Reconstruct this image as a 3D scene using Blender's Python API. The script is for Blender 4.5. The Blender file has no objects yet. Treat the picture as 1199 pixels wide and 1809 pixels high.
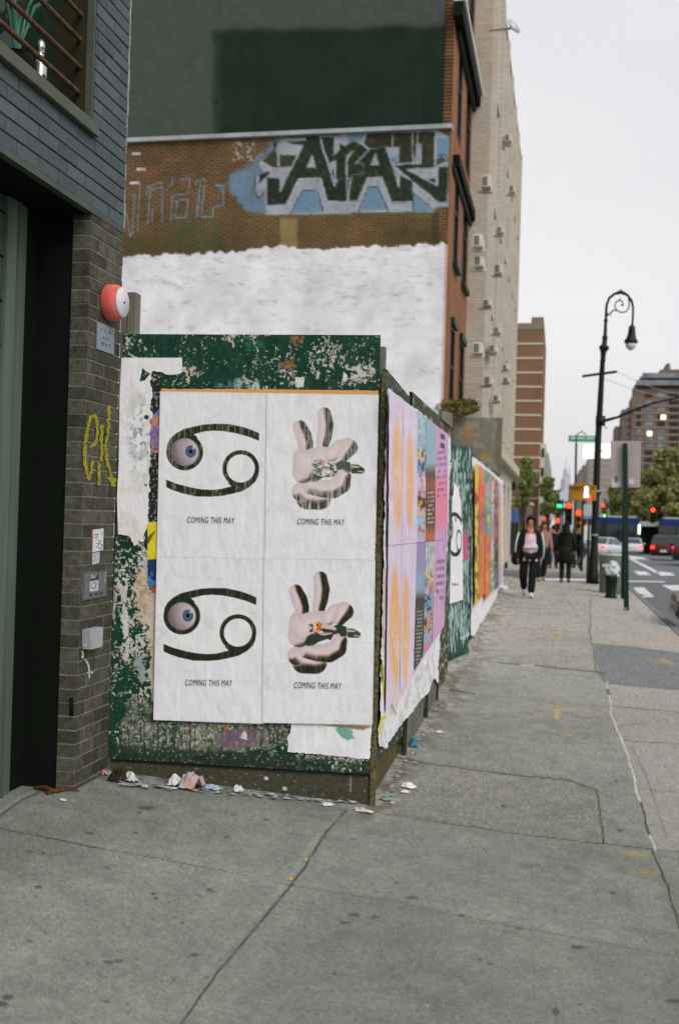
import bpy, bmesh, math, random
import numpy as np
from mathutils import Vector, Matrix

scene = bpy.context.scene
col = scene.collection
rad = math.radians
random.seed(4)

# ------------------------------------------------------------------ camera
W0, H0 = 1199.0, 1809.0
F = 1900.0
CX, CY = W0 / 2, H0 / 2
ROLL = 0.030
VPX, VPY = 990.0, 926.0
_dx, _dy = VPX - CX, VPY - CY
_u = _dx * math.cos(ROLL) + _dy * math.sin(ROLL)
_v = -_dx * math.sin(ROLL) + _dy * math.cos(ROLL)
PITCH = math.atan(_v / F)
YAW = math.atan(_u / F * math.cos(PITCH))
RIGHT = np.array([math.cos(YAW), math.sin(YAW), 0.0])
FWD = np.array([-math.sin(YAW) * math.cos(PITCH), math.cos(YAW) * math.cos(PITCH), math.sin(PITCH)])
UP = np.cross(RIGHT, FWD)
CAM = np.array([0.0, 0.0, 1.6])
cR, sR = math.cos(ROLL), math.sin(ROLL)
cam_x = cR * RIGHT + sR * UP
cam_y = -sR * RIGHT + cR * UP
cd = bpy.data.cameras.new('camera')
cam = bpy.data.objects.new('camera', cd)
col.objects.link(cam)
cam.matrix_world = Matrix(((cam_x[0], cam_y[0], -FWD[0], CAM[0]), (cam_x[1], cam_y[1], -FWD[1], CAM[1]),
                           (cam_x[2], cam_y[2], -FWD[2], CAM[2]), (0, 0, 0, 1)))
cd.sensor_fit = 'VERTICAL'
cd.sensor_height = 36.0
cd.lens = F / H0 * 36.0
cd.clip_start = 0.05
cd.clip_end = 3000
cd.dof.use_dof = True
cd.dof.focus_distance = 6.0
cd.dof.aperture_fstop = 2.6
scene.camera = cam

# ------------------------------------------------------------------ world, sun, exposure
SUN_EL, SUN_ROT = rad(42), rad(136)     # high cloud, brighter part of the sky behind and to the right of the camera
world = bpy.data.worlds.new('World')
scene.world = world
world.use_nodes = True
wn, wl = world.node_tree.nodes, world.node_tree.links
wn.clear()
sky = wn.new('ShaderNodeTexSky'); sky.sky_type = 'NISHITA'; sky.sun_disc = False
sky.sun_elevation = SUN_EL; sky.sun_rotation = SUN_ROT; sky.air_density = 1.5; sky.dust_density = 4.0
b1 = wn.new('ShaderNodeBackground'); b1.inputs['Strength'].default_value = 0.05
hsv = wn.new('ShaderNodeHueSaturation'); hsv.inputs['Saturation'].default_value = 0.2
wl.new(sky.outputs[0], hsv.inputs['Color']); wl.new(hsv.outputs[0], b1.inputs['Color'])
tc = wn.new('ShaderNodeTexCoord'); mp = wn.new('ShaderNodeMapping'); mp.inputs['Scale'].default_value = (1, 1, 2.6)
nz = wn.new('ShaderNodeTexNoise'); nz.inputs['Scale'].default_value = 1.6; nz.inputs['Detail'].default_value = 5
cr = wn.new('ShaderNodeValToRGB')
cr.color_ramp.elements[0].position = 0.3; cr.color_ramp.elements[0].color = (0.585, 0.58, 0.605, 1)
cr.color_ramp.elements[1].position = 0.75; cr.color_ramp.elements[1].color = (0.70, 0.69, 0.70, 1)
b2 = wn.new('ShaderNodeBackground'); b2.inputs['Strength'].default_value = 1.0
ad = wn.new('ShaderNodeAddShader'); wo = wn.new('ShaderNodeOutputWorld')
wl.new(tc.outputs['Generated'], mp.inputs[0]); wl.new(mp.outputs[0], nz.inputs['Vector']); wl.new(nz.outputs['Fac'], cr.inputs[0])
wl.new(cr.outputs[0], b2.inputs['Color']); wl.new(b1.outputs[0], ad.inputs[0]); wl.new(b2.outputs[0], ad.inputs[1])
wl.new(ad.outputs[0], wo.inputs['Surface'])
sd = bpy.data.lights.new('sun', 'SUN'); sd.energy = 1.5; sd.angle = rad(35); sd.color = (1.0, 0.97, 0.93)
sun = bpy.data.objects.new('sun', sd); col.objects.link(sun)
_sv = Vector((math.sin(SUN_ROT) * math.cos(SUN_EL), math.cos(SUN_ROT) * math.cos(SUN_EL), math.sin(SUN_EL)))
sun.rotation_euler = _sv.to_track_quat('Z', 'Y').to_euler()
scene.view_settings.view_transform = 'Standard'
scene.view_settings.look = 'None'
scene.view_settings.exposure = 0.0
scene.view_settings.gamma = 1.0

# ------------------------------------------------------------------ geometry helpers
def ray(px, py):
    px = np.asarray(px, float) - CX; py = np.asarray(py, float) - CY
    u = px * cR + py * sR; v = -px * sR + py * cR
    return u[..., None] * RIGHT - v[..., None] * UP + F * FWD

def hit(px, py, p0, n):
    d = ray(px, py)
    t = np.dot(np.asarray(p0) - CAM, n) / (d @ np.asarray(n))
    return CAM + d * t[..., None]

def on_x(px, py, X): return hit(px, py, (X, 0, 0), (1.0, 0, 0))
def on_y(px, py, Y): return hit(px, py, (0, Y, 0), (0, 1.0, 0))
def on_z(px, py, Z): return hit(px, py, (0, 0, Z), (0, 0, 1.0))

def project(P):
    d = P - CAM
    w = d @ FWD
    u = F * (d @ RIGHT) / w; v = -F * (d @ UP) / w
    return CX + u * cR - v * sR, CY + u * sR + v * cR

CORNER = on_z(657.0, 1424.0, 0.0)
XC, YC = CORNER[0], CORNER[1]
FB = YAW - rad(4.0)
FD = np.array([math.cos(FB), math.sin(FB), 0.0]); FN = np.array([math.sin(FB), -math.cos(FB), 0.0])
SB = rad(1.03)
SD = np.array([-math.sin(SB), math.cos(SB), 0.0]); SN = np.array([math.cos(SB), math.sin(SB), 0.0])
FRONT = (CORNER, FN); SIDE = (CORNER, SN)
XL = float(hit(203.0, 960.0, *FRONT)[0]) + 0.01        # facade line of the dark brick building
XKERB = 1.86
YEND = 32.0

def gz(x, y):
    x = np.asarray(x, float); y = np.asarray(y, float)
    s = np.where(x > XC, -0.035 * (np.minimum(x, XKERB) - XC), 0.085 * (XC - np.maximum(x, XL)))
    return s - 0.010 * np.clip(y - 30, 0, 120)

def ground(px, py, off=0.0):
    z = np.zeros_like(np.asarray(px, float))
    for _ in range(12):
        P = on_z_arr(px, py, z)
        z = gz(P[..., 0], P[..., 1]) + off
    return on_z_arr(px, py, z)

def on_z_arr(px, py, z):
    d = ray(px, py)
    t = (z - CAM[2]) / d[..., 2]
    return CAM + d * t[..., None]

def G(px, py, off=0.0):
    return ground(np.array([px], float), np.array([py], float), off)[0]

def sl(c):
    c = np.asarray(c, float) / 255.0
    return np.where(c <= 0.04045, c / 12.92, ((c + 0.055) / 1.055) ** 2.4)

def vn(x, y, seed=0):
    xi = np.floor(x).astype(np.int64); yi = np.floor(y).astype(np.int64)
    fx = x - xi; fy = y - yi
    fx = fx * fx * (3 - 2 * fx); fy = fy * fy * (3 - 2 * fy)
    def h(a, b):
        n = (a * 374761393 + b * 668265263 + seed * 974634777) & 0xffffffff
        n = ((n ^ (n >> 13)) * 1274126177) & 0xffffffff
        n = n ^ (n >> 16)
        return (n & 0xffff) / 65535.0
    return (h(xi, yi) * (1 - fx) + h(xi + 1, yi) * fx) * (1 - fy) + (h(xi, yi + 1) * (1 - fx) + h(xi + 1, yi + 1) * fx) * fy

def fbm(x, y, seed=0, octv=4):
    s = 0; a = 0.5; t = 0
    for k in range(octv):
        s = s + a * vn(x * 2 ** k, y * 2 ** k, seed + k * 17); t += a; a *= 0.5
    return s / t

# painting primitives: everything returns a 0..1 coverage
def polysd(X, Y, pts):
    pts = [tuple(p) for p in pts]
    ins = np.zeros(X.shape, bool); d = np.full(X.shape, 1e9)
    n = len(pts)
    for i in range(n):
        x0, y0 = pts[i]; x1, y1 = pts[(i + 1) % n]
        c = ((y0 > Y) != (y1 > Y))
        if y1 != y0:
            ins ^= c & (X < (x1 - x0) * (Y - y0) / (y1 - y0) + x0)
        L = (x1 - x0) ** 2 + (y1 - y0) ** 2 + 1e-9
        t = np.clip(((X - x0) * (x1 - x0) + (Y - y0) * (y1 - y0)) / L, 0, 1)
        d = np.minimum(d, np.hypot(X - x0 - t * (x1 - x0), Y - y0 - t * (y1 - y0)))
    return np.where(ins, -d, d)

def poly(X, Y, pts, soft=0.8, sc=1.0, o=(0, 0)):
    pts = [(p[0] / sc + o[0], p[1] / sc + o[1]) for p in pts]
    return np.clip(0.5 - polysd(X, Y, pts) / soft, 0, 1)

def linesd(X, Y, pts):
    d = np.full(X.shape, 1e9)
    for (x0, y0), (x1, y1) in zip(pts[:-1], pts[1:]):
        L = (x1 - x0) ** 2 + (y1 - y0) ** 2 + 1e-9
        t = np.clip(((X - x0) * (x1 - x0) + (Y - y0) * (y1 - y0)) / L, 0, 1)
        d = np.minimum(d, np.hypot(X - x0 - t * (x1 - x0), Y - y0 - t * (y1 - y0)))
    return d

def line(X, Y, pts, w, soft=0.8, sc=1.0, o=(0, 0)):
    pts = [(p[0] / sc + o[0], p[1] / sc + o[1]) for p in pts]
    return np.clip(0.5 - (linesd(X, Y, pts) - w / 2) / soft, 0, 1)

def ell(X, Y, cx, cy, rx, ry, soft=0.15):
    r = np.hypot((X - cx) / rx, (Y - cy) / ry)
    return np.clip((1 - r) / soft + 0.5, 0, 1)

def rect(X, Y, x0, y0, x1, y1, soft=0.8):
    return np.clip(np.minimum(np.minimum(X - x0, x1 - X), np.minimum(Y - y0, y1 - Y)) / soft + 0.5, 0, 1)

def mix(c, a, colr):
    return c * (1 - a[:, None]) + np.asarray(colr, float)[None, :] * a[:, None]

def th(n, t, w=0.03):
    return np.clip((n - t) / w + 0.5, 0, 1)

# ------------------------------------------------------------------ object helpers
def tag(o, label=None, cat=None, group=None, kind=None):
    if label: o['label'] = label
    if cat: o['category'] = cat
    if group: o['group'] = group
    if kind: o['kind'] = kind
    return o

def thing(name, label, cat, loc=(0, 0, 0), rz=0.0, group=None):
    o = bpy.data.objects.new(name, None); col.objects.link(o)
    o.location = tuple(float(v) for v in loc); o.rotation_euler = (0, 0, rz)
    o.empty_display_size = 0.1
    return tag(o, label, cat, group)

def link_mesh(name, me, m, parent=None, smooth=False):
    o = bpy.data.objects.new(name, me); col.objects.link(o)
    if m is not None: me.materials.append(m)
    if smooth: me.shade_smooth()
    if parent is not None: o.parent = parent
    return o

def grid_mesh(name, P, nu, nv, keep=None, colors=None):
    """P: (nv*nu,3) points, row major."""
    idx = np.arange(nu * nv).reshape(nv, nu)
    q = np.stack([idx[:-1, :-1], idx[1:, :-1], idx[1:, 1:], idx[:-1, 1:]], -1).reshape(-1, 4)
    if keep is not None:
        q = q[keep[q].all(1)]
        used = np.unique(q)
        rm = np.full(len(P), -1); rm[used] = np.arange(len(used))
        q = rm[q]; P = P[used]
        if colors is not None: colors = colors[used]
    me = bpy.data.meshes.new(name)
    me.vertices.add(len(P)); me.vertices.foreach_set('co', np.ascontiguousarray(P, dtype=np.float32).ravel())
    me.loops.add(q.size); me.loops.foreach_set('vertex_index', q.ravel().astype(np.int32))
    me.polygons.add(len(q)); me.polygons.foreach_set('loop_start', (np.arange(len(q)) * 4).astype(np.int32))
    me.polygons.foreach_set('loop_total', np.full(len(q), 4, np.int32))
    me.update(calc_edges=True)
    if colors is not None:
        a = me.color_attributes.new('Col', 'FLOAT_COLOR', 'POINT')
        a.data.foreach_set('color', np.ascontiguousarray(colors, dtype=np.float32).ravel())
    me.shade_smooth()
    return me

def sheet(name, quad, plane, off, nu, nv, paint, m, parent=None, mask=None, wr=0.0, gain=1.0, ws=1.0, sub=None):
    p0, n = np.asarray(plane[0], float), np.asarray(plane[1], float)
    q = np.array(quad, float)
    c = hit(q[:, 0], q[:, 1], p0 + n * off, n)
    u = np.linspace(0, 1, nu); v = np.linspace(0, 1, nv)
    U, V = np.meshgrid(u, v); U = U.ravel(); V = V.ravel()
    P = (c[0] * ((1 - U) * (1 - V))[:, None] + c[1] * (U * (1 - V))[:, None]
         + c[2] * (U * V)[:, None] + c[3] * ((1 - U) * V)[:, None])
    X, Y = project(P)
    C = paint(X, Y, U, V)
    if C.shape[1] == 3: C = np.concatenate([C, np.ones((len(C), 1)) * 255], 1)
    L = np.empty_like(C); L[:, :3] = np.clip(sl(np.clip(C[:, :3], 0, 255)) * gain, 0, 0.9); L[:, 3] = C[:, 3] / 255
    keep = None
    if mask is not None:
        keep = mask(X, Y, U, V)
        if keep.dtype != bool:                      # signed distance: trim the sheet smoothly along the tear
            s2 = keep.reshape(nv, nu); gv, gu = np.gradient(s2); P3 = P.reshape(nv, nu, 3)
            dPv = np.gradient(P3, axis=0); dPu = np.gradient(P3, axis=1)
            g2 = gu * gu + gv * gv + 1e-6; st = np.clip(s2 / g2, 0, 1e9)
            su, sv_ = np.clip(-st * gu, -1.3, 1.3), np.clip(-st * gv, -1.3, 1.3)
            mv = (s2 > 0) & (s2 < 1.5 * np.sqrt(g2))
            P = (P3 + (su * mv)[..., None] * dPu + (sv_ * mv)[..., None] * dPv).reshape(-1, 3)
            keep = (s2 < 1.05 * np.sqrt(g2)).ravel()
    if wr:
        w = (fbm(X * 0.045 * ws, Y * 0.022 * ws, 91, 3) - 0.5) + 0.10 * (fbm(X * 0.2 * ws, Y * 0.05 * ws, 17, 3) - 0.5)
        P = P + n[None, :] * (np.abs(w) * wr)[:, None]
    if parent is not None: P = P - np.array(parent.location)[None, :]
    me = grid_mesh(name, P, nu, nv, keep, L)
    return link_mesh(name, me, m, parent)

class MB:
    def __init__(s): s.v = []; s.f = []
    def quad(s, a, b, c, d):
        n = len(s.v); s.v += [tuple(map(float, p)) for p in (a, b, c, d)]; s.f.append((n, n + 1, n + 2, n + 3)); return s
    def ngon(s, pts):
        n = len(s.v); s.v += [tuple(map(float, p)) for p in pts]; s.f.append(tuple(range(n, n + len(pts)))); return s
    def hexa(s, p):   # 8 pts: bottom 4 ccw, top 4 ccw
        n = len(s.v); s.v += [tuple(map(float, q)) for q in p]
        for f in ((3, 2, 1, 0), (4, 5, 6, 7), (0, 1, 5, 4), (1, 2, 6, 5), (2, 3, 7, 6), (3, 0, 4, 7)):
            s.f.append(tuple(n + i for i in f))
        return s
    def box(s, x0, y0, z0, x1, y1, z1):
        return s.hexa([(x0, y0, z0), (x1, y0, z0), (x1, y1, z0), (x0, y1, z0), (x0, y0, z1), (x1, y0, z1), (x1, y1, z1), (x0, y1, z1)])
    def obox(s, o, ax, ay, az):  # origin corner + 3 edge vectors
        o, ax, ay, az = (np.asarray(k, float) for k in (o, ax, ay, az))
        return s.hexa([o, o + ax, o + ax + ay, o + ay, o + az, o + ax + az, o + ax + ay + az, o + ay + az])
    def slab(s, pts, n, t):   # planar polygon pushed back by t along -n
        pts = [np.asarray(p, float) for p in pts]; n = np.asarray(n, float)
        k = len(pts); b = len(s.v)
        s.v += [tuple(p) for p in pts] + [tuple(p - n * t) for p in pts]
        s.f.append(tuple(b + i for i in range(k))); s.f.append(tuple(b + k + i for i in reversed(range(k))))
        for i in range(k):
            j = (i + 1) % k; s.f.append((b + i, b + k + i, b + k + j, b + j))
        return s
    def tube(s, pts, r, n=8, cap=True):
        pts = [Vector(tuple(map(float, p))) for p in pts]
        rs = r if hasattr(r, '__len__') else [r] * len(pts)
        base = len(s.v); pn = None
        for i, p in enumerate(pts):
            d = (pts[min(i + 1, len(pts) - 1)] - pts[max(i - 1, 0)]).normalized()
            if pn is None:
                a = Vector((0, 0, 1)) if abs(d.z) < 0.9 else Vector((1, 0, 0)); pn = d.cross(a).normalized()
            pn = (pn - d * pn.dot(d)).normalized(); b = d.cross(pn)
            for k in range(n):
                t = 2 * math.pi * k / n
                s.v.append(tuple(p + (pn * math.cos(t) + b * math.sin(t)) * rs[i]))
        for i in range(len(pts) - 1):
            for k in range(n):
                a = base + i * n + k; b2 = base + i * n + (k + 1) % n
                s.f.append((a, b2, b2 + n, a + n))
        if cap:
            s.f.append(tuple(base + k for k in reversed(range(n)))); s.f.append(tuple(base + (len(pts) - 1) * n + k for k in range(n)))
        return s
    def lathe(s, o, prof, n=16, ax=(0, 0, 1)):
        o = Vector(tuple(map(float, o))); ax = Vector(ax)
        return s.tube([o + ax * h for h, r in prof], [max(r, 1e-4) for h, r in prof], n)
    def build(s, name, m=None, parent=None, smooth=False, bevel=0.0, local=False):
        me = bpy.data.meshes.new(name)
        off = Vector((0, 0, 0)) if (parent is None or local) else parent.location
        vs = s.v
        if parent is not None and not local:
            l = parent.matrix_basis.translation
            P = parent
            while P.parent is not None: P = P.parent
            l = P.location
            vs = [(a[0] - l.x, a[1] - l.y, a[2] - l.z) for a in s.v]
        me.from_pydata(vs, [], s.f); me.update()
        bm = bmesh.new(); bm.from_mesh(me); bmesh.ops.recalc_face_normals(bm, faces=bm.faces)
        if bevel: bmesh.ops.bevel(bm, geom=bm.edges[:], offset=bevel, segments=2, affect='EDGES', clamp_overlap=True)
        bm.to_mesh(me); bm.free()
        return link_mesh(name, me, m, parent, smooth)

# ------------------------------------------------------------------ materials
def base_mat(name):
    m = bpy.data.materials.new(name); m.use_nodes = True
    nt = m.node_tree
    return m, nt.nodes, nt.links, nt.nodes['Principled BSDF']

def lin(c, g=1.0):
    l = np.clip(sl(c) * g, 0, 1); return (float(l[0]), float(l[1]), float(l[2]), 1)

def mat(name, c, rough=0.7, metal=0.0, var=0.18, scale=4.0, bump=0.0, bscale=60.0, c2=None, spec=0.15, stretch=(1, 1, 1), island=0.0):
    m, N, Lk, P = base_mat(name)
    P.inputs['Roughness'].default_value = rough; P.inputs['Metallic'].default_value = metal
    P.inputs['Specular IOR Level'].default_value = spec
    tcn = N.new('ShaderNodeTexCoord'); mpn = N.new('ShaderNodeMapping'); mpn.inputs['Scale'].default_value = stretch
    Lk.new(tcn.outputs['Object'], mpn.inputs[0])
    t = N.new('ShaderNodeTexNoise'); t.inputs['Scale'].default_value = scale; t.inputs['Detail'].default_value = 8; t.inputs['Roughness'].default_value = 0.65
    Lk.new(mpn.outputs[0], t.inputs['Vector'])
    r = N.new('ShaderNodeValToRGB'); l = lin(c)
    a = lin(c2) if c2 is not None else tuple(k * (1 - var) for k in l[:3]) + (1,)
    b = l if c2 is not None else tuple(min(1, k * (1 + var)) for k in l[:3]) + (1,)
    r.color_ramp.elements[0].position = 0.35; r.color_ramp.elements[0].color = a
    r.color_ramp.elements[1].position = 0.65; r.color_ramp.elements[1].color = b
    Lk.new(t.outputs['Fac'], r.inputs[0])
    out = r.outputs[0]
    if island:
        g = N.new('ShaderNodeNewGeometry'); h = N.new('ShaderNodeHueSaturation')
        mr = N.new('ShaderNodeMapRange'); mr.inputs['To Min'].default_value = 1 - island; mr.inputs['To Max'].default_value = 1 + island
        Lk.new(g.outputs['Random Per Island'], mr.inputs[0]); Lk.new(mr.outputs[0], h.inputs['Value']); Lk.new(out, h.inputs['Color'])
        out = h.outputs[0]
    Lk.new(out, P.inputs['Base Color'])
    if bump:
        t2 = N.new('ShaderNodeTexNoise'); t2.inputs['Scale'].default_value = bscale; t2.inputs['Detail'].default_value = 6
        Lk.new(mpn.outputs[0], t2.inputs['Vector'])
        bn = N.new('ShaderNodeBump'); bn.inputs['Strength'].default_value = min(1, bump); bn.inputs['Distance'].default_value = 0.02
        Lk.new(t2.outputs['Fac'], bn.inputs['Height']); Lk.new(bn.outputs[0], P.inputs['Normal'])
    return m

def emis(name, c, s):
    m, N, Lk, P = base_mat(name)
    P.inputs['Base Color'].default_value = lin(c); P.inputs['Emission Color'].default_value = lin(c); P.inputs['Emission Strength'].default_value = s
    return m

def printed(name, rough=0.6, bump=0.25, bscale=40.0, fiber=0.08, stretch=(1, 1, 1), spec=0.15):
    """pigment held in the 'Col' attribute, a little procedural mottling and bump on top"""
    m, N, Lk, P = base_mat(name)
    P.inputs['Roughness'].default_value = rough; P.inputs['Specular IOR Level'].default_value = spec
    at = N.new('ShaderNodeAttribute'); at.attribute_name = 'Col'
    tcn = N.new('ShaderNodeTexCoord'); mpn = N.new('ShaderNodeMapping'); mpn.inputs['Scale'].default_value = stretch
    Lk.new(tcn.outputs['Object'], mpn.inputs[0])
    t = N.new('ShaderNodeTexNoise'); t.inputs['Scale'].default_value = bscale; t.inputs['Detail'].default_value = 7
    Lk.new(mpn.outputs[0], t.inputs['Vector'])
    mr = N.new('ShaderNodeMapRange'); mr.inputs['From Min'].default_value = 0.3; mr.inputs['From Max'].default_value = 0.7
    mr.inputs['To Min'].default_value = 1 - fiber; mr.inputs['To Max'].default_value = 1 + fiber
    Lk.new(t.outputs['Fac'], mr.inputs[0])
    mm = N.new('ShaderNodeVectorMath'); mm.operation = 'SCALE'
    Lk.new(at.outputs['Color'], mm.inputs[0]); Lk.new(mr.outputs[0], mm.inputs['Scale']); Lk.new(mm.outputs[0], P.inputs['Base Color'])
    bn = N.new('ShaderNodeBump'); bn.inputs['Strength'].default_value = bump; bn.inputs['Distance'].default_value = 0.01
    Lk.new(t.outputs['Fac'], bn.inputs['Height']); Lk.new(bn.outputs[0], P.inputs['Normal'])
    return m

def brick_mat(name, c1, c2, mortar, bw=0.21, rh=0.075, ms=0.011, axis='x', rough=0.85, attr=False, bump=0.4, bias=0.0, stain=0.25):
    m, N, Lk, P = base_mat(name)
    P.inputs['Roughness'].default_value = rough; P.inputs['Specular IOR Level'].default_value = 0.12
    tcn = N.new('ShaderNodeTexCoord'); sp = N.new('ShaderNodeSeparateXYZ'); cb = N.new('ShaderNodeCombineXYZ')
    Lk.new(tcn.outputs['Object'], sp.inputs[0]); Lk.new(sp.outputs['X' if axis == 'x' else 'Y'], cb.inputs['X']); Lk.new(sp.outputs['Z'], cb.inputs['Y'])
    bt = N.new('ShaderNodeTexBrick'); bt.inputs['Scale'].default_value = 1.0
    bt.inputs['Brick Width'].default_value = bw; bt.inputs['Row Height'].default_value = rh; bt.inputs['Mortar Size'].default_value = ms
    bt.inputs['Mortar Smooth'].default_value = 0.2; bt.inputs['Bias'].default_value = bias
    bt.inputs['Color1'].default_value = lin(c1); bt.inputs['Color2'].default_value = lin(c2); bt.inputs['Mortar'].default_value = lin(mortar)
    Lk.new(cb.outputs[0], bt.inputs['Vector'])
    t = N.new('ShaderNodeTexNoise'); t.inputs['Scale'].default_value = 0.9; t.inputs['Detail'].default_value = 9; t.inputs['Roughness'].default_value = 0.7
    Lk.new(tcn.outputs['Object'], t.inputs['Vector'])
    mr = N.new('ShaderNodeMapRange'); mr.inputs['From Min'].default_value = 0.3; mr.inputs['From Max'].default_value = 0.7
    mr.inputs['To Min'].default_value = 1 - stain; mr.inputs['To Max'].default_value = 1 + stain
    Lk.new(t.outputs['Fac'], mr.inputs[0])
    mm = N.new('ShaderNodeVectorMath'); mm.operation = 'SCALE'
    src = bt.outputs['Color']
    if attr:
        at = N.new('ShaderNodeAttribute'); at.attribute_name = 'Col'
        mx = N.new('ShaderNodeMix'); mx.data_type = 'RGBA'
        Lk.new(at.outputs['Alpha'], mx.inputs[0]); Lk.new(src, mx.inputs['A'])
        # painted brick: joints stay a little visible through the paint
        dk = N.new('ShaderNodeMapRange'); dk.inputs['To Min'].default_value = 1.0; dk.inputs['To Max'].default_value = 0.90
        Lk.new(bt.outputs['Fac'], dk.inputs[0])
        m2 = N.new('ShaderNodeVectorMath'); m2.operation = 'SCALE'
        Lk.new(at.outputs['Color'], m2.inputs[0]); Lk.new(dk.outputs[0], m2.inputs['Scale']); Lk.new(m2.outputs[0], mx.inputs['B'])
        src = mx.outputs['Result']
    Lk.new(src, mm.inputs[0]); Lk.new(mr.outputs[0], mm.inputs['Scale']); Lk.new(mm.outputs[0], P.inputs['Base Color'])
    bn = N.new('ShaderNodeBump'); bn.invert = True; bn.inputs['Strength'].default_value = bump; bn.inputs['Distance'].default_value = 0.02
    Lk.new(bt.outputs['Fac'], bn.inputs['Height']); Lk.new(bn.outputs[0], P.inputs['Normal'])
    return m

M = {}
M['paper'] = printed('printed_paper', 0.5, 0.28, 11, 0.025, (1, 1, 0.5))
M['board'] = printed('painted_plywood', 0.65, 0.5, 70, 0.12, (1, 1, 0.5))
M['ground'] = printed('concrete_pavement', 0.85, 0.7, 260, 0.30)
M['dark_wood'] = mat('dark_weathered_wood', (52, 50, 38), 0.85, var=0.4, scale=9, bump=0.5, stretch=(1, 1, 0.15))
M['grey_wood'] = mat('grey_weathered_wood', (120, 118, 104), 0.85, var=0.3, scale=9, bump=0.4, stretch=(1, 1, 0.12))
M['kick'] = mat('dirty_green_black_board', (58, 64, 52), 0.8, var=0.35, scale=10, bump=0.5)
M['green_board'] = mat('green_painted_board', (25, 66, 50), 0.6, var=0.25, scale=8, bump=0.3)
M['black_metal'] = mat('black_metal', (16, 22, 16), 0.5, var=0.2, spec=0.25)
M['green_metal'] = mat('dark_green_metal', (14, 42, 28), 0.5, var=0.2, spec=0.25)
M['door_metal'] = mat('teal_grey_metal', (56, 72, 64), 0.45, var=0.2, scale=6, stretch=(1, 1, 0.1))
M['frame_metal'] = mat('olive_grey_metal', (78, 84, 70), 0.5, var=0.2, scale=7)
M['rust_bar'] = mat('rusty_bar', (84, 66, 44), 0.7, var=0.4, scale=25, bump=0.3)
M['void'] = mat('black_painted_steel', (9, 16, 8), 0.8, var=0.2, spec=0.15)
M['glass_dark'] = mat('dark_window_glass', (16, 26, 20), 0.08, var=0.3, scale=1.5, spec=0.6)
M['sill'] = mat('grey_stone_sill', (122, 122, 112), 0.8, var=0.12, scale=12, bump=0.3)
M['white'] = mat('white_paint', (205, 205, 208), 0.5, var=0.06)
M['silver'] = mat('silver_metal', (165, 168, 168), 0.3, metal=0.6, var=0.1)
# ================================================================== SETTING: ground, road
def road_z(y): return -0.25 - 0.010 * min(max(y - 30, 0), 120)
M['asphalt'] = mat('road_asphalt', (104, 108, 112), 0.9, var=0.14, scale=3, bump=0.5, bscale=120)
M['roadpaint'] = mat('road_marking_paint', (205, 205, 205), 0.8, var=0.18, scale=5)
M['walk'] = mat('far_concrete', (150, 146, 138), 0.9, var=0.12, scale=1.2, bump=0.3)
M['kerb'] = mat('kerb_stone', (120, 120, 115), 0.85, var=0.2, scale=4, bump=0.3)
mb = MB()
ys = [-40, 0, 10, 20, 30, 40, 60, 80, 110, 150, 260, 900]
for a, b in zip(ys[:-1], ys[1:]):
    mb.quad((-400, a, road_z(a)), (500, a, road_z(a)), (500, b, road_z(b)), (-400, b, road_z(b)))
tag(mb.build('road', M['asphalt']), kind='structure')
# coarse pavement body under the detailed top, with its kerb
mb = MB()
xs = [-30, XL, XC, XKERB]
yy = [-6, 4, 14, 24, YEND]
for a, b in zip(yy[:-1], yy[1:]):
    for c, d in zip(xs[:-1], xs[1:]):
        mb.quad(*[(x, y, float(gz(x, y)) - 0.006) for x, y in ((c, a), (d, a), (d, b), (c, b))])
tag(mb.build('pavement_base', M['walk']), kind='structure')
mb = MB()
for a, b in zip(yy[:-1], yy[1:]):
    za, zb = float(gz(XKERB, a)), float(gz(XKERB, b))
    mb.hexa([(XKERB, a, -0.6), (XKERB + 0.15, a, -0.6), (XKERB + 0.15, b, -0.6), (XKERB, b, -0.6),
             (XKERB, a, za + 0.002), (XKERB + 0.15, a, za + 0.002), (XKERB + 0.15, b, zb + 0.002), (XKERB, b, zb + 0.002)])
zc, zd = float(gz(XL - 5, YEND)), float(gz(XKERB, YEND))
mb.hexa([(-20, YEND, -0.7), (XKERB + .15, YEND, -0.7), (XKERB + .15, YEND + .15, -0.7), (-20, YEND + .15, -0.7),
         (-20, YEND, zd - .03), (XKERB + .15, YEND, zd - .03), (XKERB + .15, YEND + .15, zd - .03), (-20, YEND + .15, zd - .03)])
tag(mb.build('kerb', M['kerb'], bevel=0.012), kind='structure')
# pavement beyond the side street, and across the avenue
def slabwalk(x0, x1, y0, y1, name):
    mb = MB(); ycs = [y0] + [y for y in (60, 80, 110, 150) if y0 < y < y1] + [y1]
    for a, b in zip(ycs[:-1], ycs[1:]):
        za, zb = road_z(a) + 0.13, road_z(b) + 0.13
        mb.hexa([(x0, a, za - 0.5), (x1, a, za - 0.5), (x1, b, zb - 0.5), (x0, b, zb - 0.5), (x0, a, za), (x1, a, za), (x1, b, zb), (x0, b, zb)])
    tag(mb.build(name, M['walk']), kind='structure')
slabwalk(-30, 2.0, 42.0, 260, 'far_pavement')
slabwalk(19, 60, -10, 31, 'avenue_far_pavement')
slabwalk(19, 60, 42, 260, 'avenue_far_pavement')

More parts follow.
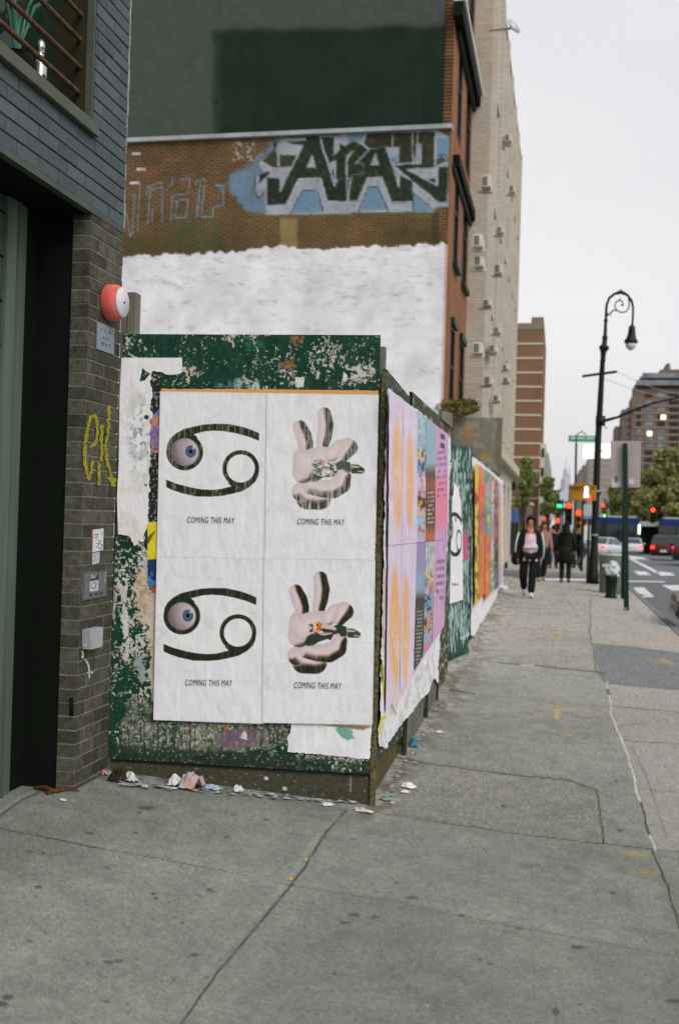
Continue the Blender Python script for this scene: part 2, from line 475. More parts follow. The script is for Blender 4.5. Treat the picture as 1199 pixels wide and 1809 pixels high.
# detailed pavement top
def ground_top():
    xs = np.arange(-340, 1480, 2.0); ysr = np.concatenate([np.arange(1008, 1300, 1.6), np.arange(1300, 1960, 2.4)])
    nu, nv = len(xs), len(ysr)
    X, Y = np.meshgrid(xs, ysr); X = X.ravel(); Y = Y.ravel()
    P = ground(X, Y)
    out = (P[:, 0] > XKERB) | (P[:, 1] > YEND) | (P[:, 0] < XL - 1.2)
    P[:, 0] = np.clip(P[:, 0], XL - 1.2, XKERB); P[:, 1] = np.minimum(P[:, 1], YEND); P[:, 2] = gz(P[:, 0], P[:, 1])
    wx, wy = P[:, 0], P[:, 1]
    n1 = fbm(wx * 1.3, wy * 0.9, 3, 5); n2 = fbm(wx * 9, wy * 9, 5, 4); n3 = fbm(wx * 0.5 + 3, wy * 0.35, 8, 3)
    n4 = fbm(wx * 45, wy * 45, 9, 2)
    C = np.stack([np.full(X.shape, 131.0), np.full(X.shape, 134.0), np.full(X.shape, 126.0)], 1)
    C *= (0.86 + 0.12 * n1 + 0.14 * n2 + 0.08 * n3 + 0.10 * (n4 - .5))[:, None]
    C = mix(C, np.clip(Y * 0 + (1340 - Y) / 260, 0, 1) * 0.6, (184, 178, 171))         # paler further on: stronger daylight painted into the concrete colour
    C = mix(C, th(n1 * .6 + n2 * .4, 0.62, 0.08) * 0.16, (170, 168, 158)); C = mix(C, th(1 - n1 * .6 - n2 * .4, 0.60, 0.1) * 0.16, (92, 98, 84))
    # newer slab right of the seam
    seam = [(1040, 1060), (1041, 1116), (1050, 1177), (1071, 1206), (1080, 1250), (1096, 1300), (1108, 1335), (1125, 1400), (1156, 1500)]
    right = poly(X, Y, seam + [(1158, 1502), (1500, 1520), (1500, 1040)], 2)
    C = mix(C, right * 0.45, (170, 166, 160))
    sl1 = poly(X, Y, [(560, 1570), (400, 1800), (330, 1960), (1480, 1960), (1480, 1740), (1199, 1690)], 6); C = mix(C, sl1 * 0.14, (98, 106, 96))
    # asphalt patch
    pa = poly(X, Y, [(1048, 1137), (1120, 1142), (1199, 1154), (1480, 1190), (1480, 1250), (1199, 1219), (1072, 1207), (1062, 1196), (1050, 1170)], 2)
    C = mix(C, pa * 0.85, (112, 116, 120)); C = mix(C, pa * th(n2, 0.6, 0.1) * 0.3, (134, 138, 140))
    # exposed aggregate patch
    ag = poly(X, Y, [(640, 1330), (712, 1338), (860, 1350), (1000, 1372), (1054, 1396), (1066, 1489), (940, 1476), (784, 1454), (660, 1434), (640, 1400)], 2)
    spk = vn(wx * 90, wy * 90, 31)
    C = mix(C, ag * th(spk, 0.80, 0.12) * 0.38, (190, 186, 176)); C = mix(C, ag * th(1 - spk, 0.76, 0.12) * 0.3, (90, 90, 82))
    C = mix(C, ag * 0.12, (128, 120, 104))
    # joints
    dep = np.zeros(X.shape)
    def joint(pts, w, dark=0.7, c=(48, 50, 40), jag=1.2):
        nonlocal C, dep
        Xj = X + (fbm(X * 0.06, Y * 0.06, 71, 3) - 0.5) * jag * 2.6; Yj = Y + (fbm(X * 0.05 + 9, Y * 0.05, 73, 3) - 0.5) * jag * 2.2
        l = np.clip(0.5 - (linesd(Xj, Yj, pts) - w / 2) / 1.4, 0, 1)
        l = l * (0.55 + 0.45 * th(n2, 0.42, 0.15))
        C = mix(C, l * dark, c); dep = np.maximum(dep, l)
    joint([(612, 1432), (575, 1470), (540, 1530), (505, 1575), (430, 1665), (385, 1718), (318, 1812), (230, 1950)], 3.6, 0.85)
    b = line(X, Y, [(606, 1436), (562, 1478), (524, 1530), (494, 1572)], 8, 4); C = mix(C, b * 0.22, (178, 176, 162))
    b = line(X, Y, [(494, 1572), (404, 1668), (350, 1730), (290, 1812)], 12, 6); C = mix(C, b * 0.16, (165, 166, 152))
    joint([(-340, 1392), (0, 1463), (90, 1480), (172, 1498)], 2.2, 0.75)
    joint([(172, 1498), (290, 1519), (405, 1541)], 1.6, 0.45); joint([(405, 1541), (505, 1562)], 1.2, 0.2)
    joint([(505, 1562), (690, 1592), (860, 1628), (1199, 1690), (1480, 1745)], 2.0, 0.3)
    b = line(X, Y, [(505, 1556), (690, 1584), (860, 1618), (1199, 1680)], 7, 5); C = mix(C, b * 0.16, (168, 170, 160))
    joint([(-60, 1470), (0, 1441), (40, 1412), (62, 1404), (112, 1374)], 3.2, 0.75)
    b = line(X, Y, [(0, 1434), (36, 1410), (58, 1398), (104, 1372)], 6, 3); C = mix(C, b * 0.3, (172, 170, 160))
    joint([(660, 1434), (784, 1454), (940, 1477), (1066, 1490), (1150, 1499)], 2.0, 0.6)
    joint([(1066, 1490), (1060, 1440), (1054, 1396)], 3.5, 0.75, (56, 58, 40))
    joint([(700, 1338), (753, 1349), (880, 1366), (1000, 1378), (1056, 1396)], 2.6, 0.62)
    joint([(884, 1171), (930, 1174), (1056, 1187), (1068, 1190)], 2.0, 0.7)
    joint([(794, 1218), (838, 1226)], 2.0, 0.8); joint([(794, 1218), (812, 1190), (850, 1150)], 1.5, 0.4)
    joint([(838, 1226), (960, 1238), (1078, 1250)], 1.4, 0.18)
    joint([(1080, 1247), (1199, 1258), (1400, 1280)], 1.6, 0.5); joint([(1100, 1307), (1150, 1311), (1199, 1315), (1400, 1332)], 1.5, 0.5)
    joint([(1110, 1392), (1199, 1400)], 1.2, 0.3); joint([(1156, 1501), (1199, 1504), (1480, 1520)], 1.8, 0.45)
    joint([(1098, 1283), (1106, 1280), (1140, 1277)], 1.2, 0.4); joint([(1115, 1318), (1136, 1362), (1158, 1420), (1176, 1480)], 1.6, 0.45)
    joint([(1041, 1060), (1041, 1116), (1050, 1177), (1056, 1190), (1071, 1206)], 2.4, 0.7, (70, 72, 62), 2.2)
    joint([(1030, 1100), (1000, 1060), (990, 1032)], 1.2, 0.25)
    joint([(1150, 1501), (1176, 1560), (1200, 1640), (1260, 1800)], 3.2, 0.85, (44, 54, 32), 2.0)
    joint([(1080, 1390), (1040, 1440)], 1, 0.2); joint([(1090, 1430), (1120, 1455)], 1, 0.3)
    joint([(890, 1108), (1041, 1118)], 1.2, 0.25); joint([(885, 1072), (1035, 1078)], 1.0, 0.25)
    joint([(1048, 1137), (1199, 1154)], 1.6, 0.4, (90, 84, 78)); joint([(1072, 1207), (1199, 1219)], 1.8, 0.5, (76, 72, 66))
    # white caulk in the seam, broken in places
    s = np.clip(0.5 - (linesd(X + (fbm(X * .05, Y * .05, 4, 3) - .5) * 6, Y, [(1071, 1206), (1078, 1240), (1080, 1262), (1094, 1300), (1108, 1335), (1125, 1400), (1140, 1452), (1156, 1500)]) - 1.9) / 1.2, 0, 1)
    gap = th(vn(Y * 0.045, Y * 0, 12), 0.26, 0.05)
    C = mix(C, s * 0.8, (64, 64, 54)); C = mix(C, s * gap * 0.95, (200, 197, 188))
    # chewing gum, oil and yellow survey marks
    gum = [(158, 1471, 7, 2.6), (401, 1479, 5, 2.4), (53, 1504, 6, 2.4), (77, 1507, 5, 2.2), (68, 1567, 7, 3), (271, 1579, 5, 2.6), (276, 1587, 5, 2), (369, 1572, 6, 2.6),
           (193, 1700, 9, 3.4), (210, 1698, 8, 3.2), (343, 1687, 8, 3.4), (14, 1762, 10, 5), (2, 1774, 12, 5), (626, 1616, 9, 3), (610, 1630, 9, 2.8), (662, 1619, 7, 2.4), (728, 1586, 12, 3.2),
           (1020, 1674, 12, 4), (981, 1787, 7, 7), (1081, 1577, 5, 2.6), (917, 1641, 6, 2.6), (470, 1448, 5, 2), (411, 1439, 4.5, 1.8), (259, 1427, 14, 3.4), (246, 1435, 5, 2), (240, 1471, 4, 1.6), (1190, 1768, 16, 4),
           (624, 1482, 4, 1.6), (700, 1560, 4, 1.6), (847, 1695, 4, 2), (815, 1618, 6, 2.2), (1088, 1380, 4, 1.8), (889, 1424, 5, 3), (520, 1506, 3, 1.4), (1095, 1467, 6, 2)]
    for gx, gy, rx, ry in gum:
        C = mix(C, ell(X, Y, gx, gy, rx, ry, 0.5) * 0.62 * (0.6 + 0.5 * n2), (52, 56, 46))
    r2 = np.random.RandomState(5)
    for k in range(150):
        gx, gy = r2.uniform(-200, 1300), r2.uniform(1240, 1900); s_ = r2.uniform(1.0, 3.0) * (gy - 850) / 750
        C = mix(C, ell(X, Y, gx, gy, s_ * 1.7, s_ * 0.75, 0.6) * r2.uniform(0.15, 0.5), (60, 62, 52) if r2.rand() < 0.72 else (176, 174, 166))
    for pts, w, a in (([(986, 1238), (985, 1252), (983, 1266)], 9, .8), ([(955, 1248), (985, 1250), (1010, 1252), (1045, 1256)], 6, .35), ([(985, 1120), (984, 1132)], 7, .6),
                      ([(996, 1296), (1012, 1296)], 6, .4), ([(1100, 1505), (1140, 1512)], 8, .55), ([(1112, 1539), (1158, 1542)], 9, .6), ([(1140, 1165), (1180, 1168)], 6, .5), ([(1168, 1166), (1186, 1172)], 7, .6),
                      ([(1110, 1118), (1135, 1120)], 6, .4), ([(1170, 1128), (1199, 1130)], 5, .5), ([(975, 1078), (985, 1079)], 5, .4)):
        l = line(X, Y, pts, w, 5) * a * (0.45 + 0.75 * th(n2, 0.5, 0.25)) * 0.6
        C = mix(C, np.clip(l, 0, 1), (214, 168, 78))
    C = mix(C, line(X, Y, [(1040, 1256), (1058, 1257)], 4, 4) * 0.35, (206, 120, 96))
    # rubbed tag and scuffs
    C = mix(C, line(X, Y, [(920, 1528), (1020, 1534), (1018, 1560), (930, 1548), (960, 1536), (1000, 1556)], 4, 8) * 0.25, (84, 88, 76))
    C = mix(C, line(X, Y, [(920, 1174), (942, 1175)], 4, 3) * 0.6, (214, 210, 204))
    # dirt gathered along the hoarding foot and the wall
    d1 = linesd(X, Y, [(100, 1368), (190, 1364), (240, 1372), (400, 1384), (520, 1405), (640, 1428)])
    C = mix(C, np.clip(1 - d1 / 26, 0, 1) * th(n2, 0.45, 0.2) * 0.5, (74, 74, 56))
    C = mix(C, np.clip(1 - d1 / 20, 0, 1) * th(fbm(wx * 14, wy * 14, 44, 3), 0.55, 0.1) * 0.5, (190, 192, 190))
    d2 = linesd(X, Y, [(658, 1426), (713, 1337), (775, 1250), (832, 1152), (890, 1042)])
    C = mix(C, np.clip(1 - d2 / 44, 0, 1) * th(fbm(wx * 11, wy * 5, 45, 3), 0.50, 0.15) * 0.55, (92, 84, 64))
    C = mix(C, np.clip(1 - d2 / 70, 0, 1) * th(fbm(wx * 9, wy * 9, 46, 4), 0.60, 0.08) * 0.4, (204, 200, 190))
    g5 = vn(wx * 170, wy * 150, 51); g6 = fbm(wx * 60, wy * 50, 52, 3)
    C = C * (1 + 0.16 * (g5 - .5) + 0.22 * (g6 - .5))[:, None]; C = mix(C, th(g6, .74, .03) * .35, (70, 72, 62)); C = mix(C, th(1 - g6, .76, .03) * .3, (182, 180, 170))
    P[:, 2] += (n1 - 0.5) * 0.006
    L = np.ones((len(C), 4)); L[:, :3] = sl(np.clip(C, 0, 255)) * 1.0
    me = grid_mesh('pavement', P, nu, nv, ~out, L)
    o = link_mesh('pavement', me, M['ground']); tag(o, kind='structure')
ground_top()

def roadmark(pts, name='road_marking', h=0.006):
    mb = MB(); P = [ground_at(px, py) for px, py in pts]
    P = [(p[0], p[1], road_z(p[1]) + h) for p in P]
    mb.ngon(P); tag(mb.build(name, M['roadpaint']), kind='structure')
def ground_at(px, py):
    z = -0.25
    for _ in range(10):
        p = on_z(px, py, z); z = road_z(p[1])
    return p
for q in ([(1118, 1038), (1137, 1038), (1155, 1055), (1130, 1056)], [(1168, 1034), (1199, 1034), (1240, 1050), (1196, 1049)], [(1235, 1034), (1262, 1034), (1310, 1050), (1272, 1050)],
          [(1108, 981), (1136, 985), (1148, 990), (1116, 988)], [(1118, 1009), (1140, 1010), (1150, 1016), (1128, 1016)], [(1156, 1009), (1184, 1012), (1192, 1017), (1166, 1017)],
          [(1108, 986), (1114, 986), (1166, 1012), (1158, 1013)], [(1108, 1026), (1170, 1027), (1176, 1029), (1108, 1028)],
          [(880, 1007), (1060, 1010), (1060, 1013), (880, 1010)], [(880, 1021), (1060, 1023), (1060, 1027), (880, 1024)]):
    roadmark(q)

# ================================================================== HOARDING, front
def green_board(X, Y, U, V):
    n1 = fbm(X * 0.05, Y * 0.05, 1, 5); n2 = fbm(X * 0.16, Y * 0.13, 2, 4); n3 = fbm(X * 0.35, Y * 0.3, 7, 3); st = fbm(X * 0.25, Y * 0.02, 12, 3)
    C = np.stack([12 + 14 * n1, 50 + 20 * n1, 36 + 18 * n1], 1)
    C = mix(C, th(st, 0.62, 0.08) * 0.3, (12, 40, 32))
    C = mix(C, th(n2, 0.60, 0.08) * 0.25, (60, 100, 84))
    # density of peeling by area
    D = np.full(X.shape, 0.0)
    for cx_, cy_, rx, ry, a in ((232, 606, 26, 22, .17), (240, 634, 26, 10, .12), (325, 660, 26, 16, .16), (640, 660, 30, 26, .15), (520, 655, 60, 18, .06), (500, 625, 160, 40, .05), (440, 680, 60, 10, .09),
                                (235, 1020, 46, 70, .14), (250, 1120, 30, 90, .13), (225, 1110, 16, 60, .12), (400, 1290, 180, 32, .10), (460, 1290, 60, 30, .10), (600, 1340, 70, 22, .16), (250, 1215, 28, 30, .1), (215, 960, 20, 30, .06)):
        D = np.maximum(D, a * np.clip(1.5 - np.hypot((X - cx_) / rx, (Y - cy_) / ry), 0, 1))
    pk_ = fbm(X * 0.085 + 6 * (n1 - .5), Y * 0.075 + 6 * (n2 - .5), 77, 5)
    pe = th(pk_ + D * 1.5 + 0.22 * (n3 - 0.5), 0.735, 0.015)
    C = mix(C, th(pk_ + D * 1.5 + 0.22 * (n3 - 0.5), 0.715, 0.012) * 0.7, (16, 34, 26))
    C = mix(C, pe * 0.95, (204, 200, 188))
    C = mix(C, pe * th(n1, 0.55, 0.05) * 0.6, (190, 176, 158))
    C = mix(C, th(n3, 0.90, 0.03), (205, 202, 190))
    # exposed plies and brown knots near the top edge
    for a in ([(512, 592), (536, 593), (536, 604), (524, 614), (515, 606)], [(490, 640), (520, 634), (524, 648), (508, 655), (494, 648)]):
        C = mix(C, poly(X + (n3 - .5) * 8, Y + (n2 - .5) * 8, a, 1.5) * 0.85, (140, 106, 66)); C = mix(C, poly(X, Y, a, 1.5) * th(n3, 0.6, 0.05) * 0.7, (60, 44, 26))
    C = mix(C, line(X + (n2 - .5) * 14, Y + (n1 - .5) * 30, [(420, 605), (440, 600), (448, 615), (462, 612), (470, 622), (452, 606), (436, 612)], 2, 2) * 0.6, (44, 128, 100))
    C = mix(C, poly(X + (n3 - .5) * 8, Y + (n2 - .5) * 12, [(392, 676), (420, 668), (455, 670), (460, 684), (380, 686)], 4) * 0.6 * th(st, 0.4, 0.2), (150, 172, 186))
    C = mix(C, poly(X, Y, [(521, 666), (538, 667), (536, 684), (522, 684)], 1), (212, 210, 204))
    C = mix(C, poly(X, Y, [(607, 656), (614, 664), (612, 674), (604, 674)], 1), (212, 210, 204))
    # dark strip, then the coloured slivers of older posters left of the white ones
    sv = rect(X, Y, 265, 664, 286, 925)
    C = mix(C, sv, (34, 40, 38)); C = mix(C, sv * th(n3, 0.66, 0.05) * 0.8, (180, 180, 172))
    art = poly(X, Y, [(284, 720), (272, 732), (267, 742), (266, 772), (268, 800), (266, 800), (290, 800), (290, 720)], 1)
    C = mix(C, art, (196, 140, 108)); C = mix(C, art * th(n2, 0.52, 0.05), (128, 110, 170)); C = mix(C, art * th(n3, 0.66, 0.05) * .8, (120, 62, 48)); C = mix(C, art * np.clip((736 - Y) / 10, 0, 1), (96, 130, 196))
    C = mix(C, rect(X, Y, 261, 922, 290, 988), (222, 204, 48)); C = mix(C, poly(X, Y, [(260, 950), (270, 940), (276, 936), (268, 952), (262, 962)], 1) * 0.7, (60, 60, 40))
    C = mix(C, rect(X, Y, 261, 988, 290, 1042), (34, 58, 108)); C = mix(C, rect(X, Y, 261, 1010, 290, 1045) * th(n2, 0.5, 0.05), (80, 120, 172)); C = mix(C, rect(X, Y, 260, 1038, 290, 1060) * th(n1, 0.42, 0.1), (190, 86, 52))
    C = mix(C, poly(X + (n2 - .5) * 16, Y, [(258, 1050), (280, 1046), (284, 1240), (272, 1240), (262, 1190), (268, 1140), (256, 1090)], 2) * 0.9, (212, 190, 172))
    C = mix(C, poly(X + (n2 - .5) * 14, Y + (n3 - .5) * 10, [(240, 1012), (254, 1004), (262, 1030), (262, 1090), (250, 1104), (244, 1070), (238, 1040)], 2) * 0.8, (206, 180, 152))
    C = mix(C, poly(X + (n3 - .5) * 9, Y, [(193, 1062), (202, 1064), (204, 1084), (200, 1098), (194, 1100)], 1.5), (208, 204, 200))
    C = mix(C, poly(X + (n3 - .5) * 8, Y + (n2 - .5) * 9, [(214, 1092), (222, 1076), (228, 1090), (226, 1120), (220, 1130)], 1.5), (206, 204, 196))
    C = mix(C, poly(X + (n2 - .5) * 10, Y + (n3 - .5) * 6, [(238, 1168), (250, 1158), (256, 1180), (258, 1196), (250, 1212), (244, 1196), (246, 1182), (238, 1176)], 1.5), (146, 156, 158))
    # grey skin of old paste at the bottom
    gy = poly(X + (n2 - .5) * 16, Y + (n1 - .5) * 20, [(206, 1330), (214, 1290), (224, 1240), (240, 1222), (262, 1234), (280, 1262), (380, 1270), (500, 1276), (512, 1300), (500, 1318), (430, 1330), (300, 1332)], 3)
    C = mix(C, gy * (0.35 + 0.5 * th(n2, 0.5, 0.2)), (128, 122, 106)); C = mix(C, gy * th(st, 0.60, 0.06) * 0.7, (44, 52, 40)); C = mix(C, gy * th(n3, 0.66, 0.05) * 0.75, (196, 190, 176))
    C = mix(C, rect(X, Y, 250, 1260, 500, 1276) * th(n2, 0.48, 0.06) * 0.7, (26, 44, 34))
    pk = poly(X + (n3 - .5) * 12, Y + (n2 - .5) * 10, [(378, 1292), (430, 1290), (452, 1284), (466, 1296), (456, 1316), (420, 1324), (392, 1322)], 3)
    C = mix(C, pk * 0.7, (132, 112, 120)); C = mix(C, pk * th(n2, 0.55, 0.05) * 0.6, (104, 74, 104))
    C = mix(C, poly(X + (n3 - .5) * 5, Y, [(398, 1276), (404, 1274), (402, 1288), (394, 1290)], 1.5), (176, 96, 70))
    C = mix(C, poly(X + (n3 - .5) * 5, Y, [(428, 1296), (434, 1290), (438, 1308), (424, 1304)], 1.5), (206, 204, 196))
    # bottom rail: grime band, grey-green
    yb = 1338 + (X - 190) * 0.058
    bt = np.clip((Y - (yb - 27 + (X - 190) * 0.012)) / 5, 0, 1)
    C = mix(C, bt * 0.75 * (1 - th(n2 + D, 0.72, 0.03) * (X > 560)), (40, 50, 38))
    C = mix(C, bt * th(n3, 0.75, 0.03) * 0.8, (170, 166, 150))
    # grimy left edge
    C = mix(C, np.clip(1 - (X - (217 - (Y - 590) * 0.036)) / 5, 0, 1) * 0.5, (70, 66, 44))
    return C

hp = thing('hoarding_panel', 'green painted plywood panel facing the corner, flaking, with the four white posters pasted on it', 'hoarding', CORNER, group='plywood hoarding panels')
q = [(217, 590), (672, 592), (657, 1368), (190, 1340)]
sheet('board_face', q, FRONT, 0.0, 440, 700, green_board, M['board'], hp, wr=0.004)
c4 = hit(np.array([217, 672, 657, 190.]), np.array([590, 592, 1368, 1340.]), *FRONT)
MB().slab([p - FN * 0.004 for p in c4], FN, 0.018).build('board', M['green_board'], hp)
# kick board below, and the corner post
k4 = hit(np.array([196, 655, 654, 196.]), np.array([1340, 1368, 1424, 1372.]), *FRONT)
def kickpaint(X, Y, U, V):
    n = fbm(X * 0.2, Y * 0.2, 5, 4); s = vn(X * 0.7, Y * 0.7, 8)
    C = np.stack([60 + 24 * n, 60 + 22 * n, 46 + 16 * n], 1)
    C = mix(C, th(s, 0.93, 0.04) * .8, (190, 186, 168)); C = mix(C, th(n, 0.60, 0.05) * 0.4, (30, 36, 26))
    C = mix(C, ell(X, Y, 470, 1375, 4, 3, .3), (205, 203, 190)); C = mix(C, ell(X, Y, 503, 1393, 4, 3.5, .3), (205, 203, 190)); C = mix(C, line(X, Y, [(620, 1370), (619, 1398)], 1.5, 1) * .7, (180, 178, 160))
    C = mix(C, np.clip((1348 + (X - 190) * 0.06 - Y) / 4, 0, 1) * .7, (22, 26, 18))
    return C
sheet('kick_board', [(196, 1337), (655, 1364), (653, 1424), (196, 1380)], FRONT, -0.012, 200, 40, kickpaint, M['board'], hp)
tp = hit(np.array([662, 673.]), np.array([592, 592.]), *FRONT); bt_ = hit(np.array([652, 660.]), np.array([1425, 1428.]), *FRONT)
def postbox(mb, top_l, top_r, bot_l, bot_r, n, d):
    mb.hexa([bot_l, bot_r, bot_r - n * d, bot_l - n * d, top_l, top_r, top_r - n * d, top_l - n * d])
c = hit(np.array([674, 682.5, 661, 651.5]), np.array([700, 655, 1429, 1425.]), *FRONT)
mb = MB(); postbox(mb, hit(673.5, 655, *FRONT) - FN * 0.004, hit(683, 655, *FRONT) - FN * 0.004, hit(652, 1424, *FRONT) + FN * 0.004, hit(662, 1428, *FRONT) + FN * 0.004, FN, 0.05)
mb.build('corner_post', mat('flaking_dark_post', (48, 50, 34), 0.8, var=0.3, scale=40, bump=0.6, c2=(120, 112, 80)), hp, bevel=0.003)
# orange paper edge behind the white posters
def orange(X, Y, U, V):
    n = fbm(X * 0.2, Y * 0.1, 3, 3); return mix(np.tile(np.array([[222., 160., 88.]]), (len(X), 1)), th(n, 0.55, 0.2) * 0.3, (200, 150, 100))
o = sheet('poster', [(285, 685.5), (668, 690), (664, 960), (280, 960)], FRONT, 0.006, 120, 60, orange, M['paper'], wr=0.002,
          mask=lambda X, Y, U, V: 687 + (fbm(X * .15, X * 0, 5, 3) - .5) * 3 + np.clip((X - 645) / 5, 0, 3) - Y)
tag(o, 'orange poster almost wholly covered, showing as an orange edge above the four white posters', 'poster')

# ---- four white posters
UL = (280.0, 730.0); SC = 5.995
def crab(X, Y, ox, oy):
    x = (X - ox - UL[0]) * SC; y = (Y - oy - UL[1]) * SC
    s = 5.0
    top = [(85, 400), (95, 330), (125, 270), (185, 215), (270, 168), (370, 143), (480, 120), (600, 112), (750, 115), (900, 148), (1000, 182), (1065, 212), (1065, 292), (960, 250), (820, 212), (700, 190), (600, 184), (500, 190), (375, 222), (420, 262), (300, 250), (200, 300), (130, 400)]
    bot = [(1150 - a, 996 - b) for a, b in top]
    def ring(cx_, cy_): r = np.hypot(x - cx_, y - cy_); return np.clip((194 - r) / s + .5, 0, 1) * np.clip((r - 148) / s + .5, 0, 1)
    a = np.maximum(ring(279, 411), ring(872, 585))
    a = np.maximum(a, np.clip(.5 - polysd(x, y, top) / s, 0, 1)); a = np.maximum(a, np.clip(.5 - polysd(x, y, bot) / s, 0, 1))
    hole = np.maximum(np.clip((148 - np.hypot(x - 279, y - 411)) / s + .5, 0, 1), np.clip((148 - np.hypot(x - 872, y - 585)) / s + .5, 0, 1))
    return a * (1 - hole), x, y

def paperbase(X, Y, seed=0):
    n = fbm(X * 0.03, Y * 0.02, 21 + seed, 4); s = fbm(X * 0.22, Y * 0.02, 33 + seed, 3); c = fbm(X * 0.10, Y * 0.10, 55 + seed, 4)
    C = np.stack([235 + 0 * X, 234 + 0 * X, 236 + 0 * X], 1)
    C = C * (0.94 + 0.07 * n + 0.04 * s)[:, None]
    C = mix(C, th(n, 0.60, 0.18) * 0.16, (184, 192, 206)); C = mix(C, th(s, 0.62, 0.1) * 0.14, (176, 180, 188))
    C = mix(C, th(np.abs(c - 0.5) * -1 + 0.5, 0.492, 0.01) * 0.12, (140, 142, 150)); cz = np.abs(fbm(X * 0.035 + 4 * c, Y * 0.008, 66 + seed, 3) - .5); C = mix(C, th(-cz, -0.012, 0.01) * 0.16, (150, 152, 160))
    return C

def crab_poster(ox, oy, wet):
    def paint(X, Y, U, V):
        C = paperbase(X, Y, int(oy) + 1)
        a, x, y = crab(X, Y, ox, oy)
        st = fbm(X * 0.45, Y * 0.02, 61 + int(oy), 4); sp = fbm(X * 0.5, Y * 0.25, 62, 3)
        # eyeball in the left ring
        r = np.hypot(x - 279, y - 411); eb = np.clip((152 - r) / 5, 0, 1)
        nx_, ny_ = (x - 279) / 150, (y - 411) / 150
        sh = np.clip(0.30 + 0.5 * (-nx_ * 0.9 + ny_ * 0.25) + 0.25 * r / 150, 0, 1)
        E = np.array([222., 206., 214.])[None, :] * (1 - sh[:, None] * 0.75) + np.array([70., 56., 60.])[None, :] * sh[:, None] * 0.75
        C = C * (1 - eb[:, None]) + E * eb[:, None]
        ri = np.hypot((x - 342) / 60, (y - 405) / 68)
        C = mix(C, np.clip((1 - ri) / .12, 0, 1), (62, 84, 112)); C = mix(C, np.clip((0.72 - ri) / .2, 0, 1) * .8, (92, 120, 142)); C = mix(C, np.clip((0.42 - ri) / .12, 0, 1), (18, 24, 26))
        C = mix(C, ell(x, y, 375, 362, 16, 20, .5) * .8, (200, 214, 226))
        C = mix(C, np.clip(1 - np.abs(r - 149) / 12, 0, 1) * eb * 0.4, (60, 50, 50))
        ink = np.array([34., 42., 28.])
        C = mix(C, a, ink)
        C = mix(C, a * th(st, 0.66 - 0.06 * wet, 0.06) * (0.25 + 0.35 * wet), (134, 138, 118))
        C = mix(C, a * th(sp, 0.74, 0.04) * 0.5 * wet, (206, 204, 200))
        C = mix(C, eb * th(st, 0.6, 0.05) * 0.35 * wet, (150, 130, 130))
        C = mix(C, th(st, 0.74, 0.05) * 0.18 * wet, (184, 186, 190))
        return C
    return paint

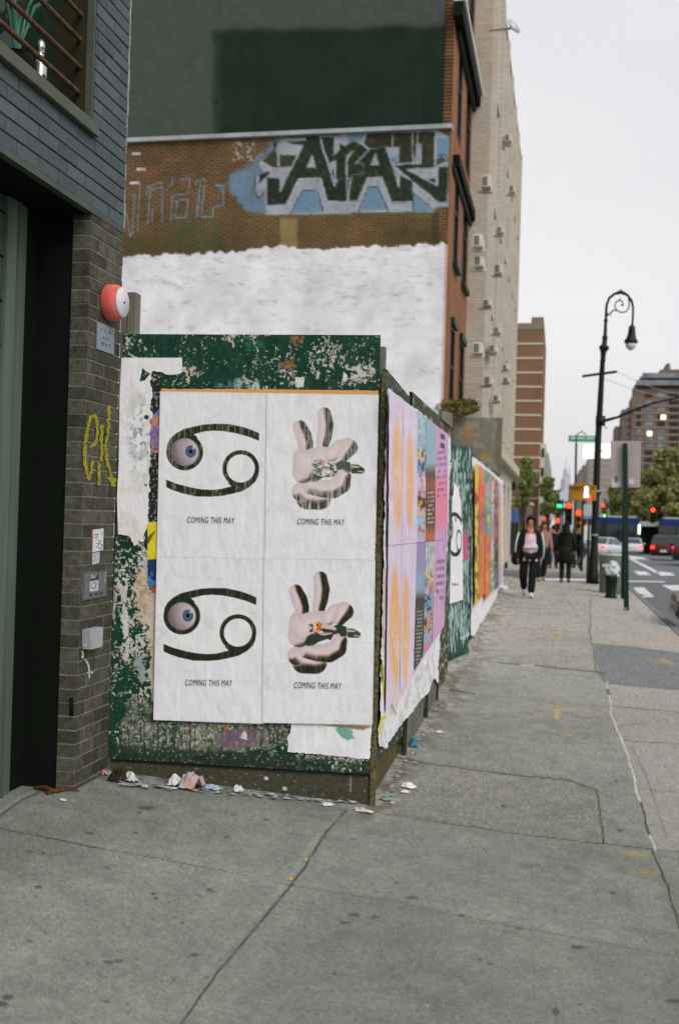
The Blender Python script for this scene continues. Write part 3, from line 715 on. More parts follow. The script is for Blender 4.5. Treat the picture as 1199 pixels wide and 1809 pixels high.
SKIN = np.array([224., 206., 208.])
def hand_poster(ox, oy, wet, lit):
    hx, hy, hs = 500.0 + ox, 700.0 + oy, 7.494
    def paint(X, Y, U, V):
        C = paperbase(X, Y, int(oy) + 7)
        x = (X - hx) * hs; y = (Y - hy) * hs
        st = fbm(X * 0.5, Y * 0.03, 71 + int(oy), 3); sp = fbm(X * 0.6, Y * 0.3, 72, 3)
        def blob(chain, lx=0.86, ly=0.42, t0=0.10, t1=0.5):
            nonlocal C
            best = np.full(x.shape, 9.0); bn = np.zeros(x.shape); bt = np.zeros(x.shape)
            pr = chain
            for (x0, y0, r0), (x1, y1, r1) in zip(pr[:-1], pr[1:]):
                L = (x1 - x0) ** 2 + (y1 - y0) ** 2 + 1e-6
                for tt in (None,):
                    t = np.clip(((x - x0) * (x1 - x0) + (y - y0) * (y1 - y0)) / L, 0, 1)
                    r = r0 + (r1 - r0) * t; dx = x - x0 - t * (x1 - x0); dy = y - y0 - t * (y1 - y0)
                    q = np.hypot(dx, dy) / r
                    m = q < best
                    best = np.where(m, q, best); bn = np.where(m, (dx * lx + dy * ly) / r, bn)
            a = np.clip((1 - best) * 12, 0, 1)
            k1 = np.clip((bn - t0) / (t1 - t0), 0, 1); k2 = np.clip((bn - t0 - 0.12) / (t1 - t0), 0, 1)
            S = np.tile(SKIN, (len(x), 1)) * (1 - 0.10 * best.clip(0, 1)[:, None])
            S = mix(S, k1 * 0.8, (158, 116, 96)); S = mix(S, k2, (30, 34, 22))
            S = mix(S, np.clip((bn - 0.80) / 0.16, 0, 1) * 0.45, (120, 116, 104))
            S = mix(S, np.clip((best - 0.92) / 0.08, 0, 1) * 0.12, (150, 132, 130))
            C = C * (1 - a[:, None]) + S * a[:, None]
            return a
        tot = blob([(240, 1262, 132), (330, 1335, 170), (480, 1352, 158)], 0.20, 0.98, -0.02, 0.28)
        tot = np.maximum(tot, blob([(360, 1190, 110), (520, 1225, 120), (660, 1225, 132), (768, 1165, 128), (800, 1070, 104)], 0.80, 0.60, 0.0, 0.26))
        tot = np.maximum(tot, blob([(255, 790, 120), (266, 1000, 156)], 0.35, 0.93, 0.42, 0.80))
        tot = np.maximum(tot, blob([(222, 412, 96), (270, 520, 110), (300, 620, 102), (296, 700, 98)], 0.92, -0.25, -0.12, 0.14))
        tot = np.maximum(tot, blob([(545, 236, 94), (566, 380, 108), (550, 520, 102), (520, 640, 88)], 0.95, -0.15, -0.16, 0.10))
        tot = np.maximum(tot, blob([(262, 830, 138), (300, 900, 160), (400, 830, 150), (560, 790, 128), (640, 780, 100)], 0.6, 0.8, 0.72, 1.1))
        tot = np.maximum(tot, blob([(640, 770, 90), (740, 665, 92), (850, 645, 102)], 0.3, 0.95, 0.55, 1.0))
        tot = np.maximum(tot, blob([(800, 775, 92), (866, 680, 124)], 0.86, 0.50, -0.06, 0.20))
        # cleft and the thing held
        C = mix(C, poly(x, y, [(330, 1090), (380, 1000), (470, 960), (640, 960), (730, 860), (800, 850), (890, 880), (900, 1000), (820, 1010), (790, 965), (720, 985), (680, 1060), (640, 1040), (520, 1080), (440, 1130), (360, 1130)], 10) * (0.9 if lit else 0.75), (30, 40, 24))
        C = mix(C, poly(x, y, [(900, 900), (990, 905), (1030, 930), (1075, 960), (1078, 1000), (1050, 1025), (905, 1022)], 8), (62, 66, 52))
        C = mix(C, poly(x, y, [(905, 915), (1000, 925), (1020, 945), (910, 950)], 8) * .9, (212, 196, 182)); C = mix(C, poly(x, y, [(985, 985), (1070, 995), (1068, 1008), (990, 1000)], 6) * .9, (214, 206, 190))
        if lit:
            C = mix(C, poly(x, y, [(560, 830), (640, 845), (740, 880), (760, 910), (740, 935), (570, 890), (560, 850)], 8), (206, 188, 184)); C = mix(C, poly(x, y, [(555, 895), (740, 925), (740, 945), (600, 960), (560, 930)], 8), (60, 58, 44))
            C = mix(C, poly(x, y, [(520, 965), (700, 955), (700, 970), (600, 995), (540, 985)], 8), (186, 182, 168))
            n = fbm(x * 0.05, y * 0.05, 5, 3)
            C = mix(C, poly(x + (n - .5) * 60, y + (n - .5) * 60, [(385, 850), (440, 830), (470, 880), (450, 960), (400, 950)], 8), (206, 200, 190)); C = mix(C, poly(x, y, [(390, 850), (450, 830), (450, 950), (400, 950)], 8) * th(n, .55, .05), (66, 60, 46))
            fl = poly(x + (n - .5) * 60, y + (n - .5) * 60, [(480, 815), (540, 810), (568, 870), (560, 930), (500, 958), (450, 958), (490, 900)], 8)
            C = mix(C, fl, (216, 92, 30)); C = mix(C, fl * th(n, .56, .06), (246, 176, 60)); C = mix(C, fl * th(1 - n, .58, .05), (126, 36, 24))
        else:
            n = fbm(x * 0.03, y * 0.05, 5, 3)
            f = poly(x + (n - .5) * 50, y, [(375, 880), (430, 840), (560, 830), (700, 890), (720, 980), (690, 1060), (600, 1080), (480, 1050), (390, 1010)], 10)
            C = mix(C, f * 0.85, (150, 152, 142)); C = mix(C, f * th(n, .56, .06), (220, 216, 212)); C = mix(C, f * th(1 - n, .60, .06), (66, 74, 58))
            C = mix(C, poly(x + (n - .5) * 40, y, [(500, 830), (550, 850), (545, 910), (480, 930), (500, 880)], 10) * .8, (236, 150, 120))
        dk = np.clip((150 - C.mean(1)) / 60, 0, 1) * tot
        C = mix(C, dk * th(st, 0.6 - 0.05 * wet, 0.06) * (0.12 + 0.5 * wet), (170, 170, 158))
        C = mix(C, tot * th(sp, 0.76, 0.04) * 0.5 * wet, (222, 218, 216))
        C = mix(C, tot * 0.18 * wet, (222, 218, 220))
        C = mix(C, tot * wet * np.clip((y - 1250) / 200, 0, 1) * th(st, 0.52, 0.05) * .6, (214, 214, 206))
        return C
    return paint

M['ink'] = mat('black_print_ink', (38, 42, 34), 0.6, var=0.3, scale=40)
def lettering(txt, p_tl, p_tr, p_bl, plane, off, parent, m=None, shear=0.22, condense=None, name='lettering', bold=0.0):
    """real letter shapes fitted into the parallelogram given by three corners"""
    cu = bpy.data.curves.new('t', 'FONT'); cu.body = txt; cu.size = 1.0; cu.shear = shear; cu.offset = bold; cu.space_character = 1.12; cu.resolution_u = 3
    ob = bpy.data.objects.new('t', cu); col.objects.link(ob)
    me = bpy.data.meshes.new_from_object(ob.evaluated_get(bpy.context.evaluated_depsgraph_get()))
    bpy.data.objects.remove(ob); bpy.data.curves.remove(cu)
    v = np.zeros(len(me.vertices) * 3); me.vertices.foreach_get('co', v); v = v.reshape(-1, 3)
    lo, hi = v.min(0), v.max(0); uu = (v[:, 0] - lo[0]) / (hi[0] - lo[0]); vv = (hi[1] - v[:, 1]) / (hi[1] - lo[1])
    c = hit(np.array([p_tl[0], p_tr[0], p_bl[0]], float), np.array([p_tl[1], p_tr[1], p_bl[1]], float), np.asarray(plane[0]) + np.asarray(plane[1]) * off, plane[1])
    P = c[0] + uu[:, None] * (c[1] - c[0]) + vv[:, None] * (c[2] - c[0]) - np.array(parent.location)
    me.vertices.foreach_set('co', P.ravel()); me.update(); me.name = name
    return link_mesh(name, me, m or M['ink'], parent)

g4 = 'white posters on the corner hoarding panel'
def grey_edges(C, U, V):  # grey line and mottled grey band along each sheet's edges
    e = np.minimum(np.minimum(U, 1 - U) * .75, np.minimum(V, 1 - V)); C = mix(C, np.clip(1 - e / .006, 0, 1) * .35, (150, 152, 156))
    C = mix(C, np.clip(1 - e / .05, 0, 1) * .12 * (np.sin(U * 37) * np.sin(V * 29) > -.2), (186, 190, 198)); return C

def poster_obj(label, quad, paint, texts, off, nu=150, nv=220, wr=0.006, mask=None, plane=None, cat='poster', name='poster', group=None, gain=1.0):
    plane = plane or FRONT
    o0 = hit(float(quad[3][0]), float(quad[3][1]), *plane)
    t = thing(name, label, cat, o0, group=group)
    pf = (lambda X, Y, U, V: grey_edges(paint(X, Y, U, V), U, V)) if group == g4 else paint
    sheet('paper', quad, plane, off, nu, nv, pf, M['paper'], t, mask=mask, wr=wr, gain=gain)
    for tx in texts:
        lettering(tx[0], tx[1], tx[2], tx[3], plane, off + wr * 0.6 + 0.003, t, bold=0.0)
    return t
def edge(seed, amp=1.2): return None
poster_obj('upper left white poster of the black crab symbol whose left ring holds a washed-out eyeball', [(283, 691), (474, 694), (470, 990), (277, 986)], crab_poster(0, 0, 1.0),
           [('COMING THIS MAY', (331, 912.6), (415, 914), (331, 923.4))], 0.011, group=g4, mask=edge(1), nu=200, nv=300)
poster_obj('upper right white poster of a hand making a V sign, its ink streaked and faded', [(471, 694), (669, 697), (662, 990), (467, 988)], hand_poster(0, 0, 1.0, False),
           [('COMING THIS MAY', (525.5, 915.6), (609, 917), (525.5, 926.2))], 0.015, group=g4, mask=edge(2), nu=210, nv=300)
poster_obj('lower left white crab symbol poster whose left ring holds a clear blue eyeball', [(277, 983), (469, 987), (466, 1279), (271, 1272)], crab_poster(-5, 290, 0.15),
           [('COMING THIS MAY', (327.5, 1200.2), (411, 1201.2), (327.5, 1210.8))], 0.019, group=g4, mask=edge(3), nu=200, nv=300)
poster_obj('lower right white poster of a V sign hand holding a glowing stub, crisp ink', [(466, 986), (663, 989), (658, 1281), (463, 1277)], hand_poster(-7, 290, 0.1, True),
           [('COMING THIS MAY', (519.5, 1204.6), (603.5, 1206.4), (519.5, 1215.6))], 0.023, group=g4, mask=edge(4), nu=210, nv=300)

# torn white paper left of the posters
def torn_paint(X, Y, U, V):
    C = paperbase(X, Y, 3); n = fbm(X * 0.06, Y * 0.04, 41, 5); n2 = fbm(X * 0.16, Y * 0.12, 42, 4); st = fbm(X * 0.3, Y * 0.03, 43, 3)
    ar = np.clip(1.3 - np.hypot((X - 248) / 22, (Y - 775) / 70), 0, 1)
    C = mix(C, ar * th(n, 0.46, 0.1) * 0.75, (168, 176, 178)); C = mix(C, ar * th(n2, 0.60, 0.06) * 0.7, (120, 130, 128))
    C = mix(C, ell(X, Y, 259, 737, 4, 4, .4), (40, 56, 44)); C = mix(C, ell(X, Y, 260, 758, 8, 7, .2), (222, 220, 222))
    C = mix(C, th(n, 0.62, 0.05) * 0.3, (204, 192, 176)); C = mix(C, np.clip((Y - 925) / 20, 0, 1) * .5, (222, 206, 186))
    C = mix(C, np.clip(1 - np.abs(Y - 870 + 10 * n) / 8, 0, 1) * .3, (206, 190, 160)); C = mix(C, ell(X, Y, 258, 857, 3, 3, .4) * .6, (80, 90, 90))
    return C
def torn_mask(X, Y, U, V):
    n = (fbm(X * 0.09, Y * 0.09, 47, 4) - 0.5) * 16
    out = polysd(X, Y, [(215, 632), (322, 632), (322, 660), (296, 663), (283, 657), (270, 655), (266, 664), (269, 700), (266, 790), (263, 900), (262, 935), (252, 955), (236, 966), (226, 945), (209, 944), (207, 880), (210, 820), (212, 700)])
    hole = polysd(X, Y, [(252, 650), (258, 656), (266, 660), (256, 672), (247, 674)])
    edge_ = np.where((X < 216) | (Y < 636), 0, n * np.clip((Y - 640) / 30, 0, 1))
    return np.maximum(out + edge_ * 0.6, -hole)
poster_obj('torn white paper sheet at the left edge of the corner panel beside the brick pier', [(214, 631), (324, 632), (318, 970), (200, 970)], torn_paint, [], 0.008, mask=torn_mask, nu=130, nv=300, wr=0.006, name='torn_paper', cat='torn paper')
def rem_paint(X, Y, U, V):
    C = paperbase(X, Y, 9); n = fbm(X * 0.15, Y * 0.15, 5, 3)
    g = poly(X + (n - .5) * 8, Y + (n - .5) * 6, [(590, 1285), (600, 1283), (612, 1286), (622, 1290), (624, 1304), (614, 1308), (602, 1302)], 2)
    C = mix(C, g, (112, 168, 150)); C = mix(C, poly(X + (n - .5) * 6, Y, [(568, 1281), (600, 1281), (656, 1284), (640, 1290), (600, 1285)], 1.5), (160, 138, 96))
    return C
poster_obj('torn white paper remnant with a green smudge below the lower right poster', [(508, 1277), (658, 1280), (653, 1346), (506, 1334)], rem_paint, [], 0.008,
           mask=lambda X, Y, U, V: polysd(X, Y, [(514, 1278), (656, 1281), (653, 1342), (600, 1336), (508, 1328), (510, 1312), (507, 1304), (513, 1294)]) + (fbm(X * .2, Y * .2, 5, 3) - .5) * 3,
           nu=110, nv=60, wr=0.008, name='torn_paper', cat='torn paper')

# weathered wood posts standing behind the panel
mb = MB()
a = on_y(215, 516, YC + 0.35); b = on_y(229, 516, YC + 0.35)
mb.box(a[0], a[1], 0.1, a[0] + 0.045, a[1] + 0.09, a[2]); 
o = thing('wooden_post', 'pair of grey weathered timber posts rising behind the corner panel beside the red bell', 'post', (a[0], a[1], 0.1))
mb.build('post', M['grey_wood'], o, bevel=0.003)
MB().box(a[0] + 0.048, a[1] - 0.01, 0.1, a[0] + 0.098, a[1] + 0.08, a[2] - 0.003).build('post', M['grey_wood'], o, bevel=0.003)
a = on_y(673, 612, YC + 0.12)
mb = MB().box(a[0] - 0.05, a[1], 0.02, a[0] + 0.024, a[1] + 0.05, a[2])
o = thing('wooden_post', 'pale timber post tip showing at the top right corner of the corner panel', 'post', (a[0], a[1], 0.02)); mb.build('post', M['grey_wood'], o, bevel=0.003)
# ================================================================== HOARDING, street side
def side_green(X, Y, U, V):
    n = fbm(X * 0.12, Y * 0.08, 5, 4); n2 = fbm(X * 0.4, Y * 0.15, 6, 3)
    C = np.stack([34 + 16 * n, 58 + 20 * n, 44 + 16 * n], 1)
    C = mix(C, th(n2, 0.56, 0.05) * 0.5, (92, 82, 62)); C = mix(C, th(n2, 0.68, 0.04) * .8, (190, 186, 172)); return C
sp1 = thing('hoarding_panel', 'long side hoarding panel carrying the lilac and pink posters, nearest the corner', 'hoarding', hit(684, 1380, *SIDE), group='plywood hoarding panels')
q1 = [(683, 652), (724, 702), (721, 1290), (662, 1345)]
sheet('board_face', q1, SIDE, 0.0, 60, 180, side_green, M['board'], sp1)
c4 = hit(np.array([683, 724, 721, 662.]), np.array([652, 702, 1290, 1345.]), *SIDE); MB().slab([p - SN * .003 for p in c4], SN, 0.02).build('board', M['dark_wood'], sp1)
sp2 = thing('hoarding_panel', 'second side hoarding panel with a brown weathered top edge behind the pink posters', 'hoarding', hit(740, 1260, *SIDE), group='plywood hoarding panels')
def side_brown(X, Y, U, V):
    n = fbm(X * 0.1, Y * 0.08, 15, 4); n2 = fbm(X * 0.35, Y * 0.12, 16, 3)
    C = np.stack([62 + 20 * n, 58 + 16 * n, 42 + 12 * n], 1)
    C = mix(C, th(n2, 0.60, 0.05) * 0.8, (178, 172, 150)); C = mix(C, th(n, 0.55, 0.06) * .5, (30, 58, 44)); return C
sheet('board_face', [(728, 692), (795, 752), (790, 1195), (724, 1285)], SIDE, 0.002, 60, 150, side_brown, M['board'], sp2)
c4 = hit(np.array([728, 795, 790, 724.]), np.array([692, 752, 1195, 1285.]), *SIDE); MB().slab([p - SN * .001 for p in c4], SN, 0.02).build('board', M['dark_wood'], sp2)
c4 = hit(np.array([776, 795.5, 795, 776.]), np.array([725, 730, 756, 740.]), *SIDE); MB().slab([p + SN * .02 for p in c4], SN, 0.03).build('top_cap', M['grey_wood'], sp2)
# kick boards and posts
for i, (xa, xb, dl) in enumerate(((662, 711, 'muddy grey board at the foot of the hoarding right behind the corner post'), (713, 747, 'grey board at the foot of the hoarding between the first and second dark foot posts'), (750, 770, 'short grey board at the foot of the hoarding past the second dark foot post'))):
    ybase = lambda x: 1425 - (x - 658) / 0.601
    o = thing('kick_board', dl, 'board', hit(xa, ybase(xa), *SIDE), group='boards along the hoarding foot')
    c4 = hit(np.array([xa, xb, xb, xa.__float__()]), np.array([ybase(xa) - 120, ybase(xb) - 110 * 0.8, ybase(xb) + 1, ybase(xa) + 1]), *SIDE)
    m_ = M['kickside%d' % i] = mat('muddy_board' if i == 0 else 'grey_foot_board', (96, 82, 50) if i == 0 else (112, 114, 102), 0.85, var=0.3, scale=6, bump=0.4, c2=(70, 66, 44) if i == 0 else (84, 88, 76))
    MB().slab([p + SN * (0.004 if i else -0.03) for p in c4], SN, 0.02).build('board', m_, o)
for xx, dl in ((711, 'first dark foot post on the street side of the hoarding'), (750, 'second dark foot post on the street side of the hoarding'), (769, 'third dark foot post, standing at the end of the white torn paper')):
    yb = 1425 - (xx - 658) / 0.601
    p = hit(xx, yb, *SIDE); o = thing('foot_post', dl, 'post', p, group='foot posts of the hoarding')
    MB().obox(p + SN * 0.0 - SD * 0.035, SN * 0.022, SD * 0.07, np.array([0, 0, 0.5])).build('post', M['dark_wood'], o, bevel=0.004)

# long white paper with a torn lower edge
torn1 = [(668, 1311), (672, 1320), (682, 1323), (686, 1311), (697, 1296), (713, 1274), (720, 1267), (728, 1257), (734, 1247), (745, 1234), (755, 1225), (758, 1215), (764, 1200), (767, 1197), (773, 1209), (775, 1170), (777, 1120), (780, 1100)]
def white_side(X, Y, U, V):
    C = paperbase(X, Y, 5); n = fbm(X * 0.3, Y * 0.05, 4, 3)
    C = mix(C, th(n, 0.6, 0.06) * 0.35, (150, 156, 150))
    b = np.clip(1 - np.abs(linesd(X, Y, [(695, 1250), (722, 1198), (742, 1172)])) / 5, 0, 1); C = mix(C, b * .7, (228, 180, 188))
    for l, w, c_ in (([(682, 700), (677, 900), (674, 1060), (672, 1140)], 2, (150, 110, 110)), ([(690, 1000), (684, 1120), (688, 1240), (700, 1262)], 1.6, (96, 96, 84)), ([(678, 1000), (676, 1150)], 2.5, (206, 140, 110)),
                     ([(684, 1150), (690, 1220), (694, 1258)], 1.4, (84, 84, 74))):
        C = mix(C, line(X + (n - .5) * 3, Y, l, w, 1.5) * .6, c_)
    C = mix(C, poly(X, Y, [(669, 1164), (675, 1165), (680, 1240), (678, 1244), (672, 1180)], 1.5), (214, 198, 40)); C = mix(C, poly(X, Y, [(669, 1164), (675, 1165), (677, 1200), (674, 1210)], 1.5) * .8, (110, 112, 30))
    C = mix(C, poly(X, Y, [(670, 1266), (682, 1264), (682, 1270), (675, 1272), (671, 1298), (668, 1296)], 1.5), (220, 204, 60))
    return C
def white_mask(X, Y, U, V):
    n = (fbm(X * 0.3, Y * 0.1, 47, 4) - 0.5) * 5
    return polysd(X, Y, [(684, 685), (700, 697), (742, 728), (795, 772), (796, 800), (788, 1000), (783, 1080)] + torn1[::-1] + [(672, 1200), (676, 1000), (680, 800)]) + n
poster_obj('long white backing paper with a ragged torn lower edge under the lilac and pink posters', [(680, 670), (798, 760), (786, 1190), (664, 1345)], white_side, [], 0.022, nu=150, nv=420, wr=0.012, plane=SIDE, mask=white_mask, name='torn_paper', cat='torn paper')

TOPL = [(684, 688), (795, 770)]          # line of poster tops
def ytop(x): return 690 + (x - 690) * 0.765
MIDL = [(684, 958), (790, 952)]
def lilac(seed, blobs):
    def paint(X, Y, U, V):
        n = fbm(X * 0.2, Y * 0.02, seed, 4); n2 = fbm(X * 0.1, Y * 0.06, seed + 1, 4)
        C = np.stack([214 + 10 * n, 200 + 10 * n, 222 + 6 * n], 1)
        for cx_, cy_, rx, ry in blobs:
            r = np.hypot((X - cx_) / rx, (Y - cy_) / ry); a = np.clip((1.12 - r) / 0.3, 0, 1)
            C = mix(C, a * 0.9, (234, 176, 122)); C = mix(C, a * th(n, 0.55, 0.1) * .3, (236, 196, 150))
            w = rect(X, Y, cx_ - rx * .6, cy_ - ry * .1, cx_ + rx * .6, cy_ + ry * .35, 2) * th(fbm(X * .6, Y * .12, seed + 3, 2), 0.60, 0.04); C = mix(C, w * .7, (226, 214, 214))
        C = mix(C, th(n, 0.66, 0.05) * .35, (226, 218, 230)); C = mix(C, th(n2, .6, .1) * .15, (214, 150, 170))
        return C
    return paint
def busy(seed, bands, under=(200, 170, 200)):
    """bands: (y0,y1,colour,speckle colour or None)"""
    def paint(X, Y, U, V):
        n = fbm(X * 0.35, Y * 0.05, seed, 3); n2 = fbm(X * 0.25, Y * 0.16, seed + 1, 3); C = np.tile(np.array([under], float), (len(X), 1))
        Yw = Y + (n - .5) * 30
        for y0, y1, c_, s_ in bands:
            a = np.clip((Yw - y0) / 8, 0, 1) * np.clip((y1 - Yw) / 8, 0, 1)
            C = mix(C, a, c_)
            if s_ is not None: C = mix(C, a * th(n2, 0.54, 0.05), s_)
        C = mix(C, th(n, .68, .05) * .3, (216, 206, 216))
        return C
    return paint
def lines_paint(seed, bg, fg, y0, y1, step, extra=None):
    def paint(X, Y, U, V):
        n = fbm(X * 0.3, Y * 0.1, seed, 3)
        C = np.tile(np.array([bg], float), (len(X), 1)) * (0.9 + .2 * n)[:, None]
        if extra: 
            for e0, e1, c_ in extra:
                C = mix(C, np.clip((Y - e0) / 20, 0, 1) * np.clip((e1 - Y) / 20, 0, 1), c_)
        if seed == 5:
            for y_ in (772, 788): C = mix(C, rect(X, Y + (X - 781) * -.5, 777.5, y_ - 5, 785, y_ + 4, 1.2), (54, 44, 56))
        m_ = (np.sin((Y + 0.15 * X) * 2 * np.pi / step) > 0.1) & (vn(X * .5, np.floor((Y + 0.15 * X) / step) * 7.3, seed) > .35) & (U > .15) & (U < .85) & (Y > y0) & (Y < y1)
        C = mix(C, m_.astype(float) * .75, fg)
        return C
    return paint
gside = 'pasted posters on the street side of the hoarding'
cols = [(687, 712), (712, 737), (737, 753), (753, 769), (769, 791)]
def qx(x0, x1, lower):
    if not lower: return [(x0 - .3, ytop(x0)), (x1 + .3, ytop(x1)), (x1 - 1.2, 963 - (x1 - 690) * 0.10), (x0 - 1.7, 963 - (x0 - 690) * .10)]
    yb = lambda x: 1252 - (x - 692) * 1.48
    return [(x0 - 1.7, 955 - (x0 - 690) * 0.10), (x1 - 1.2, 955 - (x1 - 690) * .10), (x1 - 7, yb(x1)), (x0 - 6, yb(x0))]
up = [('lilac poster with an orange oval, upper row, nearest the corner', lilac(1, [(701, 840, 9, 100)])),
      ('lilac poster with a slimmer orange oval, upper row, second from the corner', lilac(2, [(723, 850, 6.5, 90), (712, 1000, 2, 10)])),
      ('blue, yellow and orange collage poster in the upper row, third from the corner', busy(3, [(700, 800, (132, 172, 196), (176, 196, 190)), (792, 812, (220, 206, 70), (60, 60, 50)), (812, 840, (112, 152, 186), (60, 66, 66)), (840, 870, (196, 130, 140), (216, 196, 206)), (868, 900, (206, 140, 84), (50, 40, 36)), (900, 912, (222, 190, 84), None), (905, 950, (152, 186, 206), (206, 106, 96))])),
      ('dark brown poster with lines of text between the upper collage and pink poster', lines_paint(4, (92, 60, 42), (200, 192, 178), 866, 925, 7.5, [(700, 790, (190, 150, 160)), (730, 838, (148, 176, 192)), (836, 880, (150, 76, 52)), (925, 970, (190, 106, 58))])),
      ('pink poster with black lettering at its top, upper row, fifth from the corner', lines_paint(5, (206, 156, 196), (132, 96, 130), 790, 880, 11, [(835, 940, (232, 132, 160)), (760, 800, (204, 160, 204))]))]
lo = [('lilac poster with an orange oval, lower row, nearest the corner', lilac(11, [(697, 1110, 10, 110)])),
      ('lilac poster with a slimmer orange oval, lower row, second from the corner', lilac(12, [(716, 1110, 6.5, 100)])),
      ('dark green poster with slanting white text, lower row, third from the corner', lines_paint(6, (58, 66, 52), (170, 176, 166), 1075, 1178, 6.5, [(940, 1060, (156, 140, 186)), (1000, 1056, (136, 168, 196))])),
      ('blue and yellow collage poster in the lower row, fourth from the corner', busy(7, [(955, 1010, (140, 170, 190), (200, 196, 180)), (1008, 1024, (216, 206, 80), (80, 70, 60)), (1022, 1050, (206, 150, 110), (90, 120, 150)), (1050, 1085, (112, 152, 180), (50, 60, 66)), (1085, 1120, (180, 150, 120), (60, 50, 50)), (1118, 1200, (120, 180, 200), (216, 120, 140))])),
      ('pale mauve poster with faint lettering, lower row, fifth from the corner', lines_paint(8, (200, 164, 200), (130, 100, 132), 985, 1060, 13, [(1060, 1120, (206, 166, 196))]))]
for k, ((x0, x1), (lb, pf)) in enumerate(zip(cols, up)):
    t = poster_obj(lb, qx(x0, x1, False), pf, [], 0.040 + .0015 * (k % 2), nu=40, nv=190, wr=0.008, plane=SIDE, group=gside, mask=edge(20 + k))
for k, ((x0, x1), (lb, pf)) in enumerate(zip(cols, lo)):
    poster_obj(lb, qx(x0, x1, True), pf, [], 0.036 + .0015 * (k % 2), nu=40, nv=190, wr=0.006, plane=SIDE, group=gside, mask=edge(30 + k))

# green gate panel, set back at its near edge
gA = G(789.5, 1170); gB = G(828.5, 1152)
gd = gB - gA; gd[2] = 0; gd = gd / np.linalg.norm(gd); GN = np.array([gd[1], -gd[0], 0.0]); GATE = (gA, GN)
def gate_paint(X, Y, U, V):
    n = fbm(X * 0.12, Y * 0.06, 5, 4); n2 = fbm(X * 0.35, Y * 0.10, 6, 4); st = fbm(X * 0.6, Y * 0.05, 9, 3)
    C = np.stack([20 + 14 * n, 64 + 20 * n, 50 + 18 * n], 1)
    D = np.clip(1.3 - np.hypot((X - 808) / 14, (Y - 850) / 50), 0, 1) * .2 + np.clip(1.3 - np.hypot((X - 808) / 20, (Y - 1095) / 36), 0, 1) * .14 + np.clip(1.2 - np.hypot((X - 824) / 6, (Y - 1010) / 60), 0, 1) * .16
    C = mix(C, th(st + D, 0.64, 0.08) * .8, (196, 206, 204)); C = mix(C, th(n2 + D * .5, 0.72, 0.03) * .8, (160, 190, 178))
    C = mix(C, rect(X, Y, 817, 943, 826, 990, 1.2), (196, 84, 130)); C = mix(C, rect(X, Y, 817, 925, 826, 943, 1.2) * .7, (110, 116, 90))
    C = mix(C, line(X + (n2 - .5) * 6, Y, [(814, 1128), (822, 1124), (829, 1118)], 4, 2) * .8, (206, 210, 206))
    C = mix(C, np.clip((Y - 1150) / 6, 0, 1) * .6, (30, 40, 30))
    return C
sp3 = thing('hoarding_panel', 'green gate panel set at an angle, with the small crab poster on it', 'hoarding', gA, group='plywood hoarding panels')
sheet('board_face', [(797, 786), (833, 790), (828.5, 1152), (789, 1172)], GATE, 0.0, 60, 220, gate_paint, M['board'], sp3)
c4 = hit(np.array([797, 833, 828.5, 789.]), np.array([786, 790, 1152, 1172.]), *GATE); MB().slab([p - GN * .003 for p in c4], GN, 0.03).build('board', M['green_board'], sp3)
# narrow dark end strip between the pink posters and the gate
e0 = hit(790, 1205, *SIDE)
eo = thing('hoarding_panel', 'narrow green hoarding strip between the pink posters and the angled gate panel', 'hoarding', e0, group='plywood hoarding panels')
sheet('board_face', [(793, 756), (801, 770), (791, 1178), (775, 1240)], SIDE, -0.03, 20, 160, gate_paint, M['board'], eo)
def small_crab(X, Y, U, V):
    C = paperbase(X, Y, 15); n = fbm(X * 0.2, Y * 0.1, 3, 3)
    # same symbol, foreshortened: map this sheet onto the big poster's layout
    bx = 283 + (X - 788.5) / (817 - 788.5) * 187; by = 694 + (Y - 880) / (1058 - 880) * 290 + 22 - (X - 788) * 0.5
    a, x, y = crab(bx, by, 0, 0)
    C = mix(C, np.clip((150 - np.hypot(x - 279, y - 411)) / 5, 0, 1), (176, 172, 172)); C = mix(C, ell(x, y, 320, 420, 60, 75, .3), (60, 78, 80)); C = mix(C, a, (34, 42, 30))
    C = mix(C, rect(X, Y, 798, 1030, 809, 1034, 1) * th(vn(X * 1.1, Y * .2, 3), .4, .3), (60, 62, 60)); C = mix(C, rect(X, Y, 803, 914, 805.5, 922, 1) * .8, (70, 74, 70))
    return C
poster_obj('small white poster of the crab symbol on the green gate panel', [(790, 838), (816, 870), (817.5, 1060), (790, 1068)], small_crab, [], 0.02, nu=70, nv=200, wr=0.004, plane=GATE,
           mask=lambda X, Y, U, V: polysd(X, Y, [(792, 850), (797, 880), (800, 874), (802, 840), (809, 846), (811, 876), (814, 885), (814, 920), (817, 922), (818, 1059), (790, 1069)]))

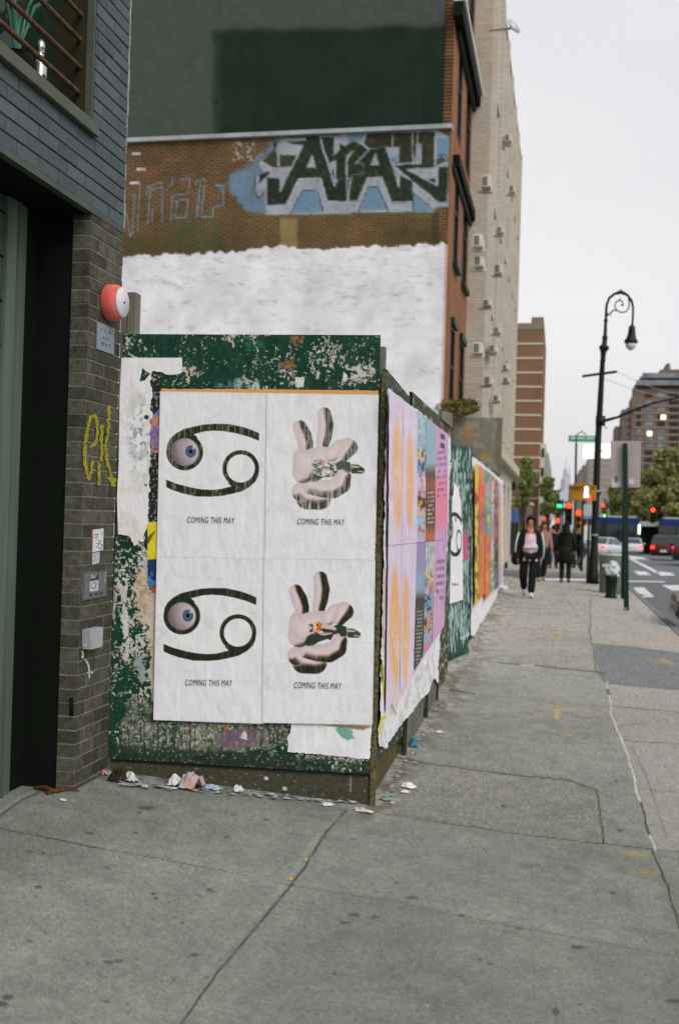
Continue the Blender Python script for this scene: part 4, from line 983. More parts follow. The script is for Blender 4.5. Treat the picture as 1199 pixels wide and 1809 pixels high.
# fourth panel with the striped posters
q4 = [(834, 802), (886, 842), (884, 1044), (831, 1149)]
sp4 = thing('hoarding_panel', 'farthest side hoarding panel with the yellow, orange and teal posters', 'hoarding', hit(833, 1149, *SIDE), group='plywood hoarding panels')
sheet('board_face', q4, SIDE, 0.0, 60, 130, gate_paint, M['board'], sp4)
c4 = hit(np.array([834, 886, 884, 831.]), np.array([802, 842, 1044, 1149.]), *SIDE); MB().slab([p - SN * .003 for p in c4], SN, 0.03).build('board', M['green_board'], sp4)
poster_obj('white backing paper with a ragged lower edge on the farthest panel', [(833, 800), (889, 842), (888, 1050), (830, 1140)], lambda X, Y, U, V: paperbase(X, Y, 25), [], 0.012, nu=60, nv=170, wr=0.03, plane=SIDE,
           mask=lambda X, Y, U, V: polysd(X, Y, [(833, 806), (842, 812), (888, 850), (887, 1036), (880, 1040), (876, 1056), (866, 1072), (861, 1090), (856, 1096), (847, 1102), (845, 1112), (836, 1124), (831, 1122), (832, 1000)]) + (fbm(X * .4, Y * .2, 4, 3) - .5) * 3, name='torn_paper', cat='torn paper')
strips = [(838.5, 845, 818, 1072, 'narrow yellow poster with black writing on the farthest panel', busy(31, [(800, 1080, (222, 190, 50), None), (860, 900, (226, 140, 50), (150, 70, 40)), (900, 1080, (214, 196, 60), (130, 110, 40))], (222, 190, 50))),
          (845.5, 856, 822, 1062, 'orange and red poster right of the yellow one on the farthest panel', busy(32, [(800, 850, (212, 136, 80), (196, 150, 130)), (846, 890, (232, 110, 50), (226, 80, 70)), (888, 925, (160, 90, 84), (200, 100, 70)), (922, 944, (176, 96, 130), None), (942, 1070, (216, 122, 52), (206, 106, 66))], (210, 120, 70))),
          (856.5, 866, 830, 1062, 'teal and orange poster in the middle of the farthest panel', busy(33, [(820, 850, (96, 160, 156), (60, 120, 110)), (846, 885, (150, 180, 180), (220, 120, 120)), (885, 940, (92, 150, 136), (206, 190, 80)), (940, 1070, (220, 124, 56), (200, 106, 66))], (96, 150, 150))),
          (866.5, 873, 838, 1050, 'red and grey poster between the teal and the dark posters on the farthest panel', busy(34, [(830, 900, (206, 110, 96), (190, 190, 196)), (900, 960, (176, 146, 160), None), (960, 1060, (196, 186, 190), (120, 150, 140))])),
          (873.5, 880, 845, 1044, 'dark brown poster near the far end of the farthest panel', busy(35, [(830, 960, (96, 84, 64), (160, 120, 110)), (960, 1060, (110, 120, 96), (70, 64, 44))], (90, 80, 60))),
          (880.5, 886, 852, 1038, 'peach and lilac poster at the far end of the farthest panel', busy(36, [(840, 880, (210, 180, 206), None), (880, 990, (222, 176, 140), (214, 170, 190)), (990, 1060, (190, 170, 200), None)], (220, 180, 150)))]
for x0, x1, y0, y1, lb, pf in strips:
    poster_obj(lb, [(x0, y0), (x1, y0 + (x1 - x0) * .75), (x1 - 1, y1 - (x1 - x0) * 1.3), (x0 - 1, y1)], pf, [], 0.05, nu=16, nv=130, wr=0.02, plane=SIDE, group='narrow posters on the farthest hoarding panel')
# curl of paper
p = hit(884, 1040, *SIDE); o = thing('paper_curl', 'small ball of curled white paper at the far end of the torn backing paper', 'paper', p)
me = bpy.data.meshes.new('curl'); bm = bmesh.new(); bmesh.ops.create_icosphere(bm, subdivisions=2, radius=0.085)
for v_ in bm.verts: v_.co = v_.co * (0.75 + 0.5 * random.random()); v_.co.x += 0.08
bm.to_mesh(me); bm.free(); link_mesh('curl', me, M['white'], o, True)

# ================================================================== litter
def crumple(px, py, w, h, c, label, name='paper_scrap', cat='litter', group=None, lift=0.02, fold=0.03, seed=0, c2=None):
    p = G(px, py); s = np.linalg.norm(p - CAM) / F
    o = thing(name, label, cat, p, rz=random.uniform(-.4, .4), group=group)
    r = np.random.RandomState(seed + int(px)); n = 7; mb = MB(); pts = {}
    for i in range(n):
        for j in range(n):
            a, b = i / (n - 1) - .5, j / (n - 1) - .5
            pts[i, j] = (a * w * s + r.uniform(-.08, .08) * w * s, b * max(h * s * 2.2, .02) + r.uniform(-.06, .06) * w * s, max(.002, r.uniform(0, 1) * fold + (h * s * .8) * math.exp(-(a * a + b * b) * 5)) * (1.0 if (abs(a) < .45 and abs(b) < .45) else .3) + .004)
    V_ = [pts[i, j] for i in range(n) for j in range(n)]; Fc = [(i * n + j, (i + 1) * n + j, (i + 1) * n + j + 1, i * n + j + 1) for i in range(n - 1) for j in range(n - 1)
                                                               if not ((i in (0, n - 2)) and (j in (0, n - 2)) and r.rand() < .8)]
    me = bpy.data.meshes.new('sheet'); me.from_pydata(V_, [], Fc); me.update()
    m_ = mat('litter_%s' % name, c, 0.6, var=0.15, scale=14, c2=c2)
    link_mesh('sheet', me, m_, o)
    return o
gl = 'paper scraps along the foot of the hoarding'
crumple(336, 1391, 46, 22, (200, 130, 90), 'crumpled paper cup wrapper, white, orange and blue, against the foot of the corner panel', 'crumpled_wrapper', lift=.04, fold=.05, c2=(150, 180, 196))
crumple(311, 1386, 20, 14, (210, 208, 206), 'small white paper fold leaning left of the crumpled wrapper', group=gl, fold=.03)
crumple(374, 1394, 30, 6, (158, 176, 196), 'pale blue crushed wrapper right of the crumpled cup wrapper', group=gl, fold=.012)
crumple(421, 1399, 16, 8, (196, 200, 206), 'small white and grey scrap at the foot of the corner panel below the purple stain', group=gl, fold=.02)
crumple(578, 1424, 24, 5, (206, 204, 200), 'flat white scrap near the right end of the corner kick board', group=gl, fold=.008)
crumple(640, 1434, 40, 6, (208, 204, 196), 'long flat white scrap lying at the corner post', group=gl, fold=.006)
crumple(721, 1391, 26, 9, (214, 212, 208), 'larger white paper scrap lying on the rough pavement patch', group=gl, fold=.01)
crumple(715, 1401, 18, 4, (210, 208, 204), 'narrow white scrap just below the larger scrap on the rough patch', group=gl, fold=.006)
crumple(681, 1414, 22, 6, (116, 146, 128), 'flattened pale green wrapper beside the corner post on the street side', 'flat_wrapper', fold=.008)
crumple(731, 1318, 14, 11, (62, 116, 140), 'crushed teal wrapper at the foot of the side boards', 'crushed_wrapper', fold=.03)
crumple(775, 1295, 14, 4, (206, 204, 200), 'white scrap on the pavement beyond the teal wrapper', group=gl, fold=.006)
crumple(112, 1403 + 12, 12, 3, (206, 206, 202), 'tiny white scrap on the pavement below the brown twig', group=gl, fold=.004)
crumple(109, 1376, 8, 4, (214, 214, 212), 'tiny white scrap at the foot of the brick pier', group=gl, fold=.006)
crumple(181, 1368, 26, 5, (200, 170, 168), 'red and white scrap between the brick pier and the corner panel', group=gl, fold=.01, c2=(176, 80, 76))
crumple(208, 1380, 30, 12, (52, 44, 22), 'clump of dark brown leaf litter at the left foot of the corner panel', 'leaf_litter', 'leaf litter', fold=.05, c2=(34, 30, 14))
crumple(230, 1380, 24, 10, (190, 190, 184), 'crumpled white paper beside the clump of leaf litter', group=gl, fold=.03)
crumple(700, 1312, 22, 10, (160, 150, 136), 'grey rag of paper tucked under the torn white sheet', group=gl, fold=.04)
crumple(514, 1556, 5, 4, (206, 160, 60), 'yellow cigarette butt lying in the diagonal pavement joint', 'cigarette_butt', fold=.006)
crumple(540, 1521, 5, 4, (200, 160, 80), 'yellow cigarette butt lying higher up the diagonal pavement joint', 'cigarette_butt', fold=.006)
# strip of wet paper mush along the foot
r = np.random.RandomState(3); mb = MB()
for k in range(90):
    t = r.rand() ** 1.5; x = 215 + t * 420; y = 1383 + t * 36 + r.uniform(-2, 9) * (1 - t * .5); p = G(x, y); s = r.uniform(.004, .026)
    a = r.uniform(0, 6.28); mb.ngon([(p[0] + s * math.cos(a + q_ * 1.5 + r.uniform(-.3, .3)) * 1.4, p[1] + s * math.sin(a + q_ * 1.5) * .8, p[2] + .006 + r.uniform(0, .012)) for q_ in range(4)])
o = mb.build('shredded_paper', mat('wet_paper_shreds', (160, 164, 164), 0.7, var=.25, scale=20, island=.25)); tag(o, kind='stuff')
r = np.random.RandomState(8); mb = MB()
for k in range(120):
    t = r.rand() ** .7; x = 664 + (1 - t) * 220; y = 1420 - (x - 658) / .601 + 5 + abs(r.normal()) * 16 * t; p = G(x + abs(r.normal()) * 12 * t, y); s = r.uniform(.004, .02)
    a = r.uniform(0, 6.28); mb.ngon([(p[0] + s * math.cos(a + q_ * 1.5), p[1] + s * math.sin(a + q_ * 1.5), p[2] + .006 + r.uniform(0, .01)) for q_ in range(4)])
o = mb.build('shredded_paper', mat('dry_paper_shreds', (160, 152, 134), 0.8, var=.3, scale=20, island=.5)); tag(o, kind='stuff')
# brown twig
tw = G(88, 1398); o = thing('dry_twig', 'dry brown palm twig lying on the pavement by the dark doorway', 'twig', tw)
P_ = lambda x, y, h=.01: G(x, y) + np.array([0, 0, h])
mb = MB(); mb.tube([P_(60, 1395), P_(80, 1398, .02), P_(96, 1402, .012), P_(120, 1398, .012), P_(141, 1399, .006)], [.006, .012, .010, .006, .003], 6)
mb.tube([P_(78, 1398), P_(86, 1405, .012), P_(100, 1400, .02)], [.004, .01, .003], 6); mb.tube([P_(62, 1393, .01), P_(74, 1396, .02), P_(92, 1397, .012)], [.003, .007, .004], 6)
mb.build('stem', mat('brown_twig', (88, 52, 26), .8, var=.3, scale=30), o)
# ================================================================== DARK BRICK BUILDING (left)
def ox(px, py, X=None): return on_x(float(px), float(py), XL if X is None else X)
COURSE = 0.0725
yc_ = ox(152, 750)[1]                       # pier corner
Ycorner = float(ox(155, 650)[1]); Yend = float(ox(214, 590)[1])
zj = float(ox(162, 439.8)[2])               # a bed joint
zlin = float(ox(163, 375)[2])               # underside of the lintel
zsill0 = float(ox(164, 243)[2]); zsill1 = float(ox(164.5, 221)[2])
Ywin = float(ox(168, 150)[1])
Ynear = 1.2
zg = float(gz(XL, Ycorner))
db = thing('dark_brick_building', 'dark grey brick building with a barred window above a black garage doorway', 'building', (XL, Ycorner, zg))
M['brick_up'] = mat('blue_grey_painted_brick', (82, 91, 94), 0.75, var=0.12, scale=30, bump=0.35, bscale=120, island=0.16)
M['brick_lo'] = mat('sooty_brown_grey_brick', (86, 88, 79), 0.8, var=0.16, scale=22, bump=0.4, bscale=110, island=0.36, c2=(66, 60, 46))
M['mortar_up'] = mat('dark_mortar', (34, 40, 36), 0.9, var=0.2)
M['mortar_lo'] = mat('light_mortar', (116, 118, 102), 0.9, var=0.25, scale=12, bump=0.3)
rb = np.random.RandomState(2)
def bricks_x(mb, X, y0, y1, z0, z1, holes=(), L=0.203, gap=0.007, dep=0.012, side=1):
    """bricks on the plane x=X between y0..y1; the face stands dep proud"""
    k0 = int(math.floor((z0 - zj) / COURSE)); k1 = int(math.ceil((z1 - zj) / COURSE))
    for k in range(k0, k1):
        za, zb = zj + k * COURSE + gap / 2, zj + (k + 1) * COURSE - gap / 2
        za, zb = max(za, z0), min(zb, z1)
        if zb - za < 0.01: continue
        yy = y1 - (0.0 if k % 2 else L / 2 + gap / 2)
        spans = [(max(y0, yy), y1)] if yy < y1 else []
        while yy > y0:
            spans.append((max(y0, yy - L), yy - gap)); yy -= L
        for a, b in spans:
            b = min(b, y1)
            if b - a < 0.015: continue
            pieces = [(a, b)]
            for hy0, hy1, hz0, hz1 in holes:
                if zb > hz0 + .001 and za < hz1 - .001:
                    np_ = []
                    for p, q_ in pieces:
                        if q_ <= hy0 or p >= hy1: np_.append((p, q_))
                        else:
                            if p < hy0: np_.append((p, hy0))
                            if q_ > hy1: np_.append((hy1, q_))
                    pieces = np_
            for p, q_ in pieces:
                if q_ - p < 0.012: continue
                d = dep + rb.uniform(-.002, .002); e = 0.003
                # chamfered brick
                n = len(mb.v)
                mb.v += [(X - .01, p, za), (X - .01, q_, za), (X - .01, q_, zb), (X - .01, p, zb),
                         (X + d - e, p, za), (X + d - e, q_, za), (X + d - e, q_, zb), (X + d - e, p, zb),
                         (X + d, p + e, za + e), (X + d, q_ - e, za + e), (X + d, q_ - e, zb - e), (X + d, p + e, zb - e)]
                for f in ((8, 9, 10, 11), (4, 5, 9, 8), (5, 6, 10, 9), (6, 7, 11, 10), (7, 4, 8, 11), (0, 1, 5, 4), (1, 2, 6, 5), (2, 3, 7, 6), (3, 0, 4, 7)):
                    mb.f.append(tuple(n + i for i in f))
ZTOP = 6.6
win = (Ynear - 3, Ywin, zsill0, ZTOP)
Xf = XL - 0.012
mb = MB(); bricks_x(mb, Xf, Ynear, Yend, zlin + 0.03, ZTOP, [win]); mb.build('brick_wall', M['brick_up'], db)
JD = 0.10
mb = MB(); bricks_x(mb, Xf, Ycorner, Yend, zg - .05, zlin - 0.001)
# jamb (returns into the doorway)
k0 = int(math.floor((zg - zj) / COURSE)); k1 = int(math.ceil((zlin - zj) / COURSE))
for k in range(k0, k1):
    za, zb = zj + k * COURSE + .0045, min(zj + (k + 1) * COURSE - .0045, zlin - .002)
    if zb - za > .01:
        e = rb.uniform(-.002, .002)
        mb.box(XL - JD, Ycorner - 0.010 + e, max(za, zg), XL - 0.001, Ycorner + .05, zb)
mb.build('brick_pier', M['brick_lo'], db)
mb = MB(); mb.box(XL - JD - .001, Ycorner - 0.0075, zg - .1, XL - 0.0035, Yend - .012, zlin - 0.004); mb.build('pier_mortar', M['mortar_lo'], db)
mb = MB()
mb.box(XL - 0.30, Ywin + .001, zlin + .03, XL - .005, Yend - .012, ZTOP); mb.box(XL - 0.30, Ynear - 1, zlin + 0.03, XL - 0.005, Ywin, zsill0 - .002)
mb.build('wall_mortar', M['mortar_up'], db)
# steel lintel with its light lip
mb = MB(); mb.box(XL - 0.29, Ynear - 1, zlin - 0.004, XL + 0.004, Yend, zlin + 0.028); mb.build('lintel', mat('grey_steel_lintel', (70, 76, 70), .5, var=.2), db)
MB().box(XL + 0.0045, Ynear - 1, zlin - 0.006, XL + 0.008, Ycorner, zlin + 0.002).build('lintel_lip', M['frame_metal'], db)
# stucco edge at the far corner of the wall
mb = MB(); r = np.random.RandomState(3)
zz = zlin
while zz < ZTOP:
    h = r.uniform(.03, .14); mb.box(XL - .03, Yend - .010, zz, XL + .001 + r.uniform(-.004, .003), Yend + .004 + r.uniform(0, .005), zz + h * .96); zz += h
mb.build('white_edge', mat('flaking_white_edge', (150, 152, 144), .8, var=.3, scale=20), db)
# window: sill, frame, bars, glass, room behind
mb = MB(); mb.box(XL - 0.20, Ynear - 1, zsill0, XL + 0.035, Ywin - .002, zsill1); so = mb.build('window_sill', M['frame_metal'], db, bevel=.003)
fr = MB(); yf0 = float(ox(160, 150, XL)[1]);
fr.box(XL - 0.03, yf0, zsill1 + .001, XL + 0.012, Ywin - .035, ZTOP)
frame = fr.build('window_frame', M['frame_metal'], db, bevel=.003)
fi = MB(); yf1 = float(ox(143, 190, XL - .12)[1]); fi.box(XL - 0.20, yf0 - 0.005, zsill1 + .001, XL - 0.031, Ywin - .035, ZTOP)
fi.build('reveal', mat('rusty_olive_reveal', (54, 50, 28), .7, var=.3, scale=8, c2=(40, 40, 24)), frame)
MB().box(XL - .12, Ywin - .034, zsill1, XL - .002, Ywin - .001, ZTOP).build('shadow_gap', M['void'], frame)
for (xa, ya), (xb, yb) in (((0, 32), (148, 171)), ((18, 0), (150, 127)), ((70, 0), (154, 82)), ((116, 0), (155, 38))):
    z = float(on_x(xb, yb, XL - .06)[2])
    MB().tube([(XL - .06, Ynear - 1, z), (XL - .06, yf0 + .01, z)], 0.0135, 10).build('window_bar', M['rust_bar'], db)
for k in (1, 2):
    MB().tube([(XL - .06, Ynear - 1, z + .21 * k), (XL - .06, yf0 + .01, z + .21 * k)], 0.0135, 10).build('window_bar', M['rust_bar'], db)
MB().box(XL - .205, Ynear - 1, zsill1, XL - .20, Ywin, ZTOP).build('window_glass', mat('dark_green_window_glass', (20, 40, 28), .12, var=.5, scale=3, c2=(42, 58, 44)), db)
# things behind the bars, on the sill
xs_ = XL - .15
p = on_x(72, 100, xs_); hs_ = (float(on_x(72, 66, xs_)[2]) - zsill1) / .255; p[2] = zsill1
o = thing('steel_shaker', 'shiny steel shaker bottle standing behind the window bars', 'shaker', p)
MB().lathe(p, [(a_ * hs_, b2_) for a_, b2_ in [(0, .035), (.06, .036), (.15, .036), (.17, .034), (.172, .022), (.20, .02), (.205, .024), (.235, .022), (.25, .01), (.255, .001)]], 18).build('bottle', mat('polished_steel', (190, 192, 192), .22, metal=1, var=.05), o, True)
o = thing('plant_pot', 'black pot with long leaves behind the window bars', 'pot plant', (xs_ + .02, float(on_x(22, 120, xs_)[1]), zsill1))
for k in range(1):
    p = o.location
    MB().lathe((p.x, p.y, p.z), [(0, .06), (.10, .075), (.13, .08), (.131, .07)], 16).build('pot', M['void'], o, True)
mb = MB(); r = np.random.RandomState(5)
for k in range(9):
    a = r.uniform(0, 6.28); l = r.uniform(.15, .4); p = o.location
    q0 = Vector((p.x, p.y, p.z + .12)); pts = [q0, q0 + Vector((math.cos(a) * .02, math.sin(a) * l * .4, l * .8)), q0 + Vector((math.cos(a) * .03, math.sin(a) * l * .9, l * 1.2))]
    mb.tube(pts, [.006, .009, .001], 4)
mb.build('leaves', mat('blue_green_leaf', (70, 122, 104), .5, var=.3), o)
# doorway: black steel return, door frame, shutter
XD = XL - 0.30
MB().box(XD, Ycorner + .002, zg - .05, XL - JD - .002, Ycorner + .05, zlin - .008).build('door_return', M['void'], db)
MB().box(XD - 1.0, Ynear - 1, zlin - 0.012, XL - 0.04, Ycorner + .04, zlin - .0045).build('door_soffit', M['void'], db)
df_y0 = float(on_x(20, 900, XD)[1]); df_y1 = float(on_x(46, 900, XD)[1])
def lean(pa, pb, X): return float(on_x(pa[0], pa[1], X)[1])
dr = MB(); Yd = float(on_x(30, 900, XD)[1])
door = MB().box(XD - .04, Ynear - 1, zg - .02, XD, float(on_x(2, 900, XD)[1]), zlin - .01).build('roller_door', M['door_metal'], db)
mb = MB(); ya, yb = float(on_x(2, 900, XD + .03)[1]), float(on_x(20, 900, XD + .03)[1]); yc2 = float(on_x(33, 900, XD + .012)[1])
mb.box(XD - .03, ya, zg - .02, XD + .018, yb, zlin - .01); mb.box(XD - .03, yb + .002, zg - .02, XD + .034, yb + .012, zlin - .01); mb.box(XD - .03, yb + .014, zg - .02, XD + .012, yc2, zlin - .01)
mb.build('door_frame', mat('door_frame_metal', (86, 98, 88), .45, var=.25, scale=6, stretch=(1, 1, .1)), door, bevel=.002)
mb = MB(); 
for k in range(14):
    z = zg + .3 + k * .22; mb.box(XD + .001, Ynear - 1, z, XD + .005, ya - .002, z + .008)
mb.build('slat_joints', M['void'], door)
MB().box(XD - .02, yc2 + .001, zg - .02, XD, Ycorner + .05, zlin - .01).build('door_panel', M['void'], db)
# body of the building behind
MB().box(XL - 6, Ynear - 4, zg - .1, XL - 1.0, Yend - .02, ZTOP + 3).build('inner_wall', M['void'], db)
MB().box(XL - 6, Yend - .0175, zg, XL - .302, Yend - .0125, ZTOP + 3).build('side_wall', M['brick_lo'], db)
MB().box(XL - 1, Ynear - 4, ZTOP + .001, XL - .02, Yend - .02, ZTOP + 3).build('upper_wall', M['brick_up'], db)
# yellow spray on the pier, white drips
def sprayed(name, quad, strokes, c, w, parent, seed=1, off=.0165):
    def pm(X, Y, U, V): return np.min([linesd(X, Y, s_) for s_ in strokes], 0) + (fbm(X * .5, Y * .25, seed, 3) - .5) * w * .9 - w / 2
    def pp(X, Y, U, V):
        n = fbm(X * .5, Y * .3, seed + 3, 3); return mix(np.tile(np.array([c], float), (len(X), 1)), th(n, .5, .2) * .6, (112, 106, 40) if c[2] < 100 else (130, 132, 124))
    return sheet(name, quad, ((XL, 0, 0), (1., 0, 0)), off - .012, 110, 200, pp, M['board'], parent, mask=pm)
S2 = lambda pts: [(100 + a / 6.03, 700 + b / 6.03) for a, b in pts]
sprayed('yellow_spray', [(148, 705), (209, 712), (206, 880), (144, 872)],
        [S2([(375, 540), (420, 500), (440, 380), (430, 240), (400, 200), (365, 230), (335, 340), (310, 500), (300, 650), (320, 800), (345, 880), (370, 800), (390, 700)]),
         S2([(560, 110), (555, 300), (545, 420), (520, 520), (545, 700), (580, 850), (600, 930), (640, 890)]), S2([(485, 320), (480, 450), (485, 560), (478, 680)]), S2([(455, 700), (455, 830), (450, 940)]), S2([(560, 880), (620, 890), (600, 950)])],
        (158, 150, 30), 5.4, db)
S3 = lambda pts: [(90 + a / 6.03, 980 + b / 6.03) for a, b in pts]
sprayed('white_smear', [(140, 1150), (180, 1150), (180, 1210), (140, 1210)], [S3([(370, 1120), (400, 1170), (415, 1250), (410, 1310)]), S3([(400, 1260), (450, 1250)]), S3([(345, 920), (340, 1090)])], (190, 196, 192), 3.2, db, 5)
# --- wall furniture, each its own thing
def plate(name, label, cat, quad, off, t, paint, nu=40, nv=50, m=None):
    q3 = hit(np.array([a[0] for a in quad], float), np.array([a[1] for a in quad], float), (XL + off, 0, 0), (1., 0, 0))
    o = thing(name, label, cat, q3[3])
    MB().slab([p - np.array([.001, 0, 0]) for p in q3], (1., 0, 0), t).build('plate', m or M['silver'], o)
    sheet('face', quad, ((XL + off, 0, 0), (1., 0, 0)), 0.0005, nu, nv, paint, M['board'], o)
    return o
def p_sign(X, Y, U, V):
    n = fbm(X * .3, Y * .3, 1, 3); C = np.tile(np.array([[128., 144., 150.]]), (len(X), 1)) * (.9 + .2 * n)[:, None]
    for v0, v1 in ((.16, .30), (.40, .56), (.66, .80)):
        a = (V > v0) & (V < v1) & (U > .22) & (U < .82) & (vn(U * 11, V * 14, 3) > .42); C = mix(C, a * .55, (70, 84, 92))
    return C
plate('small_sign', 'small faded blue-grey metal sign under the red bell on the brick pier', 'sign', [(172.5, 569), (203, 580), (201.5, 627), (171, 616)], .006, .004, p_sign)
def p_st(X, Y, U, V):
    C = np.tile(np.array([[206., 206., 210.]]), (len(X), 1))
    for pts in ([(401, 1480), (440, 1465), (430, 1510), (400, 1500)], [(420, 1560), (450, 1580), (470, 1540), (440, 1530)], [(430, 1600), (470, 1630), (490, 1580), (450, 1570)], [(485, 1450), (488, 1470)]):
        C = mix(C, line(X, Y, [(100 + a / 6.03, 700 + b / 6.03) for a, b in pts], 1.0, .8) * .85, (40, 44, 44))
    return mix(C, np.clip((.08 - U) / .03, 0, 1), (200, 80, 84))
plate('sticker', 'tall white sticker with a scrawled black tag on the brick pier', 'sticker', [(163.5, 936), (183.5, 933.5), (182.5, 971.5), (163, 976)], .003, .001, p_st, 60, 90, M['white'])
plate('sticker', 'short worn white sticker right below the tall scrawled one', 'sticker', [(164, 977), (176.5, 975), (176, 994), (163.5, 998)], .003, .001, lambda X, Y, U, V: mix(np.tile(np.array([[186., 188., 190.]]), (len(X), 1)), th(fbm(X * .8, Y * .8, 2, 2), .6, .05) * .5, (90, 96, 100)), 24, 30, M['white'])
def p_plate(X, Y, U, V):
    n = fbm(X * .3, Y * .3, 11, 3); C = np.tile(np.array([[104., 110., 110.]]), (len(X), 1)) * (.9 + .2 * n)[:, None]
    C = mix(C, rect(U, V, .03, .03, .97, .97, .03) * 0 + (np.minimum(np.minimum(U, 1 - U), np.minimum(V, 1 - V)) < .035) * .6, (60, 66, 66))
    C = mix(C, rect(U, V, .26, .13, .60, .31, .01), (30, 34, 34)); C = mix(C, rect(U, V, .27, .36, .62, .72, .02), (188, 192, 192))
    x, y = U, V; s_ = np.minimum(np.abs(np.hypot((x - .42) / .09, (y - .52) / .11) - 1) * .1, np.abs(x - .53 - .05 * np.sin(y * 30)) * 1.0 + (np.abs(y - .53) > .12)); C = mix(C, (s_ < .015) * .8, (50, 54, 54))
    a = (V > .78) & (V < .90) & (U > .16) & (U < .86) & (vn(U * 22, V * 2, 5) > .35); C = mix(C, a * .6, (44, 50, 48))
    C = mix(C, line(U, V, [(.93, .08), (.88, .5)], .02, .04) * .8, (206, 208, 208)); return C
o = plate('metal_plate', 'square grey metal plate with SBAT sticker on the brick pier', 'plate', [(148.5, 1011), (190.5, 1006.5), (189, 1053.5), (147, 1061.5)], .008, .006, p_plate, 90, 90)
lettering('SBAT', (160.5, 1016), (171.5, 1014.8), (160.3, 1022.5), ((XL + .008, 0, 0), (1., 0, 0)), .003, o, m=M['white'], shear=0, bold=.02)
# grey junction box
a, b, c, d = [ox(*k, X=XL + .05) for k in ((160, 1113), (183, 1107.5), (182, 1143), (161, 1148))]
o = thing('junction_box', 'pale grey electrical junction box on the brick pier below the metal plate', 'box', (XL, d[1], d[2]))
MB().slab([a, b, c, d], (1., 0, 0), .05).build('box', mat('pale_grey_box', (158, 162, 164), .5, var=.1, scale=12), o, bevel=.003)
mb = MB()
for k in (.25, .68):
    z = d[2] + (a[2] - d[2]) * k; mb.tube([(XL + .02, d[1] - .004, z), (XL + .02, d[1] + .004, z)], .007, 8); 
mb.build('hinge_clips', M['white'], o)
# black pipe stub on the pier
a = on_y(126, 1233, Ycorner - .02); b = on_y(126.5, 1264, Ycorner - .02)
o = thing('pipe_stub', 'short black vertical pipe stub at the corner of the brick pier near the ground', 'pipe', b)
MB().tube([(b[0], b[1] + .004, b[2]), (a[0], a[1] + .004, a[2])], .010, 8).build('pipe', M['void'], o, True)
# red bell
pb = ox(190, 535); rr = 0.098
o = thing('alarm_bell', 'round red alarm gong with a white face on the brick pier', 'alarm', pb)
MB().lathe((XL - .002, pb[1], pb[2]), [(0, .092), (.01, rr), (.045, rr * 1.02), (.07, rr * .97), (.082, rr * .86)], 32, ax=(1, 0, 0)).build('red_drum', mat('faded_red_paint', (208, 84, 76), .45, var=.12, scale=6, c2=(216, 122, 118)), o, True)
MB().lathe((XL + .080, pb[1], pb[2]), [(0, rr * .82), (.008, rr * .84), (.016, rr * .78), (.018, .001)], 32, ax=(1, 0, 0)).build('white_face', M['white'], o, True)
MB().lathe((XL + .097, pb[1], pb[2]), [(0, .007), (.006, .006), (.007, .001)], 10, ax=(1, 0, 0)).build('screw', M['black_metal'], o)

